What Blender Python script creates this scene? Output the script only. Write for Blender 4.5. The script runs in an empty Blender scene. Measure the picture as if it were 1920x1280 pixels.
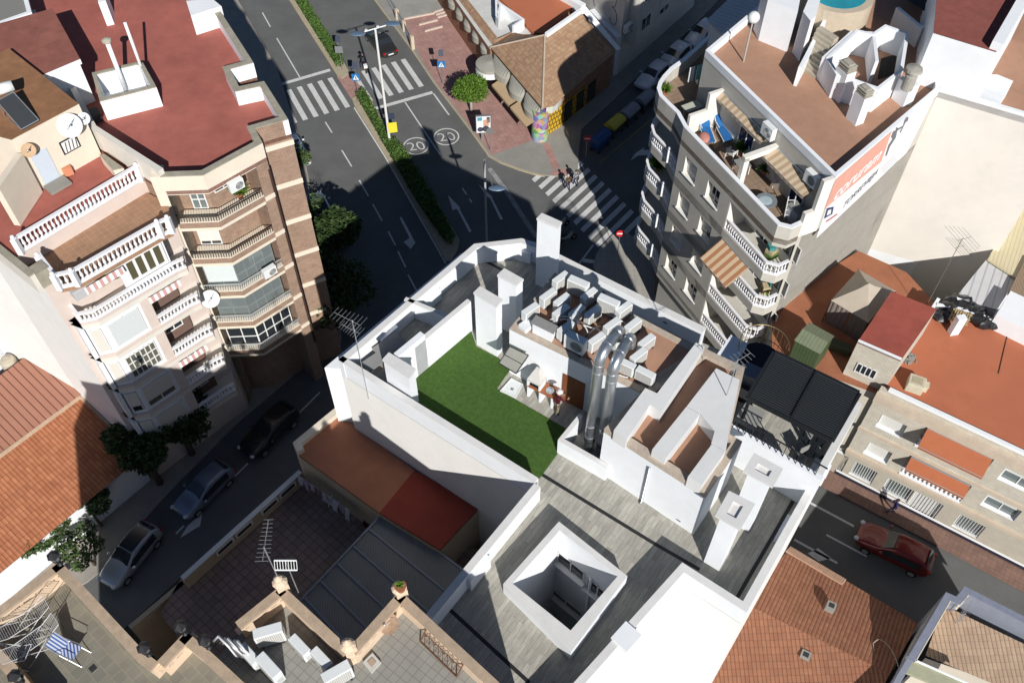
import bpy, bmesh, math, random
from mathutils import Vector, Matrix
from mathutils.geometry import tessellate_polygon
random.seed(7)
C = bpy.context.scene.collection
PI = math.pi
R = math.radians
# ------------------------------------------------------------------ survey of the site
# The site was surveyed from one known viewpoint: P() gives the place on a level at height z,
# V() the place on a known upright plane.  Everything is then built there at real size.
CAM_H, CAM_F, CAM_T, CAM_R = 55.39775645788226, 1780.0, 0.655895805, -0.00250875861
def _axes():
    fwd = Vector((0, math.sin(CAM_T), -math.cos(CAM_T))); right = Vector((1, 0, 0)); down = fwd.cross(right)
    c, s = math.cos(CAM_R), math.sin(CAM_R)
    return right*c + down*s, down*c - right*s, fwd
AX, AY, AZ = _axes()
def ray(x, y):
    return AX*((x-960)/CAM_F) + AY*((y-640)/CAM_F) + AZ
def P(x, y, z=0.0):
    d = ray(x, y); t = (z-CAM_H)/d.z
    return Vector((d.x*t, d.y*t, z))
def P2(x, y, z=0.0):
    q = P(x, y, z); return Vector((q.x, q.y))
def PP(pts, z=0.0):
    return [P2(x, y, z) for x, y in pts]
def V(x, y, A, B):
    d = ray(x, y); n = Vector((-(B[1]-A[1]), B[0]-A[0]))
    t = (A[0]*n.x + A[1]*n.y)/(d.x*n.x + d.y*n.y)
    return Vector((d.x*t, d.y*t, CAM_H + d.z*t))
def ZAT(x, y, Q):
    d = ray(x, y); return CAM_H + math.hypot(Q[0], Q[1])*d.z/math.hypot(d.x, d.y)
# ------------------------------------------------------------------ materials
def lin(c):
    return tuple((v/12.92 if v <= .04045 else ((v+.055)/1.055)**2.4) for v in (x/255. for x in c))
_M = {}
class NT:
    def __init__(s, name):
        s.m = bpy.data.materials.new(name); s.m.use_nodes = True
        s.t = s.m.node_tree; s.n = s.t.nodes; s.b = s.n['Principled BSDF']; s.l = s.t.links
    def add(s, typ, **kw):
        n = s.n.new(typ)
        for k, v in kw.items():
            if k in n.inputs: n.inputs[k].default_value = v
            else: setattr(n, k, v)
        return n
    def link(s, a, b): s.l.new(a, b)
def math_node(t, op, a, b=None):
    n = t.n.new('ShaderNodeMath'); n.operation = op
    for i, v in enumerate((a, b)):
        if v is None: continue
        if isinstance(v, (int, float)): n.inputs[i].default_value = v
        else: t.link(v, n.inputs[i])
    return n.outputs[0]
def mix(t, fac, a, b, mode='MIX'):
    n = t.n.new('ShaderNodeMix'); n.data_type = 'RGBA'; n.blend_type = mode
    for sock, v in ((n.inputs['Factor'], fac), (n.inputs['A'], a), (n.inputs['B'], b)):
        if isinstance(v, (int, float)): sock.default_value = v
        elif isinstance(v, tuple): sock.default_value = (*v[:3], 1)
        else: t.link(v, sock)
    return n.outputs['Result']
def ramp(t, fac, stops):
    n = t.n.new('ShaderNodeValToRGB'); e = n.color_ramp.elements
    e[0].position, e[1].position = stops[0][0], stops[-1][0]
    e[0].color = (*stops[0][1], 1); e[1].color = (*stops[-1][1], 1)
    for p, c in stops[1:-1]:
        k = e.new(p); k.color = (*c, 1)
    t.link(fac, n.inputs[0]); return n.outputs[0]
def mat(name, col, rough=.85, var=.12, scale=3., stain=.0, metal=0., pattern=None, col2=None, size=(.25, .07), mortar=.01,
        mcol=None, bump=.15, offset=.5, spec=.3, emit=0., coat=0.):
    if name in _M: return _M[name]
    t = NT(name); uv = t.add('ShaderNodeTexCoord').outputs['UV']; geo = t.add('ShaderNodeNewGeometry').outputs['Position']
    col = tuple(col); base = None; h = None
    nz = t.add('ShaderNodeTexNoise', Scale=scale, Detail=6., Roughness=.65); t.link(geo, nz.inputs['Vector'])
    if pattern in ('brick', 'tile', 'plank'):
        br = t.add('ShaderNodeTexBrick', Scale=1.0); br.offset = offset
        br.inputs['Brick Width'].default_value = size[0]; br.inputs['Row Height'].default_value = size[1]
        br.inputs['Mortar Size'].default_value = mortar; br.inputs['Bias'].default_value = 0.
        br.inputs['Mortar Smooth'].default_value = .1
        br.inputs['Color1'].default_value = (*col, 1); br.inputs['Color2'].default_value = (*(col2 or col), 1)
        br.inputs['Mortar'].default_value = (*(mcol or tuple(c*.6 for c in col)), 1)
        t.link(uv, br.inputs['Vector']); base = br.outputs['Color']; h = math_node(t, 'SUBTRACT', 1., br.outputs['Fac'])
        if pattern == 'plank':
            st = t.add('ShaderNodeMapping'); st.inputs['Scale'].default_value = (2.2, 26, 1); t.link(uv, st.inputs['Vector'])
            g = t.add('ShaderNodeTexNoise', Scale=1.0, Detail=4.); t.link(st.outputs[0], g.inputs['Vector'])
            base = mix(t, .55, base, ramp(t, g.outputs['Fac'], [(.3, (.35,)*3), (.7, (.72,)*3)]), 'OVERLAY')
    elif pattern == 'roof':            # barrel tiles: u across the slope, v up the slope
        sp = t.add('ShaderNodeSeparateXYZ'); t.link(uv, sp.inputs[0])
        u = math_node(t, 'DIVIDE', sp.outputs[0], size[0]); v = math_node(t, 'DIVIDE', sp.outputs[1], size[1])
        su = math_node(t, 'ABSOLUTE', math_node(t, 'SINE', math_node(t, 'MULTIPLY', u, PI)))
        fv = math_node(t, 'FRACT', v)
        h = math_node(t, 'ADD', su, math_node(t, 'MULTIPLY', math_node(t, 'SUBTRACT', 1., fv), .55))
        cb = t.add('ShaderNodeCombineXYZ'); t.link(math_node(t, 'FLOOR', u), cb.inputs[0]); t.link(math_node(t, 'FLOOR', v), cb.inputs[1])
        wn = t.add('ShaderNodeTexWhiteNoise'); wn.noise_dimensions = '2D'; t.link(cb.outputs[0], wn.inputs['Vector'])
        base = mix(t, wn.outputs['Value'], col, col2 or col)
        groove = ramp(t, su, [(0., (.30,)*3), (.22, (.55,)*3), (.5, (1,)*3)])
        lip = ramp(t, fv, [(0., (.45,)*3), (.10, (1,)*3), (1., (1,)*3)])
        base = mix(t, .75, base, groove, 'MULTIPLY'); base = mix(t, .7, base, lip, 'MULTIPLY')
    elif pattern == 'ribs':
        sp = t.add('ShaderNodeSeparateXYZ'); t.link(uv, sp.inputs[0])
        u = math_node(t, 'FRACT', math_node(t, 'DIVIDE', sp.outputs[0], size[0]))
        base = ramp(t, u, [(0., mcol or tuple(c*.4 for c in col)), (.14, mcol or tuple(c*.4 for c in col)), (.2, col), (1., col)])
        h = ramp(t, u, [(0., (0,)*3), (.14, (0,)*3), (.24, (1,)*3), (1., (1,)*3)])
    elif pattern == 'stripes':
        sp = t.add('ShaderNodeSeparateXYZ'); t.link(uv, sp.inputs[0])
        u = math_node(t, 'FRACT', math_node(t, 'DIVIDE', sp.outputs[0], size[0]))
        base = mix(t, math_node(t, 'GREATER_THAN', u, .5), col, col2)
    elif pattern == 'speckle':
        g = t.add('ShaderNodeTexNoise', Scale=60., Detail=3.); t.link(geo, g.inputs['Vector'])
        base = mix(t, ramp(t, g.outputs['Fac'], [(.35, (0,)*3), (.65, (1,)*3)]), col, col2 or col); h = g.outputs['Fac']
    if base is None: base = mix(t, 0., col, col)
    lo, hi = 1-var*1.6, 1+var*.7
    base = mix(t, 1., base, ramp(t, nz.outputs['Fac'], [(.25, (lo,)*3), (.75, (min(hi, 1.0),)*3)]), 'MULTIPLY')
    if stain:
        s = t.add('ShaderNodeTexNoise', Scale=.55, Detail=8., Roughness=.7); t.link(geo, s.inputs['Vector'])
        base = mix(t, ramp(t, s.outputs['Fac'], [(.46, (0,)*3), (.72, (stain,)*3)]), base, tuple(c*.55 for c in col))
    t.link(base, t.b.inputs['Base Color'])
    b = t.b.inputs; b['Roughness'].default_value = rough; b['Metallic'].default_value = metal
    b['Specular IOR Level'].default_value = spec; b['Coat Weight'].default_value = coat
    if bump:
        bp = t.add('ShaderNodeBump', Strength=bump, Distance=.03)
        t.link(h if h is not None else nz.outputs['Fac'], bp.inputs['Height']); t.link(bp.outputs[0], b['Normal'])
    _M[name] = t.m; return t.m
def plain(name, col, rough=.5, metal=0., spec=.4, coat=0.):
    return mat(name, col, rough, .05, 8., 0., metal, bump=0., spec=spec, coat=coat)
# ------------------------------------------------------------------ mesh builder
class MB:
    def __init__(s, m=None, ang=0.):
        s.v = []; s.f = []; s.fm = []; s.ms = []; s.cur = 0; s.ang = ang; s.fa = []
        if m is not None: s.use(m)
    def use(s, m, ang=None):
        if m not in s.ms: s.ms.append(m)
        s.cur = s.ms.index(m)
        if ang is not None: s.ang = ang
        return s
    def face(s, pts):
        i = len(s.v); s.v += [tuple(p) if len(p) == 3 else (p[0], p[1], 0.) for p in pts]
        s.f.append(tuple(range(i, i+len(pts)))); s.fm.append(s.cur); s.fa.append(s.ang); return s
    def faces(s, vs, fs):
        i = len(s.v); s.v += [tuple(p) for p in vs]
        for f in fs: s.f.append(tuple(i+k for k in f)); s.fm.append(s.cur); s.fa.append(s.ang)
        return s
    def sheet(s, poly, z, holes=()):
        loops = [[Vector((p[0], p[1], 0)) for p in poly]] + [[Vector((p[0], p[1], 0)) for p in h] for h in holes]
        allp = [p for l in loops for p in l]
        return s.faces([(p.x, p.y, z) for p in allp], [tuple(t) for t in tessellate_polygon(loops)])
    def prism(s, poly, z0, z1, top=True, bottom=True):
        n = len(poly); zz1 = z1 if isinstance(z1, (list, tuple)) else [z1]*n
        loops = [[Vector((p[0], p[1], 0)) for p in poly]]
        vs = [(p[0], p[1], z0) for p in poly] + [(p[0], p[1], zz1[i]) for i, p in enumerate(poly)]
        fs = [(i, (i+1) % n, n+(i+1) % n, n+i) for i in range(n)]
        tr = [tuple(t) for t in tessellate_polygon(loops)] if n > 4 else [tuple(range(n))]
        if top: fs += [tuple(n+k for k in t) for t in tr]
        if bottom: fs += [tuple(reversed(t)) for t in tr]
        return s.faces(vs, fs)
    def obox(s, o, a, b, c):
        o, a, b, c = Vector(o), Vector(a), Vector(b), Vector(c)
        vs = [o, o+a, o+a+b, o+b, o+c, o+a+c, o+a+b+c, o+b+c]
        return s.faces(vs, [(0, 3, 2, 1), (4, 5, 6, 7), (0, 1, 5, 4), (1, 2, 6, 5), (2, 3, 7, 6), (3, 0, 4, 7)])
    def box(s, x, y, z, sx, sy, sz, rz=0.):
        a = Vector((math.cos(rz), math.sin(rz), 0)); b = Vector((-a.y, a.x, 0))
        o = Vector((x, y, z)) - a*sx/2 - b*sy/2
        return s.obox(o, a*sx, b*sy, (0, 0, sz))
    def wall(s, p, q, t, z0, z1):                      # footprint: p->q, thickness t to the left of p->q
        p, q = Vector(p[:2]), Vector(q[:2]); d = (q-p).normalized(); n = Vector((-d.y, d.x))*t
        return s.prism([p, q, q+n, p+n], z0, z1)
    def strip(s, pts, t, z0, z1, closed=False):        # mitred wall along a polyline, thickness t to the left
        pts = [Vector(p[:2]) for p in pts]; n = len(pts); off = []
        for i in range(n):
            a = pts[i-1] if (i > 0 or closed) else None; b = pts[(i+1) % n] if (i < n-1 or closed) else None
            d1 = (pts[i]-a).normalized() if a is not None else None; d2 = (b-pts[i]).normalized() if b is not None else None
            if d1 is None: d1 = d2
            if d2 is None: d2 = d1
            n1 = Vector((-d1.y, d1.x)); n2 = Vector((-d2.y, d2.x)); m = (n1+n2)
            m = m.normalized() if m.length > 1e-6 else n1
            off.append(pts[i] + m*(t/max(.3, m.dot(n1))))
        k = n if closed else n-1
        for i in range(k):
            j = (i+1) % n; q = [pts[i], pts[j], off[j], off[i]]
            vs = [(p.x, p.y, z) for z in (z0, z1) for p in q]
            fs = [(4, 5, 6, 7), (3, 2, 1, 0), (0, 1, 5, 4), (2, 3, 7, 6)]
            if not closed and i == 0: fs.append((3, 0, 4, 7))
            if not closed and i == k-1: fs.append((1, 2, 6, 5))
            s.faces(vs, fs)
        return s
    def cyl(s, p, q, r, r2=None, n=10, cap=True):
        p, q = Vector(p), Vector(q); r2 = r if r2 is None else r2; d = (q-p).normalized()
        a = d.orthogonal().normalized(); b = d.cross(a)
        vs = [p + (a*math.cos(2*PI*i/n) + b*math.sin(2*PI*i/n))*r for i in range(n)] + [q + (a*math.cos(2*PI*i/n) + b*math.sin(2*PI*i/n))*r2 for i in range(n)]
        fs = [(i, (i+1) % n, n+(i+1) % n, n+i) for i in range(n)]
        if cap: fs += [tuple(range(n-1, -1, -1)), tuple(range(n, 2*n))]
        return s.faces(vs, fs)
    def tube(s, pts, r, n=8):
        pts = [Vector(p) for p in pts]; rr = r if isinstance(r, (list, tuple)) else [r]*len(pts); vs = []; a = None
        for i, p in enumerate(pts):
            d = (pts[min(i+1, len(pts)-1)] - pts[max(i-1, 0)]).normalized()
            a = d.orthogonal().normalized() if a is None else (a - d*a.dot(d)).normalized()
            b = d.cross(a); vs += [p + (a*math.cos(2*PI*k/n) + b*math.sin(2*PI*k/n))*rr[i] for k in range(n)]
        fs = [(i*n+k, i*n+(k+1) % n, (i+1)*n+(k+1) % n, (i+1)*n+k) for i in range(len(pts)-1) for k in range(n)]
        fs += [tuple(range(n-1, -1, -1)), tuple(range((len(pts)-1)*n, len(pts)*n))]
        return s.faces(vs, fs)
    def lathe(s, c, prof, n=12):
        vs = [(c[0]+r*math.cos(2*PI*k/n), c[1]+r*math.sin(2*PI*k/n), c[2]+z) for r, z in prof for k in range(n)]
        fs = [(i*n+k, i*n+(k+1) % n, (i+1)*n+(k+1) % n, (i+1)*n+k) for i in range(len(prof)-1) for k in range(n)]
        fs += [tuple(range(n-1, -1, -1)), tuple(range((len(prof)-1)*n, len(prof)*n))]
        return s.faces(vs, fs)
    def ball(s, c, rx, ry=None, rz=None, n=12, m=8):
        ry = rx if ry is None else ry; rz = rx if rz is None else rz
        vs = [(c[0]+rx*math.sin(PI*j/m)*math.cos(2*PI*k/n), c[1]+ry*math.sin(PI*j/m)*math.sin(2*PI*k/n), c[2]-rz*math.cos(PI*j/m)) for j in range(1, m) for k in range(n)]
        fs = [((j)*n+k, j*n+(k+1) % n, (j+1)*n+(k+1) % n, (j+1)*n+k) for j in range(m-2) for k in range(n)]
        vs += [(c[0], c[1], c[2]-rz), (c[0], c[1], c[2]+rz)]; L = (m-1)*n
        fs += [(L, (k+1) % n, k) for k in range(n)] + [(L+1, (m-2)*n+k, (m-2)*n+(k+1) % n) for k in range(n)]
        return s.faces(vs, fs)
    def text(s, body, o, ux, uy, h, depth=.004, align='CENTER', shear=0., bold=0.):
        cu = bpy.data.curves.new('t', 'FONT'); cu.body = body; cu.size = 1.; cu.align_x = align; cu.shear = shear; cu.offset = bold
        ob = bpy.data.objects.new('t', cu); C.objects.link(ob)
        dg = bpy.context.evaluated_depsgraph_get(); me = bpy.data.meshes.new_from_object(ob.evaluated_get(dg))
        ux, uy = Vector(ux).normalized(), Vector(uy).normalized(); n = ux.cross(uy); k = h/.7; o = Vector(o)
        s.faces([o + ux*(v.co.x*k) + uy*(v.co.y*k) + n*depth for v in me.vertices], [tuple(p.vertices) for p in me.polygons])
        bpy.data.objects.remove(ob); bpy.data.curves.remove(cu); bpy.data.meshes.remove(me); return s
    def build(s, name, parent=None, loc=None, smooth=False, bevel=0., normals=True, **tags):
        base = Vector((0, 0, 0))
        if parent is not None: base = Vector(BASE[parent.name])
        elif loc is not None: base = Vector(loc)
        me = bpy.data.meshes.new(name); me.from_pydata([tuple(Vector(v)-base) for v in s.v], [], s.f)
        for m in s.ms: me.materials.append(m)
        for p, k in zip(me.polygons, s.fm): p.material_index = k
        if normals:
            bm = bmesh.new(); bm.from_mesh(me); bmesh.ops.recalc_face_normals(bm, faces=bm.faces); bm.to_mesh(me); bm.free()
        uvl = me.uv_layers.new(name='UVMap').data
        for p, a in zip(me.polygons, s.fa):
            n = p.normal; c, d = math.cos(a), math.sin(a)
            if abs(n.z) > .97: ux, uy = Vector((c, d, 0)), Vector((-d, c, 0))
            else:
                ux = Vector((-n.y, n.x, 0)).normalized(); uy = n.cross(ux)
            for li in p.loop_indices:
                w = me.vertices[me.loops[li].vertex_index].co + base
                uvl[li].uv = (w.dot(ux), w.dot(uy))
            p.use_smooth = smooth
        o = bpy.data.objects.new(name, me); C.objects.link(o)
        if parent is not None: o.parent = parent
        else: o.location = base
        BASE[o.name] = base
        if bevel:
            b = o.modifiers.new('b', 'BEVEL'); b.width = bevel; b.segments = 2; b.limit_method = 'ANGLE'
        tag(o, **tags); return o
BASE = {}
def tag(o, label=None, cat=None, group=None, kind=None):
    if label: o['label'] = label
    if cat: o['category'] = cat
    if group: o['group'] = group
    if kind: o['kind'] = kind
    return o
def thing(name, label, cat, loc=(0, 0, 0), group=None):
    o = bpy.data.objects.new(name, None); C.objects.link(o); o.location = loc; o.empty_display_size = .3
    BASE[o.name] = Vector(loc); return tag(o, label, cat, group)
def kids(o): return [c for c in bpy.data.objects if c.parent == o]
KID = {}
def dup(o, loc, rz=0., label=None, group=None, sc=1.):
    if o.name not in KID: KID[o.name] = [(c, kids(c)) for c in kids(o)]
    r = o.copy(); C.objects.link(r); r.location = loc; r.rotation_euler = (0, 0, rz); r.scale = (sc,)*3
    if label: r['label'] = label
    if group: r['group'] = group
    for c, gs in KID[o.name]:
        k = c.copy(); C.objects.link(k); k.parent = r
        for g in gs:
            d = g.copy(); C.objects.link(d); d.parent = k
    BASE[r.name] = Vector(loc); return r
class Proto:                 # the first placing moves the prototype itself, the next ones copy it
    def __init__(s, o): s.o = o; s.n = 0
    def at(s, loc, rz=0., label=None, group=None, sc=1.):
        s.n += 1
        if s.n == 1:
            KID[s.o.name] = [(c, kids(c)) for c in kids(s.o)]
            s.o.location = loc; s.o.rotation_euler = (0, 0, rz); s.o.scale = (sc,)*3
            if label: s.o['label'] = label
            if group: s.o['group'] = group
            return s.o
        return dup(s.o, loc, rz, label, group, sc)
def v3(p, z): return Vector((p[0], p[1], z))
def dirv(a, b):
    d = Vector(b[:2])-Vector(a[:2]); return d.normalized()
def angle(a, b): return math.atan2(b[1]-a[1], b[0]-a[0])
def lerp(a, b, t): return a + (b-a)*t
# ------------------------------------------------------------------ colours of the place
WHITE = mat('white_render', (.82, .84, .86), .9, .05, 1.2, .10, bump=.06)
CAP = mat('white_coping', (.72, .71, .69), .9, .08, 2., .12, bump=.06)
PARTY = mat('offwhite_party_wall', (.86, .84, .80), .92, .05, .8, .12, bump=.08)
PLANK = mat('grey_plank_tiles', (.44, .42, .365), .75, .10, 2., .0, pattern='plank', col2=(.32, .305, .265), size=(1.2, .2), mortar=.004, mcol=(.14, .13, .12), bump=.1)
DRAIN = plain('drain_channel_black', (.02, .02, .022), .6)
TURF = mat('artificial_turf', (.050, .115, .018), .95, .3, 7., .25, pattern='speckle', col2=(.085, .165, .030), bump=.5)
ROOFBROWN = mat('brown_roof_paint', (.44, .25, .165), .9, .12, 1.4, .3, bump=.1)
ROOFRED = mat('red_roof_paint', (.42, .135, .105), .9, .16, .8, .55, bump=.1)
TERRA = mat('terracotta_roof_paint', (.50, .165, .085), .9, .12, 1.1, .3, bump=.1)
DULLRED = mat('dull_red_roof_paint', (.36, .09, .065), .9, .2, 1., .4, bump=.1)
BEIGE_EDGE = mat('beige_stone_edge', (.55, .46, .37), .9, .2, 5., .4, bump=.2)
ASPH = mat('asphalt', (.125, .126, .124), .95, .18, .35, .18, pattern='speckle', col2=(.165, .166, .162), bump=.12)
CONC = mat('concrete_pavement', (.30, .29, .26), .95, .14, .9, .25, bump=.1)
PINK = mat('pink_paving', (.46, .27, .235), .95, .18, 1.2, .35, pattern='tile', col2=(.40, .23, .20), size=(.4, .4), mortar=.012, mcol=(.30, .19, .17), offset=0., bump=.08)
BROWNPAVE = mat('brown_paving', (.27, .165, .13), .95, .18, 1.2, .3, pattern='tile', col2=(.23, .14, .11), size=(.3, .3), mortar=.012, offset=0., bump=.08)
PAINT = mat('road_paint', (.66, .66, .64), .9, .16, 3., .35, bump=.03)
WORN = mat('worn_road_paint', (.40, .40, .39), .9, .35, 2., .6, bump=.03)
KERB = mat('kerb_stone', (.44, .38, .27), .95, .15, 3., .3, bump=.1)
SOIL = mat('dry_soil', (.30, .22, .14), .95, .3, 4., .3, bump=.3)
BLACKM = plain('black_metal', (.025, .025, .028), .5, .3)
GREYM = plain('grey_metal', (.35, .36, .37), .45, .6)
STEEL = mat('galvanised_steel', (.60, .63, .66), .32, .12, 5., .1, metal=.85, bump=.03)
PLASTIC = mat('white_plastic', (.74, .76, .75), .5, .05, 6., .05, bump=.0)
GRILLE = mat('condenser_grille', (.30, .29, .25), .7, .1, 8., pattern='tile', col2=(.27, .26, .22), size=(.07, .05), mortar=.012, mcol=(.62, .62, .60), offset=0., bump=.2)
GLASS = plain('window_glass', (.025, .03, .035), .06, 0., .8)
GLASSG = plain('pale_window_glass', (.16, .19, .19), .08, 0., .8)
WFRAME = plain('white_window_frame', (.78, .78, .76), .5)
SHUT = mat('roller_shutter', (.70, .69, .65), .7, .05, 3., pattern='ribs', size=(.06, .06), bump=.1, mcol=(.6, .59, .56))
ALU = plain('aluminium', (.55, .57, .58), .35, .7)
TYRE = plain('tyre_rubber', (.02, .02, .02), .8)
WOOD = mat('brown_wood', (.24, .085, .03), .55, .2, 6., bump=.08)
RUBBER = plain('dark_trim', (.03, .03, .032), .7)
# ================================================================== GROUND, ROADS, MARKINGS
def struct(mb, name): return mb.build(name, kind='structure')
g = MB(ASPH); g.sheet([(-320, -200), (320, -200), (320, 420), (-320, 420)], 0.); struct(g, 'ground')
def slab(name, px, m, z=.13, ang=0.):
    b = MB(m, ang); b.prism(PP(px), -.05, z); return struct(b, name)
AV = angle(P2(492.3, 23.5), P2(690.4, 369.6))
slab('pavement', [(640, -90), (703, 0), (772, 92), (815, 156), (880, 241), (917, 292), (940, 305), (975, 318), (1002, 326), (1022, 330), (1050, 332), (1070, 331),
     (1083, 322), (1084, 300), (1090, 245), (1150, 190), (1203, 139), (1265, 85), (1330, 20), (1400, -60), (1300, -300), (700, -300)], CONC, .13)
b = MB(KERB); b.strip(PP([(640, -90), (703, 0), (772, 92), (815, 156), (880, 241), (917, 292), (940, 305), (975, 318), (1002, 326), (1022, 330)]), -.16, -.05, .135); struct(b, 'kerb')
b = MB(PINK, AV); b.sheet(PP([(757, 36), (838, 20), (873, 70), (1003, 262), (922, 291), (886, 243), (819, 156), (790, 112)], .13), .135)
b.sheet(PP([(1017, 268), (1030, 268), (1050, 314), (1036, 318)], .13), .135); b.sheet(PP([(1028, 328), (1040, 318), (1060, 316), (1070, 322), (1066, 329)], .13), .136); struct(b, 'pink_paving')
# pavement on the far side (mostly in shade) and along the two lower streets
slab('left_pavement', [(380, -120), (462, 30), (520, 130), (552, 230), (572, 300), (592, 400), (598, 470), (640, 560), (640, 640), (555, 700), (440, 800), (335, 905), (258, 990), (199, 1063),
     (165, 1091), (60, 1150), (-150, 1330), (-300, 1000), (180, 700), (330, 520), (250, -120)], mat('old_concrete_pavement', (.36, .33, .29), .95, .15, 1., .3), .13)
slab('brown_pavement', [(1480, 880), (1541, 912), (1780, 1036), (1960, 1132), (2050, 1100), (1900, 1020), (1560, 850), (1480, 830)], BROWNPAVE, .13, angle(P2(1567, 885), P2(1880, 1045)))
b = MB(mat('yellow_kerb_line', (.36, .29, .10), .9, .3, 3., .4)); b.strip(PP([(1480, 880), (1541, 912), (1780, 1036), (1960, 1132)]), .22, .0, .012)
b.strip(PP([(1125, 307), (1175, 264), (1225, 222)]), .12, .0, .012); struct(b, 'yellow_kerb_lines')
slab('corner_pavement', [(1124, 468), (1118, 478), (1112, 500), (1130, 540), (1200, 640), (1330, 760), (1400, 700), (1260, 560), (1222, 490), (1180, 440), (1150, 440)], mat('kerb_corner_slabs', (.40, .38, .34), .95, .12, 2., .25, pattern='tile', size=(.5, .5), mortar=.01, offset=0.), .13)
slab('central_reservation', [(503, -60), (541, 0), (632, 143), (641, 149), (656, 138), (573, 0), (535, -60)], KERB, .14)
slab('central_reservation', [(664, 199), (660, 187), (684, 172), (692, 182), (735, 262), (768, 296), (815, 372), (862, 452), (858, 470), (846, 490), (836, 490), (722, 292)], KERB, .14)
b = MB(PINK, AV); b.sheet(PP([(632, 145), (657, 139), (684, 172), (660, 188)]), .012); struct(b, 'crossing_refuge')
# ---- painted markings, each sheet a few millimetres above the road
b = MB(PAINT); zm = .008
def line(p, q, w=.12, bb=None):
    p, q = P2(*p), P2(*q); d = (q-p).normalized(); n = Vector((-d.y, d.x))*w/2
    (bb or b).face([v3(p-n, zm), v3(q-n, zm), v3(q+n, zm), v3(p+n, zm)])
for p, q in [((492, 24), (507, 51)), ((519, 72), (562, 145)), ((610, 229), (622.5, 249)), ((641, 282), (659.5, 312.5)), ((673.5, 338), (691, 368)), ((699, 383), (716.5, 414)),
             ((728, 434), (741.5, 460)), ((746, 471), (760.5, 501)), ((765, 515), (785, 552)), ((759.5, 192), (825, 290)), ((867, 353), (875, 365)), ((880, 373), (885, 380))]: line(p, q)
line((470, 175), (619, 131.5), .4); line((705, 203.5), (811, 173.5), .4); line((813, 176), (842, 216), .15); line((664, 202), (722, 294), .12); line((722, 294), (836, 494), .12)
line((1084, 497), (1112.5, 459), .15); line((1500, 932), (1601, 986), .16); line((1549.5, 1002), (1625, 1042.5), .13); line((1489, 1011), (1570, 1055), .16); line((1093, 488), (1131, 493), .4)
line((370, 960), (395, 937), .12); line((440, 893), (465, 868), .12); line((500, 835), (525, 812), .12); line((560, 775), (600, 735), .12); line((345, 985), (330, 1000), .12)
def poly(px): b.sheet(PP(px), zm)
poly([(840, 366), (848.7, 394), (857, 391.6), (880, 436), (884, 433.5), (861, 390.5), (863, 389.8)])
poly([(897.5, 345.6), (912, 368), (919, 372), (938, 412), (943, 411), (923, 372), (922.5, 368.7)])
poly([(749, 408), (753, 407), (774, 446), (779, 455), (770, 467), (757, 454), (768, 446)])
poly([(1181.5, 302), (1192, 287), (1209, 276), (1206, 282), (1219, 281), (1215, 291), (1196, 292)])
poly([(1514, 1037), (1534, 1027), (1559, 1046), (1535, 1052)])
poly([(338, 1008), (352, 985), (380, 960), (375, 985)])
struct(b, 'road_markings')
b = MB(WORN); line((917.5, 316), (947, 355), .4, b); line((947, 355), (1006, 445), .4, b); struct(b, 'worn_road_line')
def roundel(px, name):
    c = P2(*px); u = (P2(px[0]+10, px[1]-1)-c).normalized(); w = Vector((-u.y, u.x)); m = MB(PAINT); n = 40
    for i in range(n):
        a0, a1 = 2*PI*i/n, 2*PI*(i+1)/n
        q = [c + (u*math.cos(a)+w*math.sin(a))*r for a, r in ((a0, 1.02), (a0, 1.14), (a1, 1.14), (a1, 1.02))]
        m.face([v3(p, .009) for p in q])
    up = Vector((-math.sin(-.42), math.cos(-.42)))*-1; up = (P2(px[0]-6, px[1]-12)-c).normalized()
    m.text('20', v3(c-up*.55+u*.0, .006), (u.x, u.y, 0), (up.x, up.y, 0), 1.1, .004, bold=-.01)
    struct(m, name)
roundel((780, 274), 'speed_roundel'); roundel((837, 256.6), 'speed_roundel')
# zebra crossings (half-metre bars at a metre's pitch)
def zebra(o, ang, k0, k1, L, sk, wid=.47, m=PAINT):
    u = Vector((math.cos(ang), math.sin(ang))); v = Vector((-u.y, u.x)) + u*sk; z = MB(m)
    for k in range(k0, k1):
        a = Vector(o)+u*k; z.face([v3(a, .01), v3(a+u*wid, .01), v3(a+u*wid+v*L, .01), v3(a+v*L, .01)])
    return struct(z, 'zebra_crossing')
zebra((1.63901955, 59.9576227), -.986215159, 0, 12, 4.819, -.328)
zebra((-18.7633637, 67.5117293), .456728559, -4, 5, 4.775, -.01)
o = P2(786, 164); zebra(o, .4567, -6, 1, 4.6, 0., m=WORN if False else PAINT)
# ================================================================== HEDGES AND TREES
def leafmat(name, a, b):
    t = NT(name); oi = t.add('ShaderNodeNewGeometry'); nz = t.add('ShaderNodeTexNoise', Scale=1.7, Detail=3.); t.link(oi.outputs['Position'], nz.inputs['Vector'])
    rnd = oi.outputs['Random Per Island']
    base = mix(t, math_node(t, 'ADD', math_node(t, 'MULTIPLY', rnd, .6), math_node(t, 'MULTIPLY', nz.outputs['Fac'], .4)), a, b)
    t.link(base, t.b.inputs['Base Color']); t.b.inputs['Roughness'].default_value = .6; t.b.inputs['Specular IOR Level'].default_value = .25
    return t.m
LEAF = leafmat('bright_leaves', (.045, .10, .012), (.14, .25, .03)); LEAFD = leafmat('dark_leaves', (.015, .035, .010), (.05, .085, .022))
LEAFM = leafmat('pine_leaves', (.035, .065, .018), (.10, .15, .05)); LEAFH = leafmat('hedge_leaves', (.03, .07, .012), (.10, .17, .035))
BARK = mat('bark', (.14, .10, .07), .95, .3, 6., .3, bump=.4); BARKW = mat('pale_bark', (.42, .38, .32), .95, .2, 6., .2, bump=.2)
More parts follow.
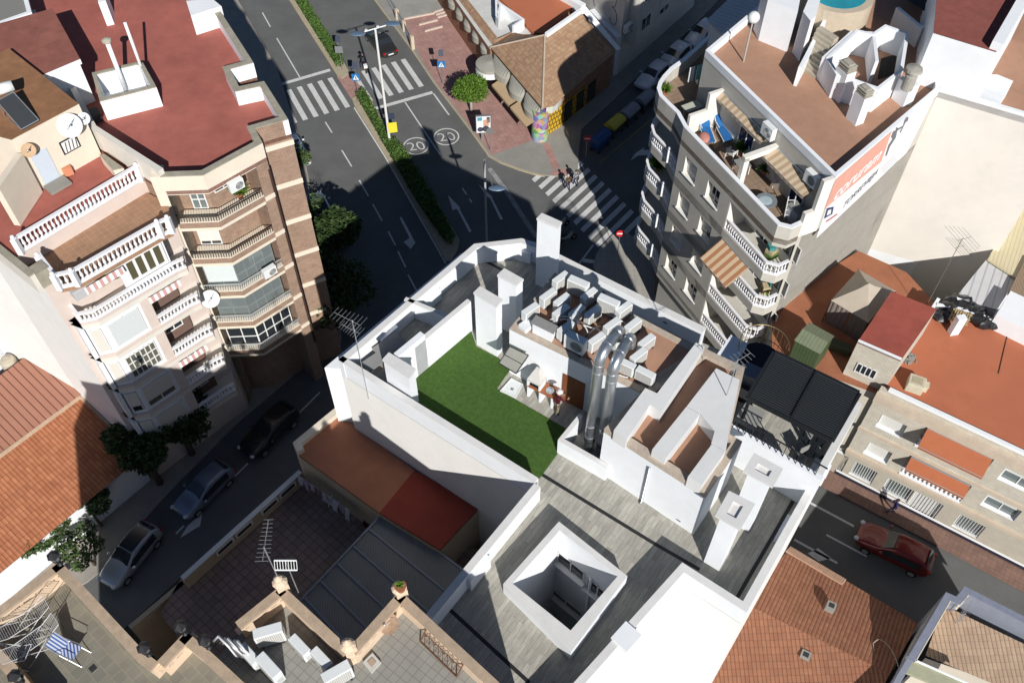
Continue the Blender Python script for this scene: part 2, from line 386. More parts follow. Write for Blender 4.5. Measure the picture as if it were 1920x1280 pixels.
def leaves(mb, c, r, n, s, shell=.35, flat=1.):
    c = Vector(c)
    for _ in range(n):
        d = Vector((random.gauss(0, 1), random.gauss(0, 1), random.gauss(0, 1))).normalized()
        k = random.uniform(shell, 1.)**.6; p = c + Vector((d.x*r[0]*k, d.y*r[1]*k, d.z*r[2]*k))
        a = Vector((random.gauss(0, 1), random.gauss(0, 1), random.gauss(0, .6)*flat)).normalized(); t = a.orthogonal().normalized()
        t = Matrix.Rotation(random.uniform(0, 2*PI), 3, a) @ t; q = s*random.uniform(.6, 1.3)
        mb.face([p-a*q, p+t*q*.42, p+a*q, p-t*q*.42])
def tree(name, label, base, clumps, n, s, lm, trunk_r=.14, bark=None, group=None, top=None, lean=(0, 0)):
    x, y, z = base; t = thing(name, label, 'tree', base, group); tr = MB(bark or BARK)
    cz = sum(c[2] for c, r in clumps)/len(clumps)
    fork = Vector((x+lean[0], y+lean[1], z+(cz)*.55)); tr.tube([(x, y, z-.1), (x+lean[0]*.4, y+lean[1]*.4, z+cz*.3), fork], [trunk_r*1.25, trunk_r, trunk_r*.75], 8)
    for c, r in clumps:
        e = Vector((x+c[0], y+c[1], z+c[2])); tr.tube([fork, fork.lerp(e, .5)+Vector((random.uniform(-.1, .1), random.uniform(-.1, .1), .1)), e], [trunk_r*.5, trunk_r*.35, trunk_r*.12], 6)
    tr.build('trunk', t, smooth=True)
    lv = MB(lm); tot = sum(r[0]*r[1]*r[2] for c, r in clumps)
    for c, r in clumps: leaves(lv, (x+c[0], y+c[1], z+c[2]), r, max(20, int(n*r[0]*r[1]*r[2]/tot)), s)
    lv.build('crown', t, normals=False); return t
def blob(n, rx, rz, z, r0):
    out = []
    for i in range(n):
        a = random.uniform(0, 2*PI); k = random.uniform(.2, 1.)**.5; out.append(((math.cos(a)*rx*k, math.sin(a)*rx*k, z+random.uniform(-1, 1)*rz), (r0*random.uniform(.7, 1.25),)*2+(r0*random.uniform(.55, .9),)))
    return out
# topiary ball by the crossing
q = P(884, 210, .13)
tree('street_tree', 'round clipped bright green tree on the pink paving', q, [((0, 0, 2.55), (1.55, 1.5, 1.0)), ((.35, .2, 2.9), (1.2, 1.2, .75)), ((-.4, -.2, 2.4), (1.25, 1.2, .8)), ((.5, -.3, 2.4), (1.15, 1.2, .75))], 5200, .115, LEAF, .13, BARKW)
def hedge(px, name, label, h=.75, n=5000):
    pl = PP(px); t = thing(name, label, 'hedge', v3(pl[0], 0)); lv = MB(LEAFH)
    cx0, cx1 = min(p.x for p in pl), max(p.x for p in pl); cy0, cy1 = min(p.y for p in pl), max(p.y for p in pl)
    def inside(x, y):
        k = False; j = len(pl)-1
        for i in range(len(pl)):
            if (pl[i].y > y) != (pl[j].y > y) and x < (pl[j].x-pl[i].x)*(y-pl[i].y)/(pl[j].y-pl[i].y)+pl[i].x: k = not k
            j = i
        return k
    i = 0
    while i < n:
        x, y = random.uniform(cx0, cx1), random.uniform(cy0, cy1)
        if not inside(x, y): continue
        i += 1; leaves(lv, (x, y, .2+h*random.uniform(.15, 1.)), (.12, .12, .1), 1, .13)
    st = MB(LEAFD); c = sum(pl, Vector((0, 0)))/len(pl); st.prism([c+(p-c)*.93 for p in pl], .1, .1+h*.7); st.build('inner_foliage', t); lv.build('foliage', t, normals=False)
hedge([(512, -60), (550.6, 0), (631, 128), (640, 131), (647, 122), (570, 0), (532, -60)], 'clipped_hedge', 'low clipped green hedge in sunlight up to the first crossing', .7, 5200)
hedge([(668, 185), (684, 178), (728, 262), (752, 281), (762, 293), (808, 366), (853, 449), (851, 460), (838, 462), (790, 395), (729, 291), (700, 240)], 'clipped_hedge', 'low hedge around the tall lamp post and running into shade', .75, 6500)
# dark street trees beside the parked cars, in the shade of the blocks
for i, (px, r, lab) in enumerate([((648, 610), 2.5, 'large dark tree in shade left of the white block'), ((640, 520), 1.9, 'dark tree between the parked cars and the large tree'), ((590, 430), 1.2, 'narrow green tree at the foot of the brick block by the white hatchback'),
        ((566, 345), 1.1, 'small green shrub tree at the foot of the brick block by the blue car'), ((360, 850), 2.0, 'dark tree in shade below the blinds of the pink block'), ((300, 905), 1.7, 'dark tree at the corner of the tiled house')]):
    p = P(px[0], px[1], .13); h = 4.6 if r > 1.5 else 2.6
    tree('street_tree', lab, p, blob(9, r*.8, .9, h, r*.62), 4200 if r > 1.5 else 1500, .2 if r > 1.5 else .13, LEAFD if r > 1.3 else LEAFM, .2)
for px, cl, lab in [((178, 1058), [(-1.2, .6), (-.2, 1.1), (.5, .2), (-.6, -.3), (.3, -.9)], 'feathery tree leaning over the footpath beside the silver car'),
                    ((118, 1010), [(-1., .4), (0, .8), (.6, -.2), (-.4, -.6)], 'feathery tree whose branches cross the tiled eaves'),
                    ((190, 985), [(-.5, .5), (.3, .9), (.7, 0)], 'small feathery tree beside the white house wall'),
                    ((88, 1048), [(-.4, .2), (.4, .3), (.1, -.4)], 'low green bush behind the corner lamp of the cream terrace')]:
    p = P(px[0], px[1], .13)
    tree('feathery_tree', lab, p, [((a*1.1, c*1.1, 2.4+random.uniform(-.5, .9)), (.75, .75, .35)) for a, c in cl], 1500, .14, LEAFM, .09)
# ================================================================== FACADE TOOLS
class Face:
    """an upright plane through two ground points; u runs along it, n points to the street side"""
    def __init__(s, A, B, flip=False):
        s.A = Vector(A[:2]); s.B = Vector(B[:2]); s.d = (s.B-s.A).normalized(); s.L = (s.B-s.A).length
        n = Vector((-s.d.y, s.d.x)); s.n = n if n.dot(-s.A) > 0 else -n
        if flip: s.n = -s.n
    def at(s, u, z, o=0.): q = s.A+s.d*u+s.n*o; return Vector((q.x, q.y, z))
    def px(s, x, y):
        w = V(x, y, s.A, s.B); return (w.xy-s.A).dot(s.d), w.z
    def off(s, o): return Face(s.A+s.n*o, s.B+s.n*o)
    def quad(s, mb, u0, u1, z0, z1, o=0.): return mb.face([s.at(u0, z0, o), s.at(u1, z0, o), s.at(u1, z1, o), s.at(u0, z1, o)])
    def box(s, mb, u0, u1, z0, z1, o0, o1):
        a = s.at(u0, z0, o0); return mb.obox(a, s.at(u1, z0, o0)-a, s.at(u0, z0, o1)-a, (0, 0, z1-z0))
    def holed(s, mb, u0, u1, z0, z1, holes, depth, reveal=None, o=0.):
        m0 = mb.ms[mb.cur]
        loops = [[Vector((u0, z0, 0)), Vector((u1, z0, 0)), Vector((u1, z1, 0)), Vector((u0, z1, 0))]] + [[Vector((a, c, 0)), Vector((b, c, 0)), Vector((b, e, 0)), Vector((a, e, 0))] for a, b, c, e in holes]
        al = [p for l in loops for p in l]
        mb.faces([s.at(p.x, p.y, o) for p in al], [tuple(t) for t in tessellate_polygon(loops)])
        if reveal: mb.use(reveal)
        for a, b, c, e in holes:
            for p, q in (((a, c), (b, c)), ((b, c), (b, e)), ((b, e), (a, e)), ((a, e), (a, c))):
                mb.face([s.at(*p, o), s.at(*q, o), s.at(*q, o-depth), s.at(*p, o-depth)])
        mb.use(m0)
    def window(s, parent, u0, u1, z0, z1, o=-.2, fr=WFRAME, gl=GLASS, nx=2, nz=1, w=.06, shutter=0., sm=SHUT, name='window', label=None, sill=0.):
        f = MB(fr); t = .05
        for i in range(nx+1):
            u = u0+(u1-u0-w)*i/nx; s.box(f, u, u+w, z0, z1, o, o+t)
        for i in range(nz+1):
            z = z0+(z1-z0-w)*i/nz; s.box(f, u0+w*.5, u1-w*.5, z, z+w, o+.004, o+t-.004)
        if sill: s.box(f, u0-.08, u1+.08, z0-.07, z0-.005, o+.01, sill)
        k = f.build(name, parent); tag(k, label)
        g = MB(gl); s.quad(g, u0, u1, z0, z1, o+.012); g.build('pane', k)
        if shutter > 0:
            h = MB(sm); s.box(h, u0+w, u1-w, z1-(z1-z0)*shutter, z1-.01, o+.03, o+t+.01); h.build('shutter', k)
        return k
def baluster_mesh(h, r=.055, m=None, n=7):
    b = MB(m or BALW); b.lathe((0, 0, 0), [(r, 0), (r*.9, h*.08), (r*.5, h*.16), (r*1.15, h*.36), (r*.9, h*.5), (r*.45, h*.72), (r*.8, h*.86), (r, h*.92), (r, h)], n); return b
BALW = mat('white_baluster', (.80, .80, .82), .8, .04, 4., bump=0.)
def balustrade(parent, pts, z, h=.95, step=.2, m=None, individual=True, rail=.16, r=.06, posts=True, name='balustrade', finial=True):
    m = m or BALW; rb = MB(m)
    pts = [Vector(p[:2]) for p in pts]
    rb.strip([p for p in pts], rail, z, z+.12); rb.strip([p for p in pts], rail, z+h-.12, z+h)
    if posts:
        for p in pts:
            rb.box(p.x, p.y, z, rail*1.35, rail*1.35, h+.06)
            if finial: rb.ball((p.x, p.y, z+h+.18), .11, n=8, m=6)
    k = rb.build(name, parent); proto = None; mb = baluster_mesh(h-.24, r, m)
    allb = MB(m)
    for a, b in zip(pts, pts[1:]):
        d = (b-a); L = d.length; d.normalize(); nn = Vector((-d.y, d.x))*rail*.5; c = max(1, int(L/step))
        for i in range(c):
            q = a + d*((i+.5)*L/c) + nn
            if individual:
                if proto is None:
                    proto = mb.build('baluster', k); proto.location = (q.x-BASE[k.name].x, q.y-BASE[k.name].y, z+.12-BASE[k.name].z); PB = proto
                    # mesh was written relative to the thing's base: bring it back to its own foot
                    for v in proto.data.vertices: v.co += BASE[k.name]
                else:
                    o = proto.copy(); C.objects.link(o); o.location = (q.x-BASE[k.name].x, q.y-BASE[k.name].y, z+.12-BASE[k.name].z)
            else:
                allb.faces([(v[0]+q.x, v[1]+q.y, v[2]+z+.12) for v in mb.v], mb.f)
    if not individual: tag(allb.build('balusters', k), kind='stuff')
    return k
# ================================================================== THE WHITE BLOCK
T, PZ = 18.2, 19.4
OUT = PP([(634, 674), (889, 457), (978, 446.6), (1006, 455), (1324, 614), (1455, 666), (1617, 757), (1400, 1147), (1283, 1072), (1007, 1380), (608, 1380), (1002, 905)], PZ)
WOUT = PP([(943.4, 1094), (1048, 977), (1176.5, 1079), (1071, 1221)], 19.1); WIN_ = PP([(961, 1093), (1049.7, 994), (1158, 1079.5), (1070, 1181)], 19.1)
wb = thing('apartment_building', 'white apartment block with a turf terrace, light well and rows of rooftop condensers', 'building', v3(OUT[0], 0))
bd = MB(PARTY); bd.prism(OUT, 0, T-.02, top=False)
bd.use(WHITE)
for i in range(4):
    a, b = WIN_[i], WIN_[(i+1) % 4]; bd.face([v3(a, 7), v3(b, 7), v3(b, T), v3(a, T)])
bd.use(CONC); bd.sheet(WIN_, 7.); bd.build('walls', wb)
PLA = angle(P2(1412, 1060, T), P2(1484, 937, T))
fl = MB(PLANK, PLA); fl.sheet(OUT, T, [WIN_]); fl.build('terrace_floor', wb)
ring = MB(WHITE)
for i in range(4):
    j = (i+1) % 4; o0, o1, i0, i1 = WOUT[i], WOUT[j], WIN_[i], WIN_[j]
    ring.face([v3(o0, T), v3(o1, T), v3(o1, 19.1), v3(o0, 19.1)]); ring.face([v3(i0, T), v3(i1, T), v3(i1, 19.1), v3(i0, 19.1)])
    ring.use(CAP); ring.face([v3(o0, 19.1), v3(o1, 19.1), v3(i1, 19.1), v3(i0, 19.1)]); ring.use(WHITE)
ring.build('light_well', wb)
FW = Face(WIN_[1], WIN_[2])
if FW.n.dot(WIN_[0]-WIN_[1]) < 0: FW.n = -FW.n
for px, w, h in (((1071, 1061), 1.5, 1.0), ((1121, 1106), 1.2, 1.0), ((1062, 1128), 1.9, .6)):
    u, z = FW.px(*px); FW.window(wb, u-w/2, u+w/2, z-h/2, z+h/2, o=.01, nx=2, sill=.25)
pp = MB(WHITE); u, z = FW.px(1104, 1120); pp.cyl(FW.at(u, 7.2, .09), FW.at(u, z+2.2, .09), .07, n=8); pp.build('downpipe', wb, smooth=True)
# parapets
pa = MB(WHITE); CP = MB(CAP)
def par(pts, t=.32, z0=T, z1=PZ, b=None):
    (b or pa).strip(pts, t, z0, z1-.05); CP.strip(pts, t, z1-.05, z1)
par([OUT[0], OUT[1], OUT[2], OUT[3], OUT[4]], -.32); par([OUT[11], OUT[0]], -.30)
par([OUT[10], OUT[11]], -.32); par([OUT[6], OUT[7], OUT[8], OUT[9]], -.32)
pa.build('parapet', wb); CP.build('coping', wb)
# parapet plinths that step up beside the posts
st = MB(WHITE)
for a, b, t in ((0, 1, .30), (0, 1, .62), (2, 3, .2)):
    p = OUT[a].lerp(OUT[b], t); d = (OUT[b]-OUT[a]).normalized(); n = Vector((d.y, -d.x)); st.box(p.x+n.x*.33, p.y+n.y*.33, T+.005, 1.1, .36, .75, math.atan2(d.y, d.x))
p = OUT[10].lerp(OUT[11], .66); d = (OUT[11]-OUT[10]).normalized(); n = Vector((d.y, -d.x)); st.box(p.x+n.x*.30, p.y+n.y*.30, T+.005, 1.3, .42, 1.0, math.atan2(d.y, d.x))
p = OUT[8].lerp(OUT[9], .42); d = (OUT[9]-OUT[8]).normalized(); n = Vector((d.y, -d.x)); st.box(p.x, p.y, T+.3, .9, .8, 1.0, math.atan2(d.y, d.x))
p = OUT[6].lerp(OUT[7], .62); st.box(p.x-.2, p.y+.1, T+.01, .5, .9, 1.05, angle(OUT[6], OUT[7])+PI/2)
st.build('parapet_plinth', wb)
sl = MB(BLACKM)
def slot(F, x, y, w=.22, h=.07):
    u, z = F.px(x, y); F.box(sl, u-w/2, u+w/2, z-h/2, z+h/2, -.02, .006)
# bay over the street
by = MB(WHITE); by.prism(PP([(608, 688), (864, 474), (896, 466), (640, 690)], 18.2), 3.5, 18.15); by.build('street_bay', wb)
# inner partition between the narrow terrace and the turf
tw = MB(WHITE); ZP = T+1.7
FT = PP([(784.5, 705.5), (886, 619)], T); zc = ZAT(882, 566, v3(P2(885, 620, T), 0)); tw.strip(FT, .25, T, zc-.05); tw.use(CAP); tw.strip(FT, .25, zc-.05, zc)
tw.use(WHITE); q = FT[0]; dn = (FT[0]-FT[1]).normalized(); tw.strip([q+dn*1.0, q-dn*.7], .3, T, zc+.35)
cw = PP([(757.6, 561.7), (838, 594.6)], PZ); tw.strip(cw, .2, T, PZ-.05); tw.use(CAP); tw.strip(cw, .2, PZ-.05, PZ); tw.build('partition_wall', wb)
# turf
LAWN = [(784.5, 705.5), (883.6, 621.5), (893.7, 650), (935.7, 672), (956, 694), (931.5, 729), (1060.5, 803), (1046, 850), (1013, 895)]
lp = PP(LAWN, T); inner = [OUT[11]+(OUT[0]-OUT[11]).normalized()*.35, OUT[0]+(OUT[11]-OUT[0]).normalized()*3.2]
n11 = Vector((-(OUT[0]-OUT[11]).y, (OUT[0]-OUT[11]).x)).normalized(); n11 = n11 if n11.dot(lp[1]-OUT[0]) > 0 else -n11
lw = MB(TURF); lw.prism(lp + [inner[0]+n11*.3, inner[1]+n11*.3], T+.004, T+.035)
lw.build('lawn', wb)
def dl(name, px, w=.16):
    b = MB(DRAIN); b.strip(PP(px, T), w, T+.002, T+.006); return b.build(name, wb)
dl('floor_drain', [(1015, 892), (1220, 1018), (1310, 1070)]); dl('floor_drain', [(1484, 937), (1376, 1122)]); dl('floor_drain', [(840, 1144), (990, 1282)]); dl('floor_drain', [(904, 489), (944, 510)])
# chimney stacks
def stack(top, base, ztop_px, name='chimney', zt=None, cap=.14, bz=T, b0=None):
    bq = P(base[0], base[1], bz); zt = zt or ZAT(ztop_px[0], ztop_px[1], bq); pl = PP(top, zt); c = sum(pl, Vector((0, 0)))/4
    b = MB(WHITE); b.prism([c+(p-c)*.93 for p in pl], b0 if b0 is not None else bz, zt-cap); b.use(CAP); b.prism(pl, zt-cap, zt)
    return b.build(name, wb), zt
_, z2 = stack([(900, 536), (943, 561), (931, 574), (887.5, 548)], (935.7, 672), (931, 576))
stack([(945.6, 502.5), (982, 523), (968.75, 534), (932, 515)], None, None, zt=z2) if False else None
b = MB(WHITE); pl = PP([(945.6, 502.5), (982, 523), (968.75, 534), (932, 515)], z2); c = sum(pl, Vector((0, 0)))/4; b.prism([c+(p-c)*.93 for p in pl], T, z2-.14); b.use(CAP); b.prism(pl, z2-.14, z2); b.build('chimney', wb)
stack([(729, 660), (779.5, 690.4), (767.7, 707), (716.6, 673.6)], (787.4, 753), (779.5, 691))
b = MB(WHITE); pl = PP([(1016, 399), (1054, 416), (1046.5, 426), (1006, 409)], 23.0); c = sum(pl, Vector((0, 0)))/4; b.prism([c+(p-c)*.93 for p in pl], T, 22.86); b.use(CAP); b.prism(pl, 22.86, 23.0); b.build('chimney', wb)
def hollow(top, base, ztp):
    bq = P(base[0], base[1], T); zt = ZAT(ztp[0], ztp[1], bq); pl = PP(top, zt); c = sum(pl, Vector((0, 0)))/4; b = MB(WHITE)
    b.prism([c+(p-c)*.97 for p in pl], T, zt-.16); b.use(CAP); b.prism(pl, zt-.16, zt-.1); b.strip(pl, .17, zt-.1, zt, True); b.strip(pl, -.17, zt-.1, zt, True)
    b.build('chimney', wb)
hollow([(1371, 929), (1405, 946), (1384, 982), (1352, 964)], (1319.5, 1055), (1352, 965)); hollow([(1418, 858), (1458, 880), (1445, 903), (1404, 881)], (1404, 998), (1445, 903))
# ---- stair tower carrying the condensers
ZR = 21.6
a_, b_, c_, d_ = PP([(955, 616), (1200, 735), (1322, 659), (1040, 511)], ZR)
ph = MB(WHITE); ph.prism([a_, b_, c_, d_], T, ZR-.06, top=False); ph.use(ROOFBROWN); ph.sheet([a_, b_, c_, d_], ZR-.03)
ph.use(BEIGE_EDGE); ph.strip([a_, b_, c_, d_], .32 if (b_-a_).cross(c_-a_) > 0 else -.32, ZR-.06, ZR, True); pht = ph.build('stair_tower', wb)
FA = Face(a_, b_)
dr = MB(WOOD); u0, z0 = FA.px(1053, 762); u1, z1 = FA.px(1086, 780); FA.box(dr, FA.px(1055, 720)[0], FA.px(1055, 720)[0]+1.15, T+.02, T+2.08, .004, .05); dob = dr.build('door', pht)
sg = MB(WHITE); sg.box(0, 0, 0, .001, .001, .001)
wl = MB(WHITE); npts = PP([(1086, 775), (1046, 824), (1138, 877)], T+1.12); wl.strip(npts, .2, T, T+1.07); wl.use(CAP); wl.strip(npts, .2, T+1.07, T+1.12); wl.build('niche_wall', wb)
# ---- second roof tower with white kerbs
ZB = 21.75
PB_ = PP([(1133, 803), (1325, 927), (1392, 827), (1368, 813), (1397, 688), (1322, 653), (1205, 733)], ZB)
pb = MB(WHITE); pb.prism(PB_, T, ZB-.3, top=False); pb.use(ROOFBROWN); pb.sheet(PB_, ZB-.28)
pb.use(BEIGE_EDGE); pb.strip(PB_, .34 if (PB_[1]-PB_[0]).cross(PB_[2]-PB_[1]) > 0 else -.34, ZB-.3, ZB, True); pbt = pb.build('roof_tower', wb)
kb = MB(mat('pale_roof_kerb', (.70, .70, .69), .9, .06, 2., .12, bump=.06))
for pxs in ([(1151, 806), (1210, 727), (1232, 737), (1305, 642), (1321, 650), (1240, 772), (1219, 758), (1175, 822)],
            [(1223, 842), (1287, 762), (1312, 776), (1248, 859)], [(1290, 893), (1335, 832), (1360, 846), (1316, 908)],
            [(1288, 761), (1343, 690), (1387, 712), (1367, 808), (1361, 845), (1334, 831), (1340, 808), (1313, 775)]):
    kb.prism(PP(pxs, 22.25), ZB-.3, 22.25)
kb.build('roof_kerb', wb)
dp = MB(STEEL); FB = Face(PB_[0], PB_[1]); u, z = FB.px(1218, 880); dp.tube([FB.at(u, ZB-.6, .07), FB.at(u, T+.1, .07), FB.at(u, T+.06, .22)], .055, 8); dp.build('downpipe', wb, smooth=True)
for x, y in ((1150, 905), (1272, 975)): slot(FB, x, y)
for F_, pts in ((Face(OUT[11]+Vector((.32, 0)), OUT[10]+Vector((.32, 0))), [(967, 978), (847, 1122)]), (FA, [])):
    for x, y in pts: slot(F_, x, y)
FN = Face(OUT[3], OUT[4], flip=False).off(.33)
for x, y in ((1021, 492), (1133, 548), (1247, 605)): slot(FN, x, y)
sl.build('drain_slot', wb)
# ---- wall with a black railing in front of the louvred pergola
wz = ZAT(1466, 859, P(1444, 912, T)); ra, rbb = P2(1353.5, 794, wz), P2(1540, 901, wz)
w2 = MB(WHITE); w2.strip([ra, rbb], .25 if Face(ra, rbb).n.dot(Vector((-(rbb-ra).y, (rbb-ra).x))) < 0 else -.25, T, wz); w2.build('terrace_wall', wb)
rl = MB(BLACKM); L = (rbb-ra).length; d = (rbb-ra).normalized(); n_ = Face(ra, rbb).n*-.12
for i in range(int(L/.3)):
    q = ra+d*(.15+i*.3)+n_; rl.box(q.x, q.y, wz, .03, .05, .75, math.atan2(d.y, d.x))
rl.strip([ra+n_, rbb+n_], .05, wz+.75, wz+.8); rl.build('railing', wb)
# hatch and curved railing over the stairwell
hb = MB(WHITE); q = P2(1368, 668, T); hb.box(q.x, q.y, T+.01, 1.6, .9, .55, PLA); hb.build('stair_hatch', wb)
cr = MB(mat('brass_railing', (.28, .22, .11), .5, .1, metal=.6)); cc = P2(1424, 674, T); arc = [cc+Vector((math.cos(a), math.sin(a)))*1.15 for a in [R(-20+k*13) for k in range(16)]]
cr.tube([v3(p, T+1.3) for p in arc], .025, 6); cr.tube([v3(p, T+.25) for p in arc], .02, 6)
for p in arc: cr.cyl(v3(p, T), v3(p, T+1.3), .014, n=5)
cr.build('curved_railing', wb)
wellh = MB(plain('stairwell_dark', (.02, .02, .03), .9)); wellh.lathe((cc.x, cc.y, T+.004), [(1.05, 0), (1.05, .006)], 20); wellh.build('stairwell', wb)
# ================================================================== THINGS ON THE WHITE BLOCK
UR = angle(P2(1036, 522, 22.3), P2(1066, 501, 22.3)); DR = angle(a_, b_)
def make_ac(w=.86, d=.33, h=.64, fan=.24):
    t = thing('condenser_unit', 'white condenser unit', 'condenser unit'); b = MB(PLASTIC)
    b.box(0, 0, .1, w, d, h); b.build('casing', t, bevel=.02)
    f = MB(plain('fan_shadow', (.10, .10, .10), .7)); f.cyl((-w*.14, d/2-.005, .1+h*.5), (-w*.14, d/2+.006, .1+h*.5), fan, n=24); fo = f.build('fan_grille', t)
    r = MB(PLASTIC)
    for k in range(4): 
        pts = [(-w*.14+math.cos(2*PI*i/20)*fan*(k+1)/4, d/2+.012, .1+h*.5+math.sin(2*PI*i/20)*fan*(k+1)/4) for i in range(21)]; r.tube(pts, .008, 4)
    for k in range(4): r.box(-w*.14, d/2+.012, .1+h*.5-.01, .02, .01, .02)
    r.build('grille_rings', fo)
    g = MB(GRILLE); g.box(0, -d/2-.003, .1+h*.08, w*.86, .012, h*.84); g.build('coil_panel', t)
    k = MB(RUBBER); k.box(-w*.35, 0, 0, .08, d*1.1, .1); k.box(w*.35, 0, 0, .08, d*1.1, .1); k.build('feet', t)
    s = MB(plain('service_cover', (.55, .56, .56), .5)); s.box(w/2+.008, 0, .2, .02, d*.6, h*.45); s.build('service_cover', t)
    return t
AC = Proto(make_ac()); ACL = Proto(make_ac(1.0, .38, .86, .30)); GA = 'condenser units on the stair tower roof'
BASE_Z = ZR-.02
for pr, x, y, rot, lab in [
    (AC, 1051.6, 519, UR, 'white condenser at the far left end of the back row by the parapet'), (ACL, 1085, 527, DR, 'tall condenser turned crosswise second along the back row'),
    (AC, 1028, 551, UR, 'condenser just behind the one on a white plinth'), (AC, 1054, 560, UR, 'condenser in front of the back row leftmost one'),
    (AC, 1105, 550, UR, 'condenser right of the tall crosswise one in the back row'), (AC, 1052, 581, UR, 'half hidden condenser with a clipped corner behind the white hoses'),
    (AC, 1081.6, 582, UR, 'condenser in the middle of the cluster just above the white hose arc'), (ACL, 1141.6, 562, DR, 'low crosswise condenser near the parapet right of centre'),
    (AC, 1112.5, 583, UR, 'condenser left of the crosswise one near the parapet'), (AC, 1170, 576, UR, 'tall looking condenser rightmost of the back row'),
    (AC, 995, 578, UR, 'condenser on a white plinth at the left corner of the roof'), (AC, 1148, 606, UR, 'condenser left of a tangle of white pipes'),
    (AC, 1187.5, 606, UR, 'condenser right of a tangle of white pipes'), (AC, 1061.7, 612, UR, 'condenser beside the grey topped box'),
    (ACL, 1080, 632, DR+PI, 'large condenser with its fan facing the turf terrace'), (AC, 1119, 634, UR, 'shaded condenser just left of the steel ducts'),
    (AC, 1164, 634, UR, 'condenser behind the bends of the steel ducts'), (AC, 1213, 637, UR, 'condenser standing alone on the open brown roof at right'),
    (AC, 1198, 663, UR, 'second from the front in the right hand row of condensers'), (AC, 1174, 680, DR, 'condenser showing its coil right of the duct bends'),
    (AC, 1211, 697, DR, 'nearest condenser at the right showing its whole coil')]:
    h = .96 if pr is ACL else .74; q = P(x, y, BASE_Z+h); pr.at((q.x, q.y, BASE_Z+(.02)), rot+random.uniform(-.04, .04), lab, GA)
t = thing('plinth', 'white concrete plinth under the leftmost roof condenser', 'plinth', P(995, 608, BASE_Z)); b = MB(WHITE); q = P2(993, 604, BASE_Z+.2); b.box(q.x, q.y, BASE_Z, .95, .5, .22, UR); b.build('block', t, bevel=.02)
t = thing('vent_box', 'white roof vent box with a flat grey concrete lid', 'vent', P(1050, 605, BASE_Z)); pl = PP([(1004, 604), (1024, 590), (1065, 613), (1062, 625)], BASE_Z+.75)
pl = PP([(995, 604), (1005, 590), (1046, 611), (1038, 625)], BASE_Z+.75); b = MB(mat('grey_lid', (.30, .29, .28), .9, .15, 8.)); b.prism(pl, BASE_Z+.68, BASE_Z+.75); b.build('lid', t)
c = sum(pl, Vector((0, 0)))/4; b = MB(WHITE); b.prism([c+(p-c)*.86 for p in pl], BASE_Z, BASE_Z+.679); b.build('box', t)
HOSE = plain('white_hose', (.70, .70, .70), .6); HOSED = plain('dark_hose', (.08, .08, .09), .7)
def hose(px, z, m, lab, r=.022, name='hose'):
    b = MB(m); pts = [P(x, y, z+dz) for x, y, dz in px]; sm = []
    for i in range(len(pts)-1):
        p0, p1, p2, p3 = pts[max(i-1, 0)], pts[i], pts[i+1], pts[min(i+2, len(pts)-1)]
        for k in range(5):
            s = k/5; sm.append(.5*((2*p1)+(p2-p0)*s+(2*p0-5*p1+4*p2-p3)*s*s+(3*p1-p0-3*p2+p3)*s**3))
    b.tube(sm+[pts[-1]], r, 6); o = b.build(name, loc=pts[0], smooth=True, label=lab, cat='hose'); return o
hose([(1030, 600, .3), (1050, 593, .6), (1075, 597, .6), (1098, 614, .5), (1106, 640, .2)], BASE_Z, HOSE, 'white hose arching over the middle of the condensers', .03)
hose([(1034, 606, .2), (1056, 598, .5), (1084, 606, .5), (1130, 622, .3), (1150, 634, .2)], BASE_Z, HOSE, 'longer white hose running from the grey topped box to the ducts', .03)
hose([(1150, 640, .1), (1142, 615, .5), (1158, 600, .6), (1176, 612, .3), (1170, 640, .1)], BASE_Z, HOSE, 'tangled white pipe between two condensers near the ducts', .03)
hose([(1160, 702, .05), (1175, 707, .05), (1188, 704, .05), (1192, 695, .05)], BASE_Z, HOSE, 'white pipe on the roof between the two nearest condensers', .03)
hose([(1036, 630, .08), (1060, 645, .08), (1085, 660, .08), (1112, 676, .08)], BASE_Z, HOSED, 'dark hose along the roof edge above the brown door', .03)
hose([(1090, 640, .3), (1112, 618, .5), (1135, 606, .4)], BASE_Z, HOSED, 'short dark hose behind the fan condenser', .025)
hose([(1010, 570, .2), (1025, 558, .5), (1040, 566, .2), (1050, 575, .1)], BASE_Z, HOSED, 'dark pipe between the left condensers', .025)
# steel ducts
def duct(base, top, endp, lab):
    q = P(base[0], base[1], T); zt = ZAT(top[0], top[1], q); t = thing('exhaust_duct', lab, 'duct', q, 'steel exhaust ducts'); b = MB(STEEL); r = .23
    e = P(endp[0], endp[1], zt+.15); d = Vector((e.x-q.x, e.y-q.y, 0)).normalized(); pts = [Vector((q.x, q.y, T)), Vector((q.x, q.y, zt-.5))]
    bend = [Vector((q.x, q.y, zt-.5)) + d*(.55*(1-math.cos(a))) + Vector((0, 0, .55*math.sin(a))) for a in [R(k) for k in (15, 30, 45, 60, 75, 90)]]
    end = bend[-1]+d*.75; b.tube(pts+bend+[end], r, 18); 
    drop = [end + d*(.4*math.sin(a)) - Vector((0, 0, .4*(1-math.cos(a)))) for a in [R(k) for k in (15, 35, 55, 75, 90)]]; b.tube([end]+drop+[drop[-1]-Vector((0, 0, .35))], r, 18); b.build('pipe', t, smooth=True)
    s = MB(plain('duct_seam', (.75, .77, .78), .3, .8))
    for z in (T+1.2, T+2.1, zt-1.0, zt-.5): s.cyl((q.x, q.y, z), (q.x, q.y, z+.05), r+.012, n=18)
    s.cyl(bend[-1], bend[-1]+d*.05, r+.012, n=18); s.build('seams', t)
    k = MB(BLACKM); k.cyl(Vector((q.x, q.y, T+.9)), Vector((q.x, q.y, T+.94)), r+.03, n=14); k.build('bracket', t)
